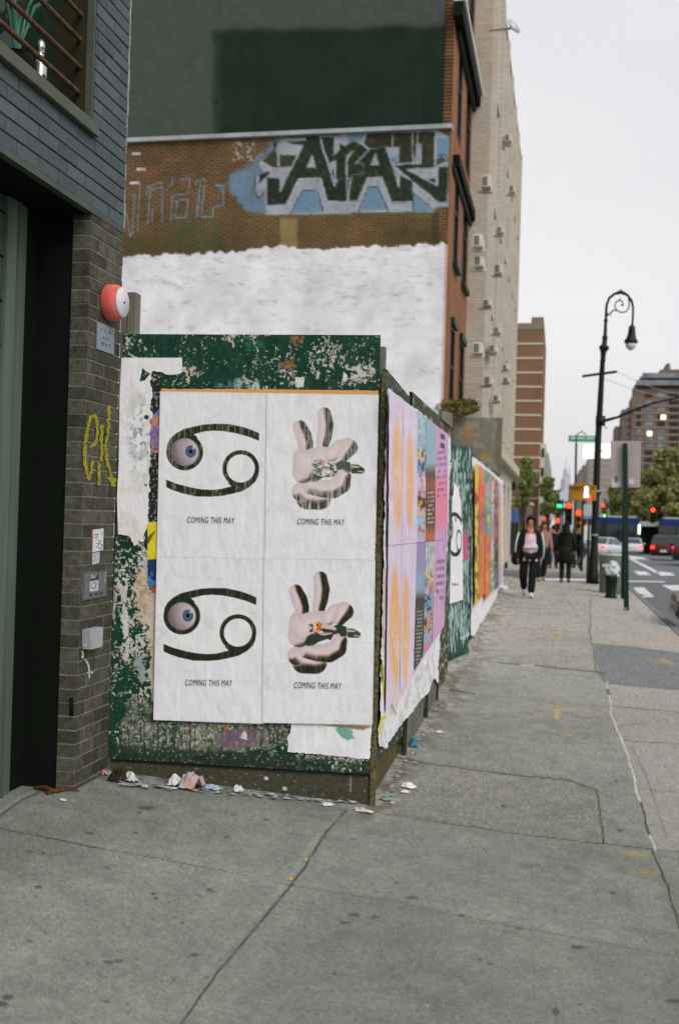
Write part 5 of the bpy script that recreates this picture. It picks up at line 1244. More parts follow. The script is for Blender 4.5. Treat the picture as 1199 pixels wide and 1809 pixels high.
# ================================================================== GRAFFITI BUILDING
YG = 22.3
gl0 = on_y(215, 700, YG)
XG0, XG1 = float(on_y(150, 500, YG)[0]) - 6, XL
zcop = float(on_y(785, 229, YG)[2]); zgb = float(gz(XL, YG))
gb = thing('graffiti_building', 'brick building with a graffiti wall, white painted below and black clad above', 'building', (XL, YG, zgb))
def gpaint(X, Y, U, V):
    n = fbm(X * .04, Y * .05, 2, 5); n2 = fbm(X * .12, Y * .12, 3, 4); n3 = fbm(X * .3, Y * .3, 4, 3)
    C = np.zeros((len(X), 4)); rgb = np.tile(np.array([[100., 64., 36.]]), (len(X), 1)); al = np.zeros(len(X))
    def put(a, c_, k=1.0):
        nonlocal rgb, al
        a = np.clip(a * k, 0, 1); rgb = mix(rgb, np.where(al > .02, a, (a > 0) * 1.0), c_); al = np.maximum(al, a)
    # stains
    put(th(n, .50, .12) * .32, (70, 66, 40)); put(th(n2, .62, .1) * .35, (120, 62, 38))
    put(rect(X, Y, 215, 415, 480, 470, 14) * .55 * (.5 + n2), (62, 72, 40)); put(ell(X, Y, 345, 405, 60, 32, .6) * th(n2, .45, .2) * .6, (38, 92, 52))
    put(rect(X, Y, 440, 372, 780, 440, 8) * .4 * (.4 + n), (104, 92, 54)); put(rect(X, Y, 494, 385, 526, 440, 6) * .8, (156, 140, 96))
    put(ell(X, Y, 730, 418, 70, 16, .7) * .6, (52, 52, 30)); put(rect(X, Y, 762, 372, 776, 440, 4) * .7, (34, 44, 28))
    GB = (104, 134, 156); WH = (152, 158, 166); DK = (36, 48, 38); OL = (30, 44, 36)
    a0 = (200, 200); s0 = 1.8446; A = (430, 220); sA = 6.31; B = (600, 220); sB = 5.995; Cc = (210, 240); sC = 5.213
    Xw = X + (n3 - .5) * 3; Yw = Y + (n2 - .5) * 2
    def P(pts, c_, o_, s_, k=1.0, soft=2.2): put(poly(Xw, Yw, pts, soft, s_, o_), c_, k)
    def Ln(pts, w_, c_, o_, s_, k=.9): put(line(Xw, Yw, pts, w_, 1.0, s_, o_), c_, k)
    put(poly(X + (n2 - .5) * 26, Y + (n3 - .5) * 10, [(375, 195), (420, 185), (470, 140), (510, 105), (545, 70), (570, 70), (560, 200), (500, 330), (430, 325), (400, 280), (370, 235)], 9, s0, a0), GB, .9)
    put(rect(X, Y, 410, 250, 450, 285, 4) * th(n3, .52, .1), (190, 188, 180), .8)
    P([(560, 40), (1090, 20), (1090, 560), (560, 560)], DK, A, sA, 0)          # (kept empty: brick shows through)
    # backing whites
    P([(250, 600), (165, 420), (200, 380), (340, 300), (430, 160), (700, 140), (720, 120), (1199, 120), (1199, 1000), (250, 1010), (240, 740), (175, 820), (130, 720), (150, 560)], WH, A, sA)
    P([(0, 60), (1030, 50), (1160, 130), (1150, 400), (1150, 870), (1020, 880), (1000, 930), (0, 935)], WH, B, sB)
    # blue counters
    P([(650, 745), (800, 745), (890, 970), (840, 990), (540, 985)], GB, A, sA); P([(300, 670), (400, 665), (505, 905), (225, 905)], GB, B, sB); P([(780, 730), (985, 925), (785, 940)], GB, B, sB)
    P([(1020, 150), (1150, 130), (1155, 330), (1020, 330)], GB, B, sB); P([(90, 100), (250, 90), (240, 170), (90, 200)], GB, B, sB)
    # dark letters
    P([(700, 130), (850, 130), (890, 300), (945, 440), (1010, 690), (1060, 610), (1140, 620), (1150, 850), (935, 860), (865, 600), (615, 600), (475, 885), (265, 900), (260, 590), (400, 600), (410, 740), (540, 470), (665, 230), (540, 215), (490, 190), (700, 180)], DK, A, sA)
    P([(765, 330), (815, 485), (700, 480)], WH, A, sA)
    P([(205, 400), (330, 300), (385, 330), (590, 340), (540, 465), (330, 480)], (58, 62, 44), A, sA); P([(470, 170), (490, 260), (600, 300), (570, 340), (430, 340), (430, 180)], WH, A, sA); P([(375, 330), (405, 330), (405, 470), (375, 460)], WH, A, sA)
    P([(175, 560), (285, 518), (290, 545), (175, 655)], DK, A, sA); P([(330, 200), (370, 190), (360, 310), (340, 300)], OL, A, sA)
    P([(870, 140), (1010, 140), (1000, 350), (1060, 300), (1199, 230), (1199, 560), (1140, 560), (1140, 620), (1035, 610), (1030, 410), (960, 430), (900, 280)], DK, A, sA)
    P([(985, 410), (1032, 400), (1030, 690), (1010, 690), (960, 470)], WH, A, sA); P([(985, 500), (1010, 500), (1010, 580), (990, 575)], DK, A, sA)
    P([(0, 200), (60, 230), (100, 200), (160, 180), (220, 210), (300, 270), (170, 410), (245, 412), (243, 515), (130, 540), (95, 620), (75, 810), (0, 815)], DK, B, sB)
    P([(65, 330), (160, 265), (100, 350), (75, 420), (75, 540), (60, 540)], WH, B, sB)
    P([(310, 260), (475, 240), (530, 380), (560, 480), (625, 670), (640, 540), (765, 600), (770, 810), (550, 820), (450, 550), (285, 560), (185, 805), (95, 810), (135, 540), (250, 520), (250, 405), (190, 400)], DK, B, sB)
    P([(380, 285), (420, 430), (322, 430)], WH, B, sB); P([(575, 470), (635, 530), (628, 670), (610, 660)], WH, B, sB)
    P([(285, 95), (1005, 75), (990, 440), (865, 460), (850, 415), (620, 410), (600, 430), (480, 240), (310, 250), (240, 200)], (52, 52, 38), B, sB)
    P([(480, 240), (632, 240), (625, 405), (545, 400)], WH, B, sB); P([(530, 350), (610, 348), (605, 400), (550, 400)], GB, B, sB); P([(805, 205), (865, 205), (862, 400), (780, 400), (780, 340), (805, 335)], WH, B, sB); P([(785, 345), (840, 345), (840, 390), (785, 390)], GB, B, sB)
    P([(590, 440), (690, 420), (860, 430), (850, 450), (690, 468), (1035, 655), (1042, 450), (1150, 450), (1128, 820), (1070, 825), (760, 575)], DK, B, sB)
    P([(700, 472), (1040, 462), (1032, 650), (960, 620)], WH, B, sB); P([(930, 570), (1010, 570), (1010, 620), (980, 610)], DK, B, sB); P([(690, 420), (1005, 425), (1000, 455), (700, 465)], DK, B, sB)
    put(np.clip(1 - np.abs(np.hypot((X - 600) * sB - 1075, ((Y - 220) * sB - 400) * .9) - 72) / 10, 0, 1) * (Y < 220 + 400 / sB), DK); P([(1010, 440), (1000, 390), (1075, 330), (1140, 380)], (70, 76, 60), B, sB)
    for x_ in (558, 770, 820, 1012): Ln([(x_, 80), (x_, 240 if x_ == 558 else 420)], 2.6, WH, B, sB)
    Ln([(600, 418), (860, 405)], 2, WH, B, sB); Ln([(290, 100), (240, 200), (305, 270), (170, 412)], 2.4, WH, B, sB); Ln([(78, 420), (78, 800)], 2.6, WH, B, sB); Ln([(0, 580), (110, 575)], 1.5, WH, B, sB)
    Ln([(855, 140), (885, 280), (940, 430), (1010, 680)], 3, WH, A, sA); Ln([(660, 240), (540, 470), (410, 740)], 2.8, WH, A, sA); Ln([(490, 880), (610, 605), (860, 600), (940, 860), (1199, 860)], 1.6, (190, 194, 200), A, sA)
    for pts in ([(135, 560), (125, 740), (170, 830), (240, 740)], [(165, 420), (200, 380), (330, 290), (370, 190)], [(520, 1000), (650, 735), (820, 735), (890, 970)]): Ln(pts, 1.6, OL, A, sA)
    for pts in ([(200, 930), (300, 660), (405, 660), (520, 930)], [(780, 940), (775, 720), (1000, 915)], [(590, 440), (770, 590), (1060, 825)]): Ln(pts, 1.6, OL, B, sB)
    for y_ in (830, 862, 895): Ln([(560, y_ + 10), (765, y_)], .9, (110, 108, 80), B, sB, .8)
    # faint outline letters at the left
    for pts in ([(110, 435), (195, 430), (175, 880)], [(110, 550), (145, 545), (130, 900)], [(75, 720), (105, 930), (130, 880)], [(260, 540), (270, 470), (400, 425), (400, 800)], [(290, 560), (300, 490), (390, 480)],
                [(265, 820), (285, 560)], [(310, 790), (310, 680)], [(505, 385), (490, 450), (460, 465)], [(570, 400), (655, 390), (640, 530), (490, 555), (480, 800)], [(520, 600), (640, 580), (620, 750), (520, 755), (535, 600)],
                [(705, 455), (720, 415), (795, 405), (760, 750)], [(718, 745), (750, 440)], [(890, 430), (900, 460), (975, 450), (960, 640), (870, 660), (865, 745), (765, 748)]):
        pts2 = [(a, b) for a, b in pts]
        put(line(X + 1.6 + (n3 - .5) * 2, Y + 1.2, [(210 + a / sC, 240 + b / sC) for a, b in pts2], 4.6, 1.5), (62, 86, 92), .55); put(line(X + (n3 - .5) * 2, Y, [(210 + a / sC, 240 + b / sC) for a, b in pts2], 2.2, 1.2), (150, 162, 184), .8)
    P([(890, 430), (975, 450), (960, 560)], (110, 140, 160), Cc, sC, .7)
    for x_, y_ in ((241, 271), (249, 299), (238, 323)): put(rect(X, Y, x_ - 8, y_ - 2.4, x_ + 8, y_ + 2.4, 1.5), (196, 196, 190))
    # the graffiti is worn: bricks break through
    wear = th(n3, .66, .05) * .5 + th(n2, .70, .05) * .4
    g_ = rect(X, Y, 430, 225, 800, 380, 2); al = al * (1 - wear * g_ * .6)
    al = np.where(Y > 372 + (X < 480) * 60, al * np.clip(1 - g_ * 0, 0, 1), al)
    # white lower wall
    yb = 452 - (X - 220) * .040 - 8 * np.exp(-((X - 485) / 45.) ** 2) + (fbm(X * .1, X * 0, 6, 4) - .5) * 12
    wmask = np.clip((Y - yb) / 1.4, 0, 1)
    wn_ = fbm(X * .03, Y * .05, 8, 5); wc_s = fbm(X * .07, Y * .12, 18, 4); wn2 = fbm(X * .05, Y * .25, 9, 4)
    wc = np.array([228., 228., 231.])[None, :] * (.94 + .08 * wn_)[:, None]; wc = mix(wc, th(wn2, .58, .12) * .07, (186, 188, 194)); wc = mix(wc, th(wc_s, .64, .06) * .10, (182, 180, 178)); wc = mix(wc, th(wc_s * .5 + wn2 * .5, .68, .02) * .25, (150, 146, 138)); wc = mix(wc, th(wn2 * .6 + n3 * .4, .60, .02) * .2 * (Y < 520), (150, 148, 140))
    rgb = rgb * (1 - wmask[:, None]) + wc * wmask[:, None]; al = np.maximum(al * (1 - wmask), wmask)
    ed = np.clip((X - (794 - (Y - 230) * .027 - 4)) / 3, 0, 1) * (Y > 372); rgb = mix(rgb, ed * .5, (170, 110, 96))
    C[:, :3] = rgb; C[:, 3] = np.clip(al, 0, 1) * 255; return C
def wall_sheet(x0, x1, z0, z1, Y, res, paint, m, name, parent):
    nu, nv = int((x1 - x0) / res) + 1, int((z1 - z0) / res) + 1
    U, V = np.meshgrid(np.linspace(0, 1, nu), np.linspace(0, 1, nv)); U, V = U.ravel(), V.ravel()
    P = np.stack([x0 + (x1 - x0) * U, np.full(U.shape, Y), z1 - (z1 - z0) * V], 1); X_, Y_ = project(P); C = paint(X_, Y_, U, V)
    L = np.empty((len(C), 4)); L[:, :3] = sl(np.clip(C[:, :3], 0, 255)); L[:, 3] = C[:, 3] / 255 if C.shape[1] == 4 else 1
    l = parent.location; return link_mesh(name, grid_mesh(name, P - np.array([l.x, l.y, l.z]), nu, nv, None, L), m, parent)
M['gbrick'] = brick_mat('old_red_brick', (104, 58, 36), (72, 46, 28), (118, 112, 84), 0.165, 0.054, .0085, 'x', attr=True, bump=.25)
vis0 = float(on_y(195, 400, YG)[0])
wall_sheet(vis0, XL, zgb, zcop, YG, 0.028, gpaint, M['gbrick'], 'party_wall', gb)
MB().box(XG0, YG + .002, zgb, vis0, YG + .3, zcop).build('party_wall_rear', M['gbrick'], gb)
# coping
def zy(px, py): return float(on_y(px, py, YG)[2])
MB().box(XG0, YG - .10, zcop, XL + .02, YG + .2, zcop + .09).build('coping', mat('pale_metal_coping', (150, 156, 158), .5, var=.2, scale=3), gb)
# black clad storey
ZR = 16.5
def clad(X, Y, U, V):
    n = fbm(X * .02, Y * .02, 3, 4); n2 = fbm(X * .1, Y * .1, 4, 3)
    C = np.tile(np.array([[22., 38., 29.]]), (len(X), 1)) * (.8 + .4 * n)[:, None]; C = mix(C, th(fbm(X * .08, Y * .006, 9, 3), .58, .1) * .15, (40, 54, 46))
    g = np.maximum(np.clip((386 - X - 8 * (n2 - .5)) / 14, 0, 1), np.clip((62 - Y + (X - 380) * -.03 + 22 * (fbm(X * .012, X * 0, 8, 3) - .5)) / 12, 0, 1))
    C = mix(C, g, (66, 74, 68)); C = mix(C, g * th(n2, .6, .1) * .1, (92, 96, 92)); C = mix(C, np.clip(1 - np.abs(X - 387) / 6, 0, 1) * .5, (52, 62, 56))
    return C
M['clad'] = printed('black_render_panel', .8, .2, 8, .1)
xc1 = float(on_y(781, 220, YG)[0])
wall_sheet(vis0, xc1, zcop + .10, ZR, YG - .06, 0.07, clad, M['clad'], 'clad_wall', gb)
MB().box(XG0, YG - .055, zcop + .10, xc1, YG + .25, ZR).build('clad_wall_core', M['void'], gb)
# facade along the street
M['fbrick'] = brick_mat('facade_red_brick', (156, 104, 72), (138, 92, 64), (118, 94, 74), .215, .076, .010, 'y', stain=.18)
YF1 = float(on_x(821, 926, XL)[1])
zt = {}
def fz(px, py): return float(on_x(px, py, XL)[2])
def fy(px): return float(on_x(px, 926, XL)[1])      # column position read at eye height
def shift(px, py): return px - (926 - py) * .0285   # plumb line through px at height py, read at eye height
wc_ = [(fy(shift(799.5, 440)), fy(shift(806.5, 440))), (fy(shift(814.5, 470)), fy(shift(822, 470))), (fy(shift(829, 500)), fy(shift(835, 500)))]
zs_up = fz(802, 468); rows = []
ztopwin = 13.6
low_t = fz(796, 573) ; low_b = fz(794, 716)
wins = []
for a, b in wc_:
    wins.append((a, b, low_b, low_t)); 
    z = zs_up
    while z < 15: wins.append((a, b, z, min(z + 2.35, 15.5))); z += 2.75
def wall_with_holes(mb, X, y0, y1, z0, z1, holes, t):
    ys_ = sorted(set([y0, y1] + [h[0] for h in holes] + [h[1] for h in holes])); zs_ = sorted(set([z0, z1] + [h[2] for h in holes] + [h[3] for h in holes]))
    for a, b in zip(ys_[:-1], ys_[1:]):
        for c_, d_ in zip(zs_[:-1], zs_[1:]):
            my, mz = (a + b) / 2, (c_ + d_) / 2
            if not any(h[0] < my < h[1] and h[2] < mz < h[3] for h in holes):
                mb.box(X - t, a, c_, X, b, d_)
wins = [w_ for w_ in wins if w_[1] > w_[0]]
mb = MB(); wall_with_holes(mb, XL, YG + .001, YF1, zgb, ZR, wins, .25); mb.build('facade_wall', M['fbrick'], gb)
for a, b, z0_, z1_ in wins:
    fr_ = MB(); t = .07
    fr_.box(XL - .12, a, z0_, XL + .012, a + t, z1_); fr_.box(XL - .12, b - t, z0_, XL + .012, b, z1_); fr_.box(XL - .12, a + t, z1_ - t, XL + .012, b - t, z1_); fr_.box(XL - .12, a + t, z0_, XL + .012, b - t, z0_ + t)
    zz_ = (z0_ + z1_) / 2; fr_.box(XL - .05, a + t, zz_ - .03, XL - .005, b - t, zz_ + .03)
    f_ = fr_.build('window', M['black_metal'], gb); MB().box(XL - .05, a + t, z0_ + t, XL - .03, b - t, z1_ - t).build('glass', M['glass_dark'], f_)
    if z0_ in (zs_up, low_b): MB().box(XL - .05, a - .06, z0_ - .12, XL + .11, b + .06, z0_ - .001).build('sill', M['green_metal'], f_)
    if z0_ == low_b: MB().box(XL + .001, a - .03, z1_ + .001, XL + .08, b + .03, z1_ + .16).build('lintel', M['green_metal'], f_)
# dark steel ledges and the cornice
for (pa, pb_, h, pr) in (((801, 236), (840, 430), .24, .15), ((796, 0), (842, 226), .30, .20)):
    zl = float(on_x(pb_[0], pb_[1], XL)[2]); yl = YF1 + .1
    MB().box(XL + .001, YG - .3 if pa[1] == 0 else YG + .4, zl, XL + pr, yl, zl + h).build('ledge', M['void'], gb)
    MB().box(XL + .002, YG + .3, zl - .12, XL + pr * .45, yl - .1, zl - .001).build('ledge_bracket', M['black_metal'], gb)
    if pa[1] == 0: MB().box(XL + .002, YG - .3, zl + h + .001, XL + pr + .05, yl, zl + h + .11).build('cornice_cap', M['white'], gb)
MB().box(XL - 12, YG + .31, zgb, XL - .26, YF1 - .01, ZR - .01).build('rear_wall', M['fbrick'], gb)
# soldier courses at the upper corner: small brick quoins beside the cladding
mb = MB(); z = zcop + .1
while z < ZR:
    mb.box(xc1 + .01, YG - .015, z, XL - .001, YG + .001, z + .055); z += .076
mb.build('quoins', mat('brown_quoin_brick', (104, 74, 50), .85, var=.2, island=.2), gb)
MB().box(xc1 + .005, YG - .008, zcop + .1, XL - .001, YG - .0005, ZR).build('quoin_mortar', mat('dark_joint', (52, 46, 34), .9), gb)
# shrub growing on the ledge
p = on_x(800, 726, XL + .2)
def leafcloud(mb, c, r_, n, s, rs, flat=1.0):
    for _ in range(n):
        d = rs.normal(size=3); d /= np.linalg.norm(d) + 1e-9; q_ = c + d * r_ * rs.uniform(.25, 1.0) ** .5 * np.array([1, 1, flat])
        a = rs.normal(size=3); a /= np.linalg.norm(a); b = np.cross(a, rs.normal(size=3)); b /= np.linalg.norm(b) + 1e-9; k = s * rs.uniform(.6, 1.3)
        mb.quad(q_ - a * k, q_ + b * k * .5, q_ + a * k, q_ - b * k * .5)
M['leaf_olive'] = mat('olive_foliage', (98, 88, 44), .7, var=.25, scale=2, island=.35)
o = thing('ledge_shrub', 'yellow-brown shrub growing over the wall at the foot of the graffiti building', 'shrub', p)
rs = np.random.RandomState(3); mb = MB()
for k in range(5):
    t = k / 4; c_ = on_x(796 + 30 * t, 722 - 4 * t, XL + .15); leafcloud(mb, c_, .32, 300, .05, rs, .6)
mb.build('foliage', M['leaf_olive'], o)
MB().tube([p - np.array([0, 0, 3.2]), p - np.array([0.05, 0, 1.0]), p], [.05, .035, .01], 6).build('stem', M['dark_wood'], o)
# end wall of the lot: grey board wall
YE = 24.6
a = on_y(799, 737, YE); b = on_y(887, 739, YE)
o = thing('plywood_wall', 'tall grey plywood wall with an orange stripe closing the far end of the lot', 'wall', (a[0], YE, float(gz(-2, YE))))
def ply(X, Y, U, V):
    n = fbm(X * .08, Y * .08, 1, 5); n2 = fbm(X * .2, Y * .3, 2, 3); C = np.tile(np.array([[128., 126., 112.]]), (len(X), 1)) * (.84 + .3 * n)[:, None]
    C = mix(C, rect(X, Y, 819, 752, 831, 800, 3) * th(n2, .4, .2) * .75, (176, 124, 62)); C = mix(C, th(n, .60, .05) * .3, (170, 170, 160)); C = mix(C, rect(X, Y, 876, 735, 890, 850, 2) * .5, (96, 90, 66)); C = mix(C, ell(X, Y, 857, 808, 10, 8, .6) * .5, (180, 140, 60))
    return C
za = float(gz(-2, YE))
wall_sheet(float(on_y(770, 800, YE)[0]), float(b[0]), za, float(a[2]), YE, .05, ply, M['board'], 'board_face', o)
MB().box(float(on_y(770, 800, YE)[0]), YE + .004, za, float(b[0]), YE + .08, float(a[2])).build('board', M['grey_wood'], o)
# the lot's ground behind the hoarding is the same pavement body

# ================================================================== BEIGE APARTMENT BUILDING
XB = XL + .46
YB0 = float(on_x(shift(863, 300), 926, XB)[1]); YB1 = float(on_x(899, 926, XB)[1]); zb0 = float(gz(XL, YB0))
ZB = float(on_x(914, 245, XB)[2])
bb = thing('beige_apartment_building', 'tall beige brick apartment building with window air conditioners beyond the red brick facade', 'building', (XB, YB0, zb0))
M['beige'] = brick_mat('beige_brick', (190, 182, 168), (178, 170, 157), (172, 165, 152), .215, .076, .010, 'y', stain=.12, bump=.3)
M['beige_x'] = brick_mat('beige_brick_side', (188, 178, 162), (172, 162, 147), (164, 155, 141), .215, .076, .012, 'x', stain=.14, bump=.3)
M['stone'] = mat('pale_limestone', (186, 178, 160), .8, var=.08, scale=1.5, bump=.2)
holes = []; ncol = 6; pitch = (YB1 - YB0 - .8) / ncol; nfl = int((ZB - 1.2 - 4.6) / 2.75) + 1
for f_ in range(nfl):
    for c_ in range(ncol):
        y = YB0 + .9 + c_ * pitch; z = 4.4 + f_ * 2.75
        if z + 1.6 < ZB - .5: holes.append((y, y + pitch * .52, z, z + 1.6))
mb = MB(); wall_with_holes(mb, XB, YB0, YB1, 3.4, ZB, holes, .3); mb.build('facade_wall', M['beige'], bb)
mb = MB(); wall_with_holes(mb, XB + .05, YB0, YB1, zb0, 3.39, [(YB0 + 1 + k * 3, YB0 + 2.6 + k * 3, zb0 + .9, 2.9) for k in range(int((YB1 - YB0) / 3.1))], .3); mb.build('stone_base', M['stone'], bb)
MB().box(XB + .001, YB0 - .05, 3.391, XB + .34, YB1, 3.75).build('stone_ledge', M['stone'], bb, bevel=.03)
MB().box(XL - 14, YB0 - .002, zb0, XB - .001, YB0 + .28, ZB).build('side_wall', M['beige_x'], bb)
MB().box(XL - 14, YB0 + .29, zb0, XB - .31, YB1 - .01, ZB - .01).build('rear_wall', M['beige_x'], bb)
MB().box(XB - .3, YB0 - .12, ZB + .001, XB + .04, YB1 + .02, ZB + .25).build('cornice', M['stone'], bb, bevel=.04)
for y in np.arange(YB0 + .45, YB1, pitch * 1.0):
    MB().box(XB + .001, y, 3.76, XB + .10, y + .30, ZB - .002).build('pilaster', M['beige'], bb)
for k, (a, b, z0_, z1_) in enumerate(holes):
    fm = MB(); fm.box(XB - .22, a, z0_, XB - .16, a + .06, z1_); fm.box(XB - .22, b - .06, z0_, XB - .16, b, z1_); fm.box(XB - .22, a + .06, z1_ - .06, XB - .16, b - .06, z1_); fm.box(XB - .22, a + .06, (z0_ + z1_) / 2 - .03, XB - .17, b - .06, (z0_ + z1_) / 2 + .03)
    f_ = fm.build('window', M['stone'], bb); MB().box(XB - .24, a, z0_, XB - .22, b, z1_).build('glass', M['glass_dark'], f_)
    MB().box(XB + .001, a - .05, z0_ - .12, XB + .08, b + .05, z0_ - .001).build('sill', M['stone'], f_)
M['ac'] = mat('air_conditioner_casing', (196, 192, 180), .6, var=.12, scale=6); M['ac_dark'] = mat('air_conditioner_grille', (104, 104, 96), .6, var=.3, scale=40)
for px, py, w_, h_ in ((879, 326, 13, 24), (865, 430, 12, 26), (866, 466, 12, 22), (896, 478, 10, 20), (877, 538, 8, 13), (867, 618, 18, 24), (887, 618, 9, 17), (911, 248, 8, 14), (917, 337, 7, 14), (898, 410, 8, 12), (882, 674, 15, 18), (893, 585, 8, 13), (906, 650, 8, 11), (907, 673, 7, 10), (894, 705, 12, 14)):
    Xq = XB + .02; p = on_x(px - w_ * .5, py, Xq + .35); s_ = np.linalg.norm(p - CAM) / F; H_ = min(h_ * s_ * .8, .45); W_ = .55
    u = MB().box(XB + .11, p[1] - W_ / 2, p[2] - H_ / 2, XB + .11 + max(.2, w_ * s_ * .55), p[1] + W_ / 2, p[2] + H_ / 2).build('air_conditioner', M['ac'], bb, bevel=.01)
    MB().box(XB + .14, p[1] - W_ / 2 - .012, p[2] - H_ * .36, XB + .06 + max(.18, w_ * s_ * .50), p[1] - W_ / 2 - .0005, p[2] + H_ * .36).build('grille', M['ac_dark'], u)
    MB().box(XB + .0005, p[1] - .03, p[2] - H_ / 2 - .05, XB + .35, p[1] + .03, p[2] - H_ / 2 - .001).build('bracket', M['ac'], u)
# dish
p = on_x(903, 50, XB + .5)
o = thing('satellite_dish', 'small pale satellite dish sticking out high on the beige building', 'dish', p)
MB().lathe(p, [(0, .02), (.03, .12), (.06, .19), (.08, .21)], 16, ax=(.75, -.5, .45)).build('dish', M['white'], o, True)
MB().tube([p, p - np.array([.55, -.05, 0])], .03, 6).build('arm', M['silver'], o)
# lamp-like black fixture on the stone base
p = on_x(893, 905, XB + .1)
# ================================================================== FAR BUILDINGS
def bx(mb, px0, px1, pytop, Y, zb, depth=20, dy=0.0):
    a = on_y(px0, 926 - (926 - pytop) * 0 + 0, Y) if False else None
    x0 = float(on_y(shift(px0, pytop), 926, Y)[0]); x1 = float(on_y(shift(px1, pytop), 926, Y)[0]); z = float(on_y((px0 + px1) / 2, pytop, Y)[2])
    mb.box(x0, Y + dy, zb, x1, Y + depth, z); return x0, x1, z
YT = 200.0; zt0 = road_z(YT)
bt = thing('brown_brick_tower', 'tall windowless brown brick tower with thin pale floor bands, straight up the street', 'building', (float(on_y(930, 926, YT)[0]), YT, zt0))
M['brown'] = mat('brown_brick_wall', (120, 92, 70), .9, var=.10, scale=.25)
mb = MB(); x0, x1, z1 = bx(mb, 896, 960, 571, YT, zt0, 30); mb.build('tower_wall', M['brown'], bt)
mb = MB(); xa, xb_, z2 = bx(mb, 938, 959.6, 560, YT + 1, zt0 + 30, 20); mb.build('roof_block', mat('roof_brick', (128, 112, 94), .9, var=.1, scale=.3), bt)
zz = [float(on_y(930, y_, YT)[2]) for y_ in (607, 632.5, 658, 683, 708, 733, 758, 783, 808, 831, 856, 880)]
for z in zz: MB().box(x0, YT - .12, z - .18, x1 + .02, YT - .001, z + .14).build('floor_band', M['stone'], bt)
MB().box(x0, YT - .10, float(on_y(930, 582, YT)[2]), x1 + .03, YT - .001, z1 + .02).build('parapet', mat('grey_parapet', (120, 116, 100), .9, var=.1, scale=.3), bt)
Yn = 170.0
o = thing('white_brick_building', 'narrow pale low building to the right of the brown tower', 'building', (float(on_y(958, 926, Yn)[0]), Yn, road_z(Yn)))
mb = MB(); a0, a1, az = bx(mb, 954, 963, 783, Yn, road_z(Yn), 18); mb.build('wall', M['stone'], o)
mb = MB(); a2, a3, az2 = bx(mb, 963.2, 968, 800, Yn, road_z(Yn), 60); mb.build('wing', mat('greyish_wall', (150, 148, 142), .9), o)
for k in range(6):
    z = az - 2.2 - k * 3; MB().box(a0 + .15, Yn - .05, z, a1 - .15, Yn - .001, z + 1.4).build('window', M['glass_dark'], o)
Ya = 400.0; za_ = road_z(Ya)
ta = thing('stepped_apartment_tower', 'big stepped brown apartment tower with rows of windows beyond the trees', 'building', (float(on_y(1180, 926, Ya)[0]), Ya, za_))
M['apt'] = mat('apartment_brick', (116, 98, 84), .9, var=.1, scale=.12); M['apt2'] = mat('pale_slab_edge', (150, 140, 128), .8, var=.1)
M['aptglass'] = mat('hazy_window', (116, 121, 128), .25, var=.35, scale=.2); M['aptdark'] = mat('dark_balcony', (44, 48, 48), .6, var=.2)
steps = [(1089, 1101.5, 747, 14), (1101.5, 1119, 717, 12), (1119, 1300, 694, 10), (1125, 1300, 671, 12.5), (1136, 1300, 655, 14.5), (1173, 1290, 641, 16.5), (1185, 1192, 629, 18)]
fl = 12.7
for k, (p0, p1, pt, dy) in enumerate(steps):
    mb = MB(); q0, q1, qz = bx(mb, p0, p1, pt, Ya, za_, 30, dy); mb.build('tower_block', M['apt'], ta)
wmb = {'window': M['aptglass'], 'balcony': M['aptdark']}
rs = np.random.RandomState(7)
for r_ in range(15):
    y_ = 698 + r_ * fl
    for c_, (p0, p1, kind) in enumerate(((1138, 1152, 'w'), (1160, 1173, 'w'), (1181, 1198, 'b'), (1206, 1220, 'w'), (1230, 1244, 'w'), (1124, 1131, 'w'), (1092, 1099, 'w'), (1105, 1115, 'w'))):
        top = {5: 700, 6: 752, 7: 722}.get(c_, 690)
        if y_ < top or y_ > 872: continue
        dy = {6: 14, 7: 12}.get(c_, 10); Yw = Ya + dy
        s_ = shift(p0, y_) - shift(p0, 926) ; xA = float(on_y(shift(p0, y_), 926, Yw)[0]); xB = float(on_y(shift(p1, y_), 926, Yw)[0]); zc_ = float(on_y(p0, y_, Yw)[2])
        if kind == 'w':
            f_ = MB().box(xA, Yw - .20, zc_ - .75, xB, Yw - .001, zc_ + .75).build('window', M['aptdark'] if rs.rand() < .25 else M['aptglass'], ta)
        else:
            MB().box(xA, Yw - .25, zc_ - .7, xB, Yw - .001, zc_ + .6).build('balcony', M['aptdark'], ta)
    if 700 < y_ < 870:
        Yw = Ya + 10; xA = float(on_y(shift(1119, y_), 926, Yw)[0]); xB = float(on_y(shift(1300, y_), 926, Yw)[0]); zc_ = float(on_y(1160, y_ + fl * .5, Yw)[2])
        MB().box(xA, Yw - .35, zc_ - .16, xB, Yw - .26, zc_ + .16).build('slab_edge', M['apt2'], ta)
for y_, p0, dy in ((664, 1136, 14.5), (677, 1125, 12.5)):
    Yw = Ya + dy; xA = float(on_y(shift(p0, y_), 926, Yw)[0]); xB = float(on_y(shift(1300, y_), 926, Yw)[0]); z_ = float(on_y(1170, y_, Yw)[2])
    MB().box(xA - .6, Yw - 1.6, z_ - .9, xB, Yw - 1.3, z_ + .9).build('terrace_glass', M['aptglass'], ta); MB().box(xA, Yw - .3, z_ - 2.0, xB, Yw - .01, z_ - 1.0).build('terrace_shadow', M['aptdark'], ta)
lit = emis('lit_window', (255, 226, 170), 2.5)
for px, py in ((1146.5, 766), (1170.5, 737)):
    p = on_y(px, py, Ya + 9.5); MB().box(p[0] - .8, p[1] - .1, p[2] - .8, p[0] + .8, p[1], p[2] + .8).build('lit_window', lit, ta)
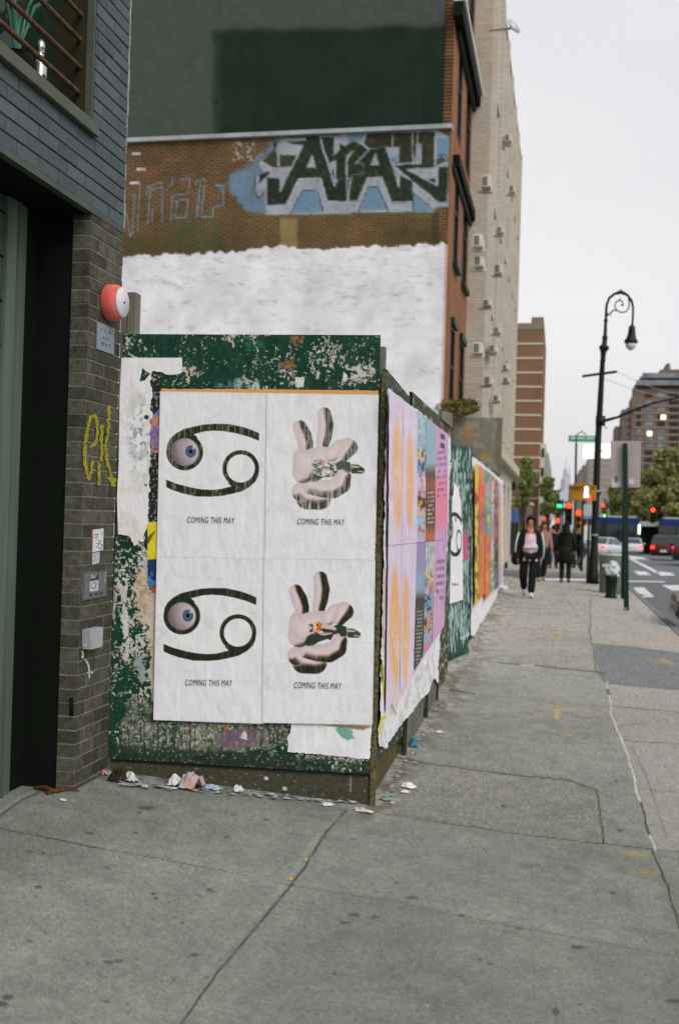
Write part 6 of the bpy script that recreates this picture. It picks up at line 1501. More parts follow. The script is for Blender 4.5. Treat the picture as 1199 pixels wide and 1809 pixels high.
# grey block and low stepped one behind the lamp post
Yb = 150.0
o = thing('grey_office_block', 'plain grey mid-rise block behind the lamp post and the backlit sign', 'building', (float(on_y(1058, 926, Yb)[0]), Yb, road_z(Yb)))
mb = MB(); q0, q1, qz = bx(mb, 1038, 1082, 809, Yb, road_z(Yb), 25); mb.build('wall', mat('grey_panel_wall', (142, 132, 128), .8, var=.06, scale=.3), o)
for k in range(9): MB().box(q0 + .3, Yb - .04, qz - .8 - k * .9, q1, Yb - .001, qz - .72 - k * .9).build('panel_joint', M['stone'], o)
Yb = 230.0
o = thing('low_stepped_building', 'low dark stepped building far up the street left of the grey block', 'building', (float(on_y(1026, 926, Yb)[0]), Yb, road_z(Yb)))
for p0, p1, pt, d in ((1016, 1040, 838, 0), (1022, 1036, 830, 4), (1028, 1042, 822, 8)):
    mb = MB(); bx(mb, p0, p1, pt, Yb + d, road_z(Yb), 20); mb.build('wall', mat('distant_grey_wall', (122, 116, 116), .9, var=.1, scale=.2), o)
Ys = 600.0
for px, pt, w_, lb in ((999, 812, 2.6, 'thin pale spire of a distant skyscraper, the taller one, left of the street sign pole'), (1005, 822, 1.8, 'shorter thin distant spire just right of the taller one')):
    p = on_y(px, pt, Ys); b_ = road_z(Ys)
    o = thing('distant_spire', lb, 'skyscraper', (p[0], Ys, b_)); H_ = p[2] - b_
    m_ = mat('hazy_grey_tower', (178, 178, 190), .9, var=.05)
    MB().lathe((p[0], Ys, b_), [(0, w_ * 1.5), (H_ * .55, w_ * 1.4), (H_ * .56, w_), (H_ * .72, w_ * .9), (H_ * .73, w_ * .55), (H_ * .86, w_ * .4), (H_ * .87, w_ * .15), (H_, .1)], 8).build('shaft', m_, o)

# ================================================================== TREES
def tree(label, px, py_base, py_top, Y, wpx, c, n, group=None, name='street_tree', seed=1, leaf=.22, base=None, sparse=1.0):
    z0 = road_z(Y) + .13; x = float(on_y(px, 926, Y)[0]); zt_ = float(on_y(px, py_top, Y)[2]); zb_ = float(on_y(px, py_base, Y)[2]); R_ = wpx / 2 * Y / F
    o = thing(name, label, 'tree', (x, Y, z0), group=group); rs = np.random.RandomState(seed); H_ = zt_ - z0
    tr = MB(); tr.tube([(x, Y, z0), (x + .1, Y, z0 + H_ * .3), (x - .1, Y + .1, z0 + H_ * .55), (x, Y, zt_ - H_ * .12)], [H_ * .022, H_ * .017, H_ * .012, .03], 8)
    cl = []
    for k in range(36):
        a = rs.uniform(0, 6.28); h = rs.uniform(.12, .95); w_ = math.sin(min(1, (1.02 - h) * 1.6 + .15) * 1.5) * R_ * rs.uniform(.15, .9)
        c_ = np.array([x + math.cos(a) * w_, Y + math.sin(a) * w_ * .8, zb_ + (zt_ - zb_) * h]); cl.append((c_, R_ * rs.uniform(.24, .44)))
        s_ = (x, Y, z0 + (c_[2] - z0) * rs.uniform(.35, .6)); m_ = [(s_[i] + c_[i]) / 2 for i in range(3)]; m_[2] -= .1
        tr.tube([s_, m_, c_], [H_ * .009, H_ * .006, .015], 5)
    tr.build('trunk', M['bark'], o)
    mb = MB(); q_ = n // 36
    for c_, r_ in cl: leafcloud(mb, c_, r_, q_, leaf, rs, .8)
    mb.build('crown', c, o)
M['bark'] = mat('grey_brown_bark', (74, 66, 54), .9, var=.3, scale=6, bump=.5)
M['leaf_g'] = mat('fresh_green_foliage', (112, 128, 66), .7, var=.2, scale=.5, island=.35)
M['leaf_d'] = mat('spring_olive_foliage', (120, 124, 76), .75, var=.22, scale=.4, island=.4)
M['leaf_y'] = mat('yellow_green_foliage', (132, 132, 82), .75, var=.22, scale=.4, island=.4)
tree('bright green street tree before the foot of the brown tower', 923, 905, 806, 75, 40, M['leaf_g'], 5200, seed=3, leaf=.13)
tree('green street tree past the brown tower at the right of the pale low building', 967, 912, 842, 120, 34, M['leaf_g'], 4200, seed=4, leaf=.2)
tree('far green tree closing the street left of the traffic lights', 983, 915, 866, 160, 26, M['leaf_g'], 3200, seed=14, leaf=.25)
gt = 'trees across the avenue'
for i, (px, top, Y, w_, lb, mk) in enumerate(((1185, 792, 120, 90, 'tallest olive-green tree at the right edge below the stepped tower', 'leaf_y'), (1150, 822, 118, 62, 'olive tree left of the tallest one at the right edge', 'leaf_d'), (1118, 850, 122, 56, 'low olive tree right of the green sign post', 'leaf_y'),
                                     (1088, 858, 126, 44, 'low dark olive tree between the lamp post and the green sign post', 'leaf_d'), (1225, 800, 116, 80, 'olive tree cut by the right edge of the picture', 'leaf_d'), (1168, 858, 112, 60, 'lower bushy olive tree in front of the tallest one', 'leaf_d'), (1135, 868, 110, 46, 'small bushy olive tree just above the bus', 'leaf_y'), (1205, 858, 110, 60, 'lower bushy olive tree above the rear half of the bus', 'leaf_y'))):
    tree(lb, px, 922, top, Y, w_, M[mk], 7000, group=gt, seed=20 + i, leaf=.24)

# ================================================================== LAMP POST
lb0 = G(1046, 1031); YL = float(lb0[1])
def L(px, py): return on_y(px, py, YL)
lp = thing('street_lamp', 'tall dark green ornate crook-topped street lamp at the corner', 'street lamp', lb0)
mb = MB(); s_ = YL / F
def pole(pts, mb=mb, n=14):
    mb.tube([L(a, b) for a, b, r_ in pts], [r_ * s_ for a, b, r_ in pts], n)
pole([(1045.5, 1031, 11), (1046, 1016, 10.5), (1047, 1004, 8.5), (1047.5, 985, 8), (1048.5, 978, 6.5), (1051, 900, 6.0), (1055, 790, 5.6), (1060, 700, 5.0), (1062, 665, 4.6), (1063.5, 640, 4.2), (1064, 637, 5.2), (1064.2, 634, 4.2), (1065, 622, 5), (1066, 616, 8.4), (1066.3, 612, 8.6), (1066.6, 609, 4.4), (1067.5, 600, 4.2), (1067.8, 596, 5), (1068, 592, 3.2), (1069, 570, 2.6), (1069.2, 566, 3.6), (1069.4, 562, 2.4)])
mb.build('pole', M['black_metal'], lp, True)
for y_, x_ in ((868, 1052.2), (945, 1049)): MB().tube([L(x_, y_ + 1.5), L(x_, y_ - 1.5)], [6.8 * s_] * 2, 14).build('clamp_band', M['silver'], lp)
ck = MB(); ck.tube([L(a, b) for a, b in ((1069.4, 562), (1069.8, 550), (1071, 538), (1075, 527), (1084, 519.5), (1096, 516.5), (1107, 521), (1114.5, 531), (1117.3, 543), (1117, 560), (1115.8, 576))], [2.3 * s_] * 8 + [1.9 * s_] * 3, 10)
ck.tube([L(1095.5, 517), L(1095.5, 511)], [1.8 * s_, 1.0 * s_], 8); ck.tube([L(1088, 518), L(1096, 516), (L(1104, 519.5))], [2.8 * s_, 3.6 * s_, 2.8 * s_], 8)
ckk = ck.build('crook', M['black_metal'], lp, True)
sc_ = [(1109, 524), (1110.5, 535), (1109.5, 545), (1104, 551), (1096, 552), (1088.5, 548.5), (1085, 541), (1087, 534), (1092.5, 530.5), (1098, 532), (1100, 537), (1097, 540)]
m2 = MB(); m2.tube([L(a, b) for a, b in sc_], [1.2 * s_] * 11 + [2.6 * s_], 6); m2.tube([L(1088.5, 548.5), L(1082, 548), (L(1078, 553)), L(1073, 555.5), L(1070, 551)], [1.2 * s_, 1.4 * s_, 1.6 * s_, 1.1 * s_, .9 * s_], 6); m2.tube([L(1093, 530.5), L(1095.5, 526)], [1.3 * s_, .8 * s_], 6)
m2.tube([L(1070.5, 552), L(1073, 557.5), L(1079, 558)], [.8 * s_, 1. * s_, .6 * s_], 6)
m2.build('scroll', M['black_metal'], ckk, True)
def lat(pts, ax=None):
    m_ = MB(); m_.tube([L(a, b) for a, b, r_ in pts], [r_ * s_ for a, b, r_ in pts], 20); return m_
ln = lat([(1115.6, 574, 2.5), (1115.4, 577, 5.2), (1115.2, 582, 5.8), (1114.8, 590, 6.4), (1114.2, 598, 8.5), (1113.8, 602, 11.3), (1113.6, 605, 11.5), (1113.5, 607, 9.5)]).build('lantern_hood', M['black_metal'], lp, True)
lat([(1113.4, 607.2, 9.2), (1113.2, 612, 8.4), (1113, 616, 6.2), (1112.8, 619.4, 1)]).build('glass_globe', mat('milky_glass', (196, 196, 200), .25, var=.05), ln, True)
MB().tube([L(1027.5, 664.8), L(1088.7, 656.6)], [2.3 * s_] * 2, 8).build('cross_arm', M['black_metal'], lp)
am = MB(); am.tube([L(1061, 744) , L(1068, 743), L(1090, 737), (L(1120, 724)), L(1150, 713), L(1180, 706), L(1199, 702), L(1260, 694), L(1330, 690)], [3.2 * s_, 3 * s_, 2.2 * s_, 2.1 * s_, 2. * s_, 1.9 * s_, 1.8 * s_, 1.7 * s_, 1.5 * s_], 10)
am.tube([L(1059.5, 752), L(1060, 735)], [8.2 * s_] * 2, 12); am.build('signal_mast_arm', M['black_metal'], lp, True)
MB().tube([L(1066, 750), L(1069, 757), L(1073, 756)], [.7 * s_] * 3, 5).build('cable_loop', M['black_metal'], lp)
for (a, b) in (((1089, 657), (1240, 690)), ((1064, 668), (1240, 696))):
    pa, pb2 = L(*a), on_y(b[0], b[1], YL + 25); pts = [pa + (pb2 - pa) * t - np.array([0, 0, .35 * math.sin(math.pi * t)]) for t in np.linspace(0, 1, 9)]
    MB().tube(pts, .008, 4).build('span_wire', M['silver'], lp)
# backlit sign on the lamp post
q_ = [L(1030.5, 783.5), L(1078, 781.5), L(1078, 807.5), L(1030.5, 809)]
o = thing('backlit_sign', 'glowing white backlit street sign box on the lamp post', 'sign', q_[3])
YS = YL - .22
def LS(px, py, d=0.): return on_y(px, py, YS + d)
qs = [LS(1030.5, 784.5), LS(1077.5, 782.5), LS(1077.5, 807.5), LS(1030.5, 809)]
# the box is cut by the pole: two faces left and right of it
for u0, u1 in ((0, .49), (.70, 1)):
    qq = [qs[0] + (qs[1] - qs[0]) * u0, qs[0] + (qs[1] - qs[0]) * u1, qs[3] + (qs[2] - qs[3]) * u1, qs[3] + (qs[2] - qs[3]) * u0]
    MB().slab([k + np.array([0, .30, 0]) for k in qq], (0, -1., 0), .12).build('light_panel', emis('backlit_white_%d' % int(u0 * 10), (255, 250, 240), 1.3), o, bevel=.01)
ln_ = MB()
for a, b in (((1034, 788.5), (1051, 788)), ((1034, 802), (1051, 802)), ((1034, 788.5), (1034, 802)), ((1066, 787.5), (1074, 787)), ((1066, 801.5), (1074, 801)), ((1066, 787.5), (1066, 801.5))):
    ln_.tube([LS(*a, .285), LS(*b, .285)], .012, 4)
ln_.build('inner_line', mat('faded_line', (206, 200, 180), .6), o)
MB().slab([LS(1046, 795, .33), LS(1064, 795, .33), LS(1064, 798, .33), LS(1046, 798, .33)], (0, -1., 0), .04).build('bracket', M['black_metal'], o)

# yellow pedestrian signal head on the post
def pedsig():
    Yp = YL - .25; P_ = lambda x, y, d=0.: on_y(x, y, Yp + d)
    c_ = P_(1029, 870); o = thing('pedestrian_signal', 'wide yellow pedestrian signal head with a lit white walking figure, on the lamp post', 'signal', c_)
    Y_ = mat('aged_yellow_enamel', (176, 130, 44), .5, var=.15, scale=5, c2=(140, 102, 38))
    x0, x1 = P_(1004, 870)[0], P_(1053, 870)[0]; z0, z1 = P_(1029, 885)[2], P_(1029, 857)[2]
    MB().box(x0, Yp, z0, x1, Yp + .28, z1).build('housing', Y_, o, bevel=.02)
    MB().box(x0 + .03, Yp - .10, z1 - .05, x1 - .03, Yp - .001, z1 - .02).build('visor', Y_, o)
    MB().box(x0 + .12, Yp + .04, z1 + .001, x0 + .5, Yp + .22, z1 + .06).build('top_cap', Y_, o)
    a = P_(1031, 878); b = P_(1039, 860)
    # walking figure: head, body, legs
    f = MB(); cx_ = (a[0] + b[0]) / 2; w_ = b[0] - a[0]; h = b[2] - a[2]; f.lathe((cx_, Yp - .015, b[2] - h * .12), [(-.04, .001), (-.03, .03), (0, .042), (.03, .03), (.04, .001)], 10)
    f.hexa([(cx_ - w_ * .30, Yp - .02, a[2] + h * .38), (cx_ + w_ * .26, Yp - .02, a[2] + h * .38), (cx_ + w_ * .26, Yp - .005, a[2] + h * .38), (cx_ - w_ * .30, Yp - .005, a[2] + h * .38), (cx_ - w_ * .34, Yp - .02, a[2] + h * .76), (cx_ + w_ * .34, Yp - .02, a[2] + h * .76), (cx_ + w_ * .34, Yp - .005, a[2] + h * .76), (cx_ - w_ * .34, Yp - .005, a[2] + h * .76)])
    f.hexa([(cx_ - w_ * .46, Yp - .02, a[2]), (cx_ - w_ * .10, Yp - .02, a[2]), (cx_ - w_ * .10, Yp - .005, a[2]), (cx_ - w_ * .46, Yp - .005, a[2]), (cx_ - w_ * .30, Yp - .02, a[2] + h * .39), (cx_ + w_ * .02, Yp - .02, a[2] + h * .39), (cx_ + w_ * .02, Yp - .005, a[2] + h * .39), (cx_ - w_ * .3, Yp - .005, a[2] + h * .39)])
    f.hexa([(cx_ + w_ * .12, Yp - .021, a[2]), (cx_ + w_ * .46, Yp - .021, a[2]), (cx_ + w_ * .46, Yp - .006, a[2]), (cx_ + w_ * .12, Yp - .006, a[2]), (cx_ - w_ * .02, Yp - .021, a[2] + h * .39), (cx_ + w_ * .28, Yp - .021, a[2] + h * .39), (cx_ + w_ * .28, Yp - .006, a[2] + h * .39), (cx_ - w_ * .02, Yp - .006, a[2] + h * .39)])
    f.build('walking_figure', emis('signal_white', (255, 255, 250), 9.0), o)
    k = P_(1040, 881); MB().lathe((k[0], Yp - .002, k[2]), [(0, .07), (-.012, .06)], 12, ax=(0, 1, 0)).build('red_reflection_lens', emis('dim_red_lens', (240, 60, 40), 1.2), o)
    MB().box(x1, Yp + .1, (z0 + z1) / 2 - .05, x1 + .12, Yp + .16, (z0 + z1) / 2 + .05).build('bracket', M['black_metal'], o)
pedsig()

# traffic signals: pole + head + lens
YELS = M['yel'] = mat('signal_yellow', (170, 122, 36), .5, var=.15, scale=5)
EM = {'red': emis('red_signal_light', (255, 48, 20), 6.0), 'green': emis('green_signal_light', (90, 255, 170), 3.0), 'amber': emis('amber_light', (255, 190, 90), 7.0), 'white': emis('white_light', (255, 244, 220), 9.0)}
def signal(px, py, Y, colr, label, size=1.0, group='traffic signals up the street', pole_=True, hang=False):
    M['yel'] = YELS if pole_ else M['black_metal']
    c_ = on_y(px, py, Y); zb_ = road_z(Y) + .13; w_ = .17 * size
    o = thing('traffic_signal', label, 'traffic light', (c_[0], Y, zb_ if pole_ else c_[2]), group=group)
    k = {'red': 0, 'amber': 1, 'green': 2}[colr]; step = .36 * size
    zt_ = c_[2] + k * step + .2 * size; zl_ = zt_ - 3 * step - .05 * size
    MB().box(c_[0] - w_, Y, zl_, c_[0] + w_, Y + .25, zt_).build('housing', M['yel'], o, bevel=.02)
    for j in range(3):
        z = zt_ - .2 * size - j * step
        m_ = EM[colr] if j == k else M['aptdark']
        MB().lathe((c_[0], Y - .001, z), [(0, .135 * size), (-.02, .12 * size), (-.03, .02)], 16, ax=(0, 1, 0)).build('lens', m_, o)
        v = MB(); v.tube([(c_[0], Y - .16 * size, z + .03), (c_[0], Y - .002, z + .03)], [.145 * size, .15 * size], 14, cap=False)
        v.build('visor', M['yel'], o)
    if pole_: MB().tube([(c_[0] + w_ + .05, Y + .12, zb_), (c_[0] + w_ + .05, Y + .12, zt_ + .5)], .06, 8).build('pole', M['black_metal'], o); MB().box(c_[0] + w_, Y + .08, zl_ + .3, c_[0] + w_ + .06, Y + .16, zl_ + .4).build('bracket', M['black_metal'], o)
    else: MB().tube([(c_[0], Y + .12, zt_), (c_[0], Y + .12, zt_ + .8)], .03, 6).build('hanger', M['black_metal'], o)
signal(1021, 906, 44.0, 'red', 'yellow signal head showing red, below the pedestrian signal on the thin pole', .75)
signal(1004, 893, 52, 'red', 'traffic signal with the big red light left of the yellow pedestrian signal', 1.0, pole_=False)
signal(1152.5, 901, 78, 'red', 'traffic signal showing a round red light above the bus at the right', 1.0, pole_=False)
signal(963, 916, 120, 'red', 'small red traffic light far up the street above the walking man', 1.4)
signal(984, 920, 110, 'red', 'red traffic light far up the street above the woman in black', 1.4)
signal(1067, 911, 88, 'green', 'small green traffic light just right of the lamp post', .7)
signal(1064, 893, 100, 'red', 'small pink-red traffic light right of the lamp post above the green one', .8)
# headlights of far cars
# street-name sign on its pole
Yg = 46.0
a, b = on_y(1003.5, 769, Yg), on_y(1053, 768, Yg); zb_ = on_y(1028, 780.5, Yg)[2]
o = thing('street_name_sign', 'green street name sign on a tall thin pole left of the lamp post', 'sign', (float(on_y(1013, 1000, Yg)[0]), Yg, road_z(Yg) + .13))
MB().box(a[0], Yg, zb_, b[0], Yg + .03, a[2]).build('sign_plate', mat('street_sign_green', (60, 158, 112), .5, var=.08, scale=4), o, bevel=.006)
x_ = a[0] + .1; rs = np.random.RandomState(4)
while x_ < b[0] - .12:
    w_ = rs.uniform(.03, .05); MB().box(x_, Yg - .006, zb_ + .10, x_ + w_, Yg - .001, zb_ + .10 + rs.choice([.11, .13])).build('letter', M['white'], o); x_ += w_ + rs.choice([.02, .02, .09])
pt = [on_y(1028, 768, Yg), on_y(1027, 762, Yg)]
MB().tube([on_y(1014, 1003, Yg), on_y(1015, 900, Yg), on_y(1017, 783, Yg)], .045, 8).build('pole', M['black_metal'], o)
MB().tube([on_y(1017, 783, Yg), on_y(1017.5, 768, Yg), on_y(1027, 762, Yg), on_y(1034, 768, Yg)], .025, 6).build('bracket', M['black_metal'], o)
# small white and green signs
def sign(px0, py0, px1, py1, Y, c, label, name='street_sign', glow=False, paint=None):
    a, b = on_y(px0, py0, Y), on_y(px1, py1, Y)
    o = thing(name, label, 'sign', (a[0], Y, road_z(Y) + .13))
    MB().box(a[0], Y, b[2], b[0], Y + .04, a[2]).build('sign_plate', emis('glow_%d' % int(px0), c, 1.4) if glow else mat('sign_face_%d' % int(px0), c, .5, var=.12, scale=6), o, bevel=.01)
    MB().tube([((a[0] + b[0]) / 2, Y + .08, road_z(Y) + .13), ((a[0] + b[0]) / 2, Y + .08, b[2] + .1)], .04, 8).build('pole', M['black_metal'], o)
    return o
sign(988, 868, 1000, 883, 70, (190, 196, 206), 'small white sign left of the yellow pedestrian signal')
sign(983, 890.5, 996, 897, 74, (60, 200, 140), 'small glowing green sign beside the big red traffic light', glow=True)
o = sign(1030, 891, 1050, 917, 40.0, (172, 178, 186), 'white notice board low on a post behind the lamp post')
a, b = on_y(1030, 911, 40), on_y(1050, 917, 40); MB().box(a[0], 39.985, b[2], b[0], 39.999, a[2]).build('blue_band', mat('blue_band', (96, 130, 160), .5), o)

# ================================================================== GREEN SIGN POST with the back of a big sign
gp = G(1105, 1079); YP = float(gp[1])
o = thing('sign_post', 'dark green square steel sign post standing on the pavement near the kerb', 'post', gp)
a = on_y(1102.5, 782, YP); x0 = on_y(1099, 1000, YP)[0]
wpx = YP / F
tl, bl = on_y(1098.6, 783, YP), on_y(1101, 1078, YP)
W_ = 8.6 * wpx
MB().hexa([bl, bl + [W_, 0, 0], bl + [W_, .06, 0], bl + [0, .06, 0], tl, tl + [W_, 0, 0], tl + [W_, .06, 0], tl + [0, .06, 0]]).build('post', M['green_metal'], o, bevel=.004)
tl2, bl2 = on_y(1099, 860, YP + .06), on_y(1096, 1058, YP + .06); MB().hexa([bl2, bl2 + [W_ * .8, 0, 0], bl2 + [W_ * .8, .05, 0], bl2 + [0, .05, 0], tl2, tl2 + [W_ * .8, 0, 0], tl2 + [W_ * .8, .05, 0], tl2 + [0, .05, 0]]).build('sleeve', M['green_metal'], o, bevel=.003)
p = on_y(1104, 1078, YP - .003); MB().lathe((p[0], YP - .002, p[2] + .03), [(0, .028), (-.012, .022), (-.014, .001)], 10, ax=(0, 1, 0)).build('bolt_plate', M['silver'], o)
o = thing('street_sign', 'large pale grey back of a street sign with stickers, mounted on the green post', 'sign', on_y(1102, 860, YP + .07))
q4 = [on_y(1077.5, 779, YP + .115), on_y(1131.5, 779, YP + .115), on_y(1130, 861, YP + .115), on_y(1079, 861, YP + .115)]
def sb(X, Y, U, V):
    n = fbm(X * .1, Y * .1, 3, 3); C = np.tile(np.array([[160., 152., 150.]]), (len(X), 1)) * (.95 + .1 * n)[:, None]
    C = mix(C, poly(X, Y, [(1081, 846), (1089, 842), (1094, 850), (1096, 860), (1079, 861)], 1.5) * .8, (196, 198, 204)); C = mix(C, ell(X, Y, 1087.5, 846.5, 3.4, 6, .4), (70, 110, 52)); C = mix(C, ell(X, Y, 1114, 851, 4.5, 6, .3) * .8, (204, 204, 214)); C = mix(C, ell(X, Y, 1112, 856.5, 2.6, 2, .4), (150, 110, 160)); C = mix(C, ell(X, Y, 1122, 857, 3.6, 2.4, .4), (170, 150, 60))
    return C
sheet('sign_back_face', [(1077.5, 779), (1131.5, 779), (1130, 861), (1079, 861)], ((0, YP + .115, 0), (0, -1., 0)), .001, 60, 80, sb, M['board'], o)
MB().slab(q4, (0, -1., 0), .012).build('plate', M['silver'], o, bevel=.003)

# ================================================================== BINS
bp = G(1079, 1049); YBn = float(bp[1]); s_ = YBn / F
o = thing('litter_bin', 'large grey concrete-sided litter bin with a pale lid beside the lamp post', 'bin', bp)
hb = (1049 - 980) * s_; rb_ = 21.5 * s_; bz = bp[2]; cx_, cy_ = bp[0], bp[1] + rb_
M['bin'] = mat('mottled_grey_bin', (112, 116, 104), .85, var=.3, scale=14, bump=.5)
MB().lathe((cx_, cy_, bz), [(0, rb_ * .86), (.03, rb_ * .92), (hb * .9, rb_ * .98), (hb * .93, rb_ * 1.0)], 20).build('bin_body', M['bin'], o, True)
MB().lathe((cx_, cy_, bz + hb * .932), [(0, rb_ * 1.05), (.03, rb_ * 1.07), (.06, rb_ * 1.0), (.065, rb_ * .55), (.03, rb_ * .5)], 20).build('bin_lid', mat('pale_lid', (170, 172, 164), .5, var=.15, scale=9), o, True)
MB().box(cx_ - rb_ * .75, cy_ - rb_ * 1.02, bz + hb * .66, cx_ + rb_ * .1, cy_ - rb_ * .9, bz + hb * .74).build('pale_label', mat('bin_label', (176, 178, 174), .6, var=.2, scale=20), o)
bq = G(1078, 1056.5); o = thing('small_black_bin', 'small black conical bin stuffed with white rubbish in front of the large grey bin', 'bin', bq); s_ = bq[1] / F
MB().lathe(bq, [(0, 9.5 * s_), (.03, 10.5 * s_), (.08, 8.6 * s_), (38 * s_ * .9, 10.5 * s_), (38 * s_, 12.5 * s_), (39 * s_, 12 * s_), (36 * s_, 9 * s_)], 18).build('bin_body', M['black_metal'], o, True)
mb = MB(); mb.tube([bq + [-12 * s_, 0, 37 * s_], bq + [-6 * s_, -.02, 44 * s_], bq + [2 * s_, 0, 46 * s_], bq + [8 * s_, 0, 40 * s_]], .012, 6); mb.build('handle', M['black_metal'], o)
pp = bq + np.array([2 * s_, .0, 40 * s_]); t = thing('rubbish_bag', 'crumpled white plastic bag sticking out of the small black bin', 'bag', pp)
bm = bmesh.new(); bmesh.ops.create_icosphere(bm, subdivisions=3, radius=.16); rs = random.Random(4)
for v_ in bm.verts: v_.co *= .72 + .5 * rs.random(); v_.co.z = v_.co.z * 1.3 + .10
me = bpy.data.meshes.new('bag'); bm.to_mesh(me); bm.free(); link_mesh('bag', me, mat('crumpled_white_plastic', (196, 200, 204), .45, var=.15, scale=20), t)
# construction fence with blue band beyond the side street
fence_x = -3.2
def FX(px, py): return on_x(px, py, fence_x)
ya_, yb_ = float(on_x(884, 926, fence_x)[1]), float(on_x(934, 926, fence_x)[1])
o = thing('construction_fence', 'long dark mesh construction fence with a blue band along its top, beyond the side street', 'fence', (fence_x, ya_, road_z(ya_)))
mb = MB(); n_ = 10
for k in range(n_):
    y0_, y1_ = ya_ + (yb_ - ya_) * k / n_, ya_ + (yb_ - ya_) * (k + 1) / n_; zb_ = road_z(y0_) + .13
    mb.box(fence_x - .04, y0_, zb_, fence_x, y1_ - .05, 1.62)
mb.build('mesh_panel', mat('dark_green_mesh', (26, 36, 24), .9, var=.3, scale=3), o)
for k in range(n_ + 1):
    y0_ = ya_ + (yb_ - ya_) * k / n_; MB().box(fence_x - .05, y0_ - .05, road_z(y0_) + .1, fence_x + .03, y0_, 1.75).build('fence_post', M['black_metal'], o)
MB().box(fence_x - .06, ya_ + 10, 1.63, fence_x + .01, yb_, 2.5).build('blue_band', mat('blue_tarpaulin', (44, 92, 146), .6, var=.15, scale=2), o)
# brown low wall/shed above fence
o = thing('brown_shed', 'brown brick low shed with a grey roof behind the dark fence', 'building', (float(on_y(914, 926, 84)[0]), 84, road_z(84)))
a, b = on_y(906, 891, 84), on_y(936, 914, 84); MB().box(a[0], 84, road_z(84), b[0], 90, a[2]).build('wall', mat('shed_brick', (112, 98, 82), .9, var=.2, scale=3), o)
MB().box(a[0] - .1, 83.9, a[2] + .001, b[0] + .1, 90, a[2] + .2).build('roof', M['stone'], o)
# black fixture/scaffold leg at the beige building's far corner
p = on_y(897, 870, 44); o = thing('wall_lamp', 'black lantern-like fixture on a dark post at the foot of the beige building', 'lamp', (p[0], 44, road_z(44) + .13))
q = on_y(898, 940, 44); MB().tube([(p[0], 44, road_z(44) + .13), (p[0], 44, p[2])], .06, 8).build('post', M['black_metal'], o)
MB().hexa([(p[0] - .10, 43.85, p[2] - .2), (p[0] + .10, 43.85, p[2] - .2), (p[0] + .1, 44.1, p[2] - .2), (p[0] - .1, 44.1, p[2] - .2), (p[0] - .17, 43.8, p[2] + .1), (p[0] + .17, 43.8, p[2] + .1), (p[0] + .17, 44.15, p[2] + .1), (p[0] - .17, 44.15, p[2] + .1)]).build('lantern', M['stone'], o)
MB().box(p[0] - .3, 43.7, p[2] + .101, p[0] + .3, 44.2, p[2] + .42).build('hood', M['black_metal'], o, bevel=.02)
MB().box(p[0] - .06, 44.0, p[2] + .43, p[0] + .10, 44.1, p[2] + 2.0).build('upper_bar', M['green_metal'], o)
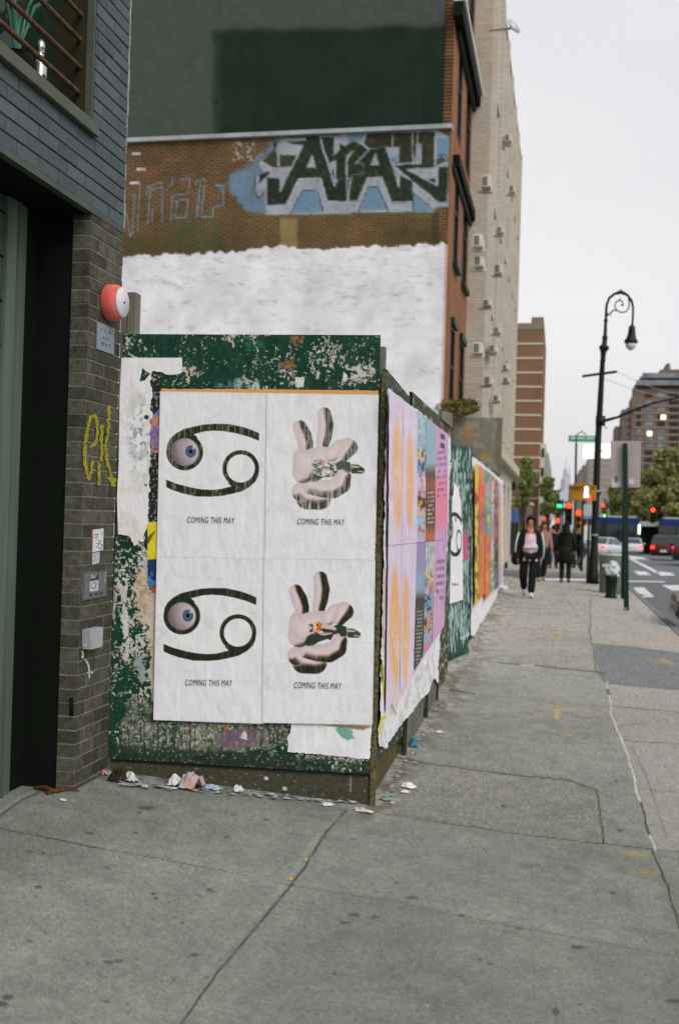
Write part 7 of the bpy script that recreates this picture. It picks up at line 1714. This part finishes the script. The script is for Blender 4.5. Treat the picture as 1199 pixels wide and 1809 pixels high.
# ================================================================== VEHICLES
M['tyre'] = mat('tyre_rubber', (28, 28, 28), .85, var=.2); M['rim'] = mat('alloy_rim', (130, 132, 134), .35, metal=.7, var=.1)
M['carglass'] = mat('car_glass', (34, 42, 46), .06, var=.2, spec=.7)
EMT = emis('tail_light_lit', (255, 40, 24), 5.0); EMW = emis('head_light_lit', (255, 240, 210), 4.0); M['tail'] = mat('tail_lens_red', (130, 24, 22), .3, var=.1)
def loft_car(kind, label, loc, rz, paint, lit_tail=True, group=None, name='parked_car', cat='car'):
    """local frame: front +Y, origin at the ground in the middle"""
    o = thing(name, label, cat, loc, rz, group)
    suv = kind == 'suv'
    Lh, Wh, zr = (2.35, .95, 1.72) if suv else (2.3, .90, 1.45)
    belt = 1.08 if suv else .92
    # side outline (y,z) and half width at each station
    if suv: secs = [(-Lh, .55, 1.00, .80), (-Lh + .08, .34, 1.06, .90), (-1.5, .30, 1.08, .95), (0, .28, 1.08, .96), (1.2, .30, 1.04, .95), (1.9, .34, .98, .91), (Lh - .03, .45, .86, .80), (Lh, .55, .72, .70)]
    else: secs = [(-Lh, .50, .92, .74), (-Lh + .1, .32, .98, .84), (-1.5, .26, .98, .90), (0, .24, .93, .91), (1.0, .26, .93, .90), (1.9, .32, .80, .86), (Lh - .04, .42, .66, .74), (Lh, .48, .58, .64)]
    mb = MB(); rings = []
    for y, z0_, z1_, w in secs:
        rings.append([(-w * .9, y, z0_), (-w, y, z0_ + (z1_ - z0_) * .30), (-w, y, z0_ + (z1_ - z0_) * .72), (-w * .90, y, z1_), (0, y, z1_ + .03), (w * .90, y, z1_), (w, y, z0_ + (z1_ - z0_) * .72), (w, y, z0_ + (z1_ - z0_) * .30), (w * .9, y, z0_)])
    n = len(rings[0]); base = 0
    for r_ in rings: mb.v += r_
    for i in range(len(rings) - 1):
        for k in range(n): a = i * n + k; b = i * n + (k + 1) % n; mb.f.append((a, b, b + n, a + n))
    mb.f.append(tuple(reversed(range(n)))); mb.f.append(tuple((len(rings) - 1) * n + k for k in range(n)))
    body = mb.build('body', paint, o, True, local=True)
    # greenhouse
    if suv: cab = [(-Lh + .12, belt, .84), (-Lh + .38, zr - .04, .70), (-.6, zr, .74), (.45, zr - .03, .72), (1.15, belt - .02, .82)]
    else: cab = [(-1.75, belt + .04, .78), (-1.0, zr - .03, .62), (-.3, zr, .66), (.35, zr - .04, .64), (1.15, belt, .78)]
    g = MB(); f1, f2 = [], []
    for y, z, w in cab: f1.append((-w, y, z)); f2.append((w, y, z))
    lowl = [(-.86, cab[0][0], belt - .06), (-.86, cab[-1][0], belt - .06)]
    k = len(cab); g.v = f1 + f2 + [(-.84, cab[0][0], belt - .1), (-.84, cab[-1][0], belt - .1), (.84, cab[0][0], belt - .1), (.84, cab[-1][0], belt - .1)]
    for i in range(k - 1): g.f.append((i, i + 1, k + i + 1, k + i))
    g.f.append(tuple(list(range(k)) + [2 * k + 1, 2 * k])); g.f.append(tuple([k + i for i in range(k)][::-1] + [2 * k + 2, 2 * k + 3][0:2]))
    g.build('windows', M['carglass'], o, local=True)
    r_ = MB()
    for i in range(1, k - 2):
        (ya, za, wa), (yb, zb, wb) = cab[i], cab[i + 1]
        r_.hexa([(-wa - .01, ya, za - .02), (wa + .01, ya, za - .02), (wb + .01, yb, zb - .02), (-wb - .01, yb, zb - .02), (-wa * .97, ya, za + .025), (wa * .97, ya, za + .025), (wb * .97, yb, zb + .025), (-wb * .97, yb, zb + .025)])
    for s_ in (-1, 1):
        for i, j in ((0, 1), (k - 2, k - 1)):
            r_.tube([(s_ * (cab[i][2] + .012), cab[i][0], cab[i][1]), (s_ * (cab[j][2] + .012), cab[j][0], cab[j][1])], .035, 5)
        r_.tube([(s_ * .80, -.35, belt - .03), (s_ * .70, -.38, zr - .02)], .03, 5)
    r_.build('roof', paint, o, local=True)
    for y in (-1.42, 1.42):
        for s_ in (-1, 1):
            w = MB().lathe((s_ * .70, y, .33), [(0, .05), (0, .33), (s_ * .02, .345), (s_ * .20, .345), (s_ * .23, .32), (s_ * .235, .22)], 20, ax=(1, 0, 0)).build('wheel', M['tyre'], o, True, local=True)
            MB().lathe((s_ * .925, y, .33), [(0, .22), (s_ * .012, .20), (s_ * .014, .05), (s_ * .03, .03), (s_ * .031, .001)], 12, ax=(1, 0, 0)).build('rim', M['rim'], w, True, local=True)
    for s_ in (-1, 1):
        MB().box(s_ * .72 - .13, -Lh - .02 if not suv else -Lh - .015, .70 if not suv else .80, s_ * .72 + .13, -Lh + .12, .86 if not suv else 1.02).build('tail_light', EMT if lit_tail else M['tail'], o, bevel=.02, local=True)
        MB().box(s_ * .62 - .15, Lh - .16, .58 if not suv else .68, s_ * .62 + .15, Lh + .012, .70 if not suv else .82).build('headlight', M['silver'], o, bevel=.02, local=True)
        MB().box(s_ * .98 - .09, .72, belt, s_ * .98 + .09, .84, belt + .14).build('mirror', paint, o, bevel=.03, local=True)
    MB().box(-.85, -Lh - .05, .36, .85, -Lh + .1, .56).build('rear_bumper', M['tyre'] if suv else paint, o, bevel=.04, local=True)
    MB().box(-.8, Lh - .1, .30, .8, Lh + .05, .46).build('front_bumper', M['tyre'] if suv else paint, o, bevel=.04, local=True)
    MB().box(-.22, -Lh - .062, .60, .22, -Lh - .0, .74).build('number_plate', M['white'], o, local=True)
    return o
def RP(px, py):
    p = ground_at(px, py); return np.array([p[0], p[1], road_z(p[1])])
pw = mat('white_car_paint', (196, 202, 210), .3, var=.04); pk = mat('black_car_paint', (26, 30, 30), .25, var=.1, spec=.6); pg = mat('dark_grey_car_paint', (52, 54, 52), .3, var=.1); pr = mat('dark_red_car_paint', (84, 34, 28), .35, var=.1); py_ = mat('yellow_cab_paint', (206, 150, 40), .35, var=.08)
p = RP(1070, 986); loft_car('sedan', 'white sedan waiting at the corner behind the lamp post and the green sign post', p + [0, 2.4, 0], rad(-24), pw, True)
p = on_y(1181, 926, 78.0); p[2] = road_z(78); loft_car('suv', 'dark red four-wheel drive with glowing brake lights in front of the bus at the right', p + [0, 2.4, 0], rad(-8), pr, True)
p = RP(1200, 1000); loft_car('suv', 'dark grey car, rear in view at the right edge, nearer than the red-lit one', (p[0] + .75, p[1] + 2.4, p[2]), rad(-6), pg, False)
loft_car('sedan', 'black car whose front just enters at the right edge, nearest of all cars', (4.30, 19.9, road_z(19)), rad(90), pk, False)
for px, py, k, c_, lb in ((975, 938, 'sedan', py_, 'small yellow cab far up the street behind the pedestrians'), (1008, 936, 'sedan', py_, 'yellow cab far up the avenue left of the lamp post'), (1120, 958, 'sedan', pw, 'small white car on the avenue in front of the bus between the posts')):
    p = on_y(px, py, 96 if py > 945 else 130); z = road_z(p[1]); loft_car(k, lb, (p[0], p[1] + 2.5, z), rad(-4), c_, True)
# bus across the avenue: two sections with a bellows
YBu = 104.0; zr = road_z(YBu)
ztop = float(on_y(1100, 911.5, YBu)[2]); 
def bus(x0, x1, label, rz=0.0, lights=True):
    o = thing('city_bus', label, 'bus', (x0, YBu, zr))
    Hb = ztop - zr; Lb = x1 - x0
    B = lambda a, y0, z0, b, y1, z1: MB().box(x0 + a, YBu + y0, zr + z0, x0 + b, YBu + y1, zr + z1)
    blue = mat('bus_blue', (24, 50, 100), .35, var=.08); B(0, 0, .35, Lb, 2.5, 1.25).build('lower_body', mat('bus_lower_dark', (44, 52, 56), .5, var=.2), o, bevel=.06)
    B(.02, .02, 1.251, Lb - .02, 2.48, Hb - .78).build('windows', M['carglass'], o)
    B(0, 0, Hb - .779, Lb, 2.5, Hb - .18).build('blue_band', blue, o, bevel=.05)
    B(.3, .15, Hb - .179, Lb - .3, 2.35, Hb).build('roof', mat('bus_roof_grey', (166, 172, 178), .5, var=.08), o, bevel=.05)
    k = 1.4
    while k < Lb - .4: B(k, -.012, 1.252, k + .09, .019, Hb - .781).build('window_post', M['tyre'], o); k += 1.45
    for wx in (1.6, Lb - 2.2):
        MB().lathe((x0 + wx, YBu - .02, zr + .48), [(0, .48), (.28, .48)], 20, ax=(0, 1, 0)).build('wheel', M['tyre'], o, True)
    return o
xa = float(on_y(1036, 926, YBu)[0]); xb_ = float(on_y(1129, 926, YBu)[0]); xc_ = float(on_y(1166, 926, YBu)[0])
o = bus(xa, xb_, 'blue-banded city bus crossing behind the lamp post')
p = on_y(1128.5, 935, YBu - .06); MB().box(p[0] - .1, YBu - .05, p[2] - .45, p[0] + .08, YBu - .001, p[2] + .45).build('lit_destination_strip', emis('pale_green_strip', (190, 240, 170), 3.0), o)
o = bus(xc_, xc_ + 9.5, 'second blue-banded bus at the right edge')
o = thing('bus_shelter', 'dark bus shelter panel between the two blue-banded buses', 'shelter', (xb_ + .1, YBu + 1.5, zr))
MB().box(xb_ + .1, YBu + 1.5, zr, xc_ - .1, YBu + 1.6, ztop - .9).build('back_panel', M['void'], o); MB().box(xb_ + .05, YBu + .8, ztop - .899, xc_ - .05, YBu + 2.2, ztop - .45).build('roof', mat('shelter_roof', (150, 156, 160), .5), o)
for x_ in (xb_ + .12, xc_ - .22): MB().box(x_, YBu + .85, zr, x_ + .1, YBu + .95, ztop - .9).build('shelter_leg', M['black_metal'], o)

# ================================================================== PEOPLE
def skinmesh(name, J, E, m, parent, sub=1):
    names = list(J); me = bpy.data.meshes.new(name); me.from_pydata([J[k][:3] for k in names], [(names.index(a), names.index(b)) for a, b in E], [])
    ob = bpy.data.objects.new(name + '_tmp', me); col.objects.link(ob)
    md = ob.modifiers.new('s', 'SKIN'); md.use_smooth_shade = True; md.branch_smoothing = .4
    for i, k in enumerate(names):
        r_ = J[k][3]; sv = me.skin_vertices[0].data[i]; sv.radius = r_ if hasattr(r_, '__len__') else (r_, r_); sv.use_root = (i == 0)
    sb_ = ob.modifiers.new('u', 'SUBSURF'); sb_.levels = sub; sb_.render_levels = sub
    dg = bpy.context.evaluated_depsgraph_get(); dg.update(); out = bpy.data.meshes.new_from_object(ob.evaluated_get(dg)); out.name = name
    bpy.data.objects.remove(ob); bpy.data.meshes.remove(me); out.materials.clear()
    return link_mesh(name, out, m, parent, True)
M['skin'] = mat('skin', (176, 122, 98), .6, var=.06); M['hair'] = mat('dark_brown_hair', (44, 30, 22), .7, var=.2); M['hairl'] = mat('light_brown_hair', (104, 72, 50), .7, var=.2)
def person(label, loc, rz, h, pose, wear, group=None):
    """local: facing -Y, z up, 1.75 m figure scaled by h. pose: dict of joints overriding the defaults"""
    k = h / 1.75
    o = thing('person', label, 'person', loc, rz, group)
    D = dict(pelvis=(0, 0, .94, (.135, .10)), waist=(0, 0, 1.08, (.125, .095)), chest=(0, 0, 1.28, (.155, .11)), collar=(0, .01, 1.42, (.10, .075)), neck=(0, .005, 1.49, .052), jaw=(0, -.015, 1.565, (.058, .07)), head=(0, 0, 1.645, (.078, .092)), crown=(0, .01, 1.70, (.062, .075)),
             nose=(0, -.100, 1.622, .013),
             shL=(-.17, .01, 1.40, .062), elL=(-.22, .02, 1.13, .045), wrL=(-.23, -.03, .88, .028), paL=(-.232, -.045, .82, (.022, .034)),
             shR=(.17, .01, 1.40, .062), elR=(.22, .02, 1.13, .045), wrR=(.23, -.03, .88, .028), paR=(.232, -.045, .82, (.022, .034)),
             hiL=(-.09, 0, .90, .098), knL=(-.10, -.02, .50, .062), anL=(-.10, .02, .09, .042), toL=(-.11, -.14, .035, .038),
             hiR=(.09, 0, .90, .098), knR=(.10, -.02, .50, .062), anR=(.10, .02, .09, .042), toR=(.11, -.14, .035, .038))
    for a, v in pose.items(): D[a] = tuple(v) + (D[a][3],)
    for s_ in 'LR':
        px_, py_2, pz = D['pa' + s_][:3]
        for i, (dy, ln_) in enumerate(((-.030, .070), (-.011, .082), (.009, .078), (.028, .062))):
            D['f%d%s' % (i, s_)] = (px_ + (.006 if s_ == 'L' else -.006), py_2 + dy, pz - .045, .0095); D['g%d%s' % (i, s_)] = (px_ + (.022 if s_ == 'L' else -.022), py_2 + dy * 1.1 - .006, pz - .045 - ln_ * .75, .008)
        D['t0' + s_] = (px_ + (.010 if s_ == 'L' else -.010), py_2 - .045, pz - .012, .011); D['t1' + s_] = (px_ + (.022 if s_ == 'L' else -.022), py_2 - .058, pz - .055, .009)
    D = {a: (v[0] * k, v[1] * k, v[2] * k, tuple(q * k for q in v[3]) if hasattr(v[3], '__len__') else v[3] * k) for a, v in D.items()}
    E = [('pelvis', 'waist'), ('waist', 'chest'), ('chest', 'collar'), ('collar', 'neck'), ('neck', 'jaw'), ('jaw', 'head'), ('head', 'crown'), ('head', 'nose')]
    for s_ in 'LR':
        E += [('collar', 'sh' + s_), ('sh' + s_, 'el' + s_), ('el' + s_, 'wr' + s_), ('wr' + s_, 'pa' + s_), ('pelvis', 'hi' + s_), ('hi' + s_, 'kn' + s_), ('kn' + s_, 'an' + s_), ('an' + s_, 'to' + s_), ('pa' + s_, 't0' + s_), ('t0' + s_, 't1' + s_)]
        for i in range(4): E += [('pa' + s_, 'f%d%s' % (i, s_)), ('f%d%s' % (i, s_), 'g%d%s' % (i, s_))]
    skinmesh('body', D, E, M['skin'], o)
    def cloth(name, keys, edges, grow, m, extra=None):
        J = {}
        for a in keys:
            x, y, z, r_ = D[a]; g = grow.get(a, grow['*']); J[a] = (x, y, z, (r_[0] + g * k, r_[1] + g * k) if hasattr(r_, '__len__') else r_ + g * k)
        if extra:
            for a, (x, y, z, r_) in extra.items(): J[a] = (x * k, y * k, z * k, tuple(q * k for q in r_) if hasattr(r_, '__len__') else r_ * k)
        return skinmesh(name, J, edges, m, o)
    hd = [('head', 'crown')]
    # eyes and mouth
    if wear.get('face', True):
        mb = MB(); hx, hy, hz, _ = D['head']; hr = D['head'][3][1]
        for s_ in (-1, 1): mb.lathe((hx + s_ * .030 * k, hy - hr * .93, hz - .008 * k), [(-.006 * k, .008 * k), (0, .007 * k), (.003 * k, .001)], 8, ax=(0, 1, 0))
        mb.build('eyes', M['void'], o, local=True)
        jx, jy, jz, jr = D['jaw']; MB().box(jx - .022 * k, jy - jr[1] * 1.02, jz - .012 * k, jx + .022 * k, jy - jr[1] * .9, jz - .002 * k).build('mouth', mat('lips', (140, 76, 66), .6), o, local=True)
    for w in wear['items']:
        kind, m = w[0], w[1]
        if kind == 'trousers':
            g = w[2] if len(w) > 2 else .014
            cloth('trousers', ['pelvis', 'hiL', 'knL', 'anL', 'hiR', 'knR', 'anR'], [('pelvis', 'hiL'), ('hiL', 'knL'), ('knL', 'anL'), ('pelvis', 'hiR'), ('hiR', 'knR'), ('knR', 'anR')], {'*': g, 'anL': g + .016, 'anR': g + .016, 'knL': g + .008, 'knR': g + .008}, m)
        elif kind == 'shoes':
            for s_ in 'LR': cloth('shoe', ['an' + s_, 'to' + s_], [('an' + s_, 'to' + s_)], {'*': .020}, m).name = 'shoe'
        elif kind == 'shirt':
            cloth('shirt', ['pelvis', 'waist', 'chest', 'collar'], [('hem', 'pelvis'), ('pelvis', 'waist'), ('waist', 'chest'), ('chest', 'collar')], {'*': .024, 'collar': .026}, m, {'hem': (0, 0, .86, (.15, .12))})
        elif kind == 'jacket':
            g = w[2] if len(w) > 2 else .03; keys = ['chest', 'waist', 'collar', 'shL', 'elL', 'wrL', 'shR', 'elR', 'wrR'] + (['pelvis'])
            ed = [('pelvis', 'waist'), ('waist', 'chest'), ('chest', 'collar'), ('collar', 'shL'), ('shL', 'elL'), ('elL', 'wrL'), ('collar', 'shR'), ('shR', 'elR'), ('elR', 'wrR')]
            ex = None
            if len(w) > 3: ex = {'hem': w[3]}; ed.append(('pelvis', 'hem'))
            if len(w) > 3:
                sk = MB().tube([(0, 0, .60 * k), (0, 0, .80 * k), (0, 0, 1.15 * k)], [.25 * k, .24 * k, .18 * k], 18).build('coat_skirt', m, o, True, local=True); sk.scale = (1, .8, 1); ed = [e for e in ed if 'hem' not in e]; w = w[:3]
            cloth('jacket', keys, ed, {'*': g, 'collar': .022, 'wrL': .016, 'wrR': .016, 'elL': .02, 'elR': .02, 'shL': .018, 'shR': .018}, m, ex)
        elif kind == 'vest_open':     # open jacket: two front panels and back, leaving the shirt front visible
            g = .024; dx = .095
            for s_, sg in (('L', -1), ('R', 1)):
                J = {'p': (sg * (.108), -.012, .80, (.066, .15)), 'w': (sg * .112, -.012, 1.08, (.066, .15)), 'c': (sg * .118, -.012, 1.30, (.066, .15)), 't': (sg * .10, .02, 1.44, (.045, .07))}
                J = {a: (v[0] * k, v[1] * k, v[2] * k, tuple(q * k for q in v[3])) for a, v in J.items()}
                skinmesh('jacket_front', J, [('p', 'w'), ('w', 'c'), ('c', 't')], m, o)
                ks = ['sh' + s_, 'el' + s_, 'wr' + s_]; cloth('jacket_sleeve', ['collar'] + ks, [('collar', ks[0]), (ks[0], ks[1]), (ks[1], ks[2])], {'*': .024, 'collar': -.02}, m)
                if s_ == 'L':
                    cloth('jacket_yoke', ['collar', 'shL', 'shR'], [('collar', 'shL'), ('collar', 'shR')], {'*': .018, 'collar': -.018}, m)
                    skinmesh('jacket_back', {a: tuple(q * k for q in v[:3]) + (tuple(q * k for q in v[3]),) for a, v in {'p': (0, .075, .86, (.15, .07)), 'w': (0, .075, 1.08, (.14, .07)), 'c': (0, .075, 1.30, (.16, .075)), 't': (0, .06, 1.45, (.11, .05))}.items()}, [('p', 'w'), ('w', 'c'), ('c', 't')], m, o)
                # pale stripe down the outside of the sleeve
                mb = MB(); pts = []
                for a in ks: x, y, z, r_ = D[a]; pts.append((x + sg * (r_ + .014) * (1), y - .018, z))
                mb.tube(pts, [.024 * k, .026 * k, .022 * k], 6); mb.build('sleeve_stripe', w[2], o, True, local=True)
        elif kind in ('hair', 'hood'):
            hx, hy, hz, _ = D['head']; sty = w[2] if kind == 'hair' else 'hood'
            bm = bmesh.new(); bmesh.ops.create_icosphere(bm, subdivisions=3, radius=1.0)
            for v_ in bm.verts: v_.co *= 1 + .05 * math.sin(v_.co.x * 19 + v_.co.z * 13)
            if sty != 'hood' or wear.get('face', True): bmesh.ops.delete(bm, geom=[v_ for v_ in bm.verts if v_.co.y < -.20 and v_.co.z < .42], context='VERTS')
            rx, ry, rz_ = ((.098, .112, .125) if sty != 'hood' else (.115, .125, .15))
            for v_ in bm.verts:
                if v_.co.z < -.1 and sty in ('short',): v_.co.z *= .6
            for v_ in bm.verts: v_.co = Vector((hx + v_.co.x * rx * k, hy + .012 * k + v_.co.y * ry * k, hz + .012 * k + v_.co.z * rz_ * k))
            me = bpy.data.meshes.new(kind); bm.to_mesh(me); bm.free(); hair_ = link_mesh(kind, me, m, o, True)
            if sty in ('long', 'hood', 'sides'):
                f_ = MB(); n_ = (.34 if sty == 'long' else .2 if sty == 'hood' else .10)
                f_.tube([(hx, hy + .055 * k, hz + .02 * k), (hx, hy + .07 * k, hz - n_ * .6 * k), (hx, hy + .075 * k, hz - n_ * k)], [.09 * k, (.085 if sty != 'hood' else .12) * k, (.05 if sty != 'hood' else .14) * k], 10)
                f_.build('hair_fall' if kind == 'hair' else 'hood_back', m, hair_, True, local=True)
    return o
c_ = {n: mat('cloth_' + n, v, .85, var=.14, scale=14, bump=.25) for n, v in dict(black=(24, 28, 24), white=(196, 200, 200), pink=(204, 186, 200), rose=(150, 112, 108), navy=(30, 36, 44), shoe=(200, 200, 190), grey=(110, 112, 116), blue=(92, 112, 130), tan=(150, 120, 96)).items()}
def at_feet(px, py):
    p = G(px, py); return p
def height_px(p, px, pytop):
    return float(on_y(px, pytop, p[1])[2]) - p[2]
p = at_feet(933, 1056); hm = height_px(p, 940, 912.5)
person('man walking towards the camera in an open black jacket over a pink shirt', p, rad(8), hm,
       dict(hiL=(-.10, 0, .90), knL=(-.13, .02, .50), anL=(-.08, .20, .16), toL=(-.09, .08, .05), hiR=(.09, 0, .90), knR=(.06, -.10, .50), anR=(.03, -.12, .09), toR=(.03, -.28, .04),
            elL=(-.235, .03, 1.15), wrL=(-.27, -.02, .90), paL=(-.272, -.035, .84), elR=(.235, .03, 1.12), wrR=(.24, .0, .86), paR=(.242, -.015, .80)),
       dict(items=[('trousers', c_['black'], .022), ('shoes', c_['shoe']), ('shirt', c_['pink']), ('vest_open', c_['black'], c_['white']), ('hair', M['hair'], 'sides')]))
# his bag
bgp = on_y(910, 1003, p[1] + .02); bgt = thing('shoulder_bag', 'black bag carried at the side of the man in the open jacket', 'bag', bgp); s_ = p[1] / F
bm_ = MB(); J = {'a': (0, 0, .04, (.15, .12)), 'b': (0.01, 0, .24, (.19, .13)), 'c': (.05, 0, .42, (.12, .09))}
skinmesh('bag_body', J, [('a', 'b'), ('b', 'c')], c_['black'], bgt); MB().tube([(.0, 0, .42), (.06, -.05, .62), (.10, -.02, .80), (.16, .03, .98)], .014, 6).build('strap', c_['black'], bgt, True, local=True)
p2 = at_feet(958, 1027.5); h2 = height_px(p2, 966, 922)
person('person in a dusty pink jacket and dark trousers walking behind the man with the bag', (p2[0], p2[1], p2[2]), rad(20), h2, dict(knL=(-.13, -.06, .5), anL=(-.16, -.05, .09), toL=(-.17, -.2, .035), knR=(.08, .06, .5), anR=(.06, .2, .12), toR=(.07, .08, .04)),
       dict(items=[('trousers', c_['navy'], .022), ('shoes', c_['tan']), ('jacket', c_['rose'], .035), ('hair', M['hairl'], 'long')]))
p3 = at_feet(997, 1029.5); h3 = height_px(p3, 998, 926)
person('person in a long black hooded coat seen from behind, walking away at the kerb', p3, rad(180), h3, dict(elL=(-.27, .02, 1.16), wrL=(-.25, -.10, .95), paL=(-.24, -.13, .90), elR=(.27, .02, 1.16), wrR=(.25, -.10, .95), paR=(.24, -.13, .90)),
       dict(face=False, items=[('trousers', c_['black'], .012), ('shoes', c_['black']), ('jacket', c_['black'], .075, (0, .02, .72, (.20, .16))), ('hood', c_['black'])]))
Yp = 39.0
p4 = on_z(1033, 1001, -.2); p4[2] = road_z(p4[1]) + .01; h4 = height_px(p4, 1036, 912)
person('person in a white top and open dark jacket in mid stride beyond the lamp post', p4, rad(75), h4, dict(hiL=(-.09, 0, .9), knL=(-.10, -.24, .54), anL=(-.10, -.38, .12), toL=(-.10, -.54, .08), hiR=(.09, 0, .9), knR=(.10, .10, .50), anR=(.10, .40, .18), toR=(.10, .30, .06)),
       dict(items=[('trousers', c_['blue'], .02), ('shoes', c_['white']), ('jacket', c_['white'], .05), ('hair', M['hair'], 'long')]))
for px, py, top, lb, jc in ((976, 1002, 928, 'distant person in a dark blue jacket beyond the one in pink', 'navy'), (985, 998, 932, 'distant person in grey far up the pavement left of the black coat', 'grey'), (1016, 1000, 930, 'distant person in dark clothes between the black coat and the lamp post', 'black')):
    p = on_z(px, py, -.2); p[2] = road_z(p[1]) + .13
    person(lb, p, rad(170 if px != 985 else 0), height_px(p, px, top), dict(knL=(-.10, -.08, .5), anL=(-.1, -.14, .1), toL=(-.1, -.3, .04), anR=(.1, .16, .12), toR=(.1, .04, .04)), dict(items=[('trousers', c_['navy'], .02), ('shoes', c_['black']), ('jacket', c_[jc], .04), ('hair', M['hair'], 'short')]))
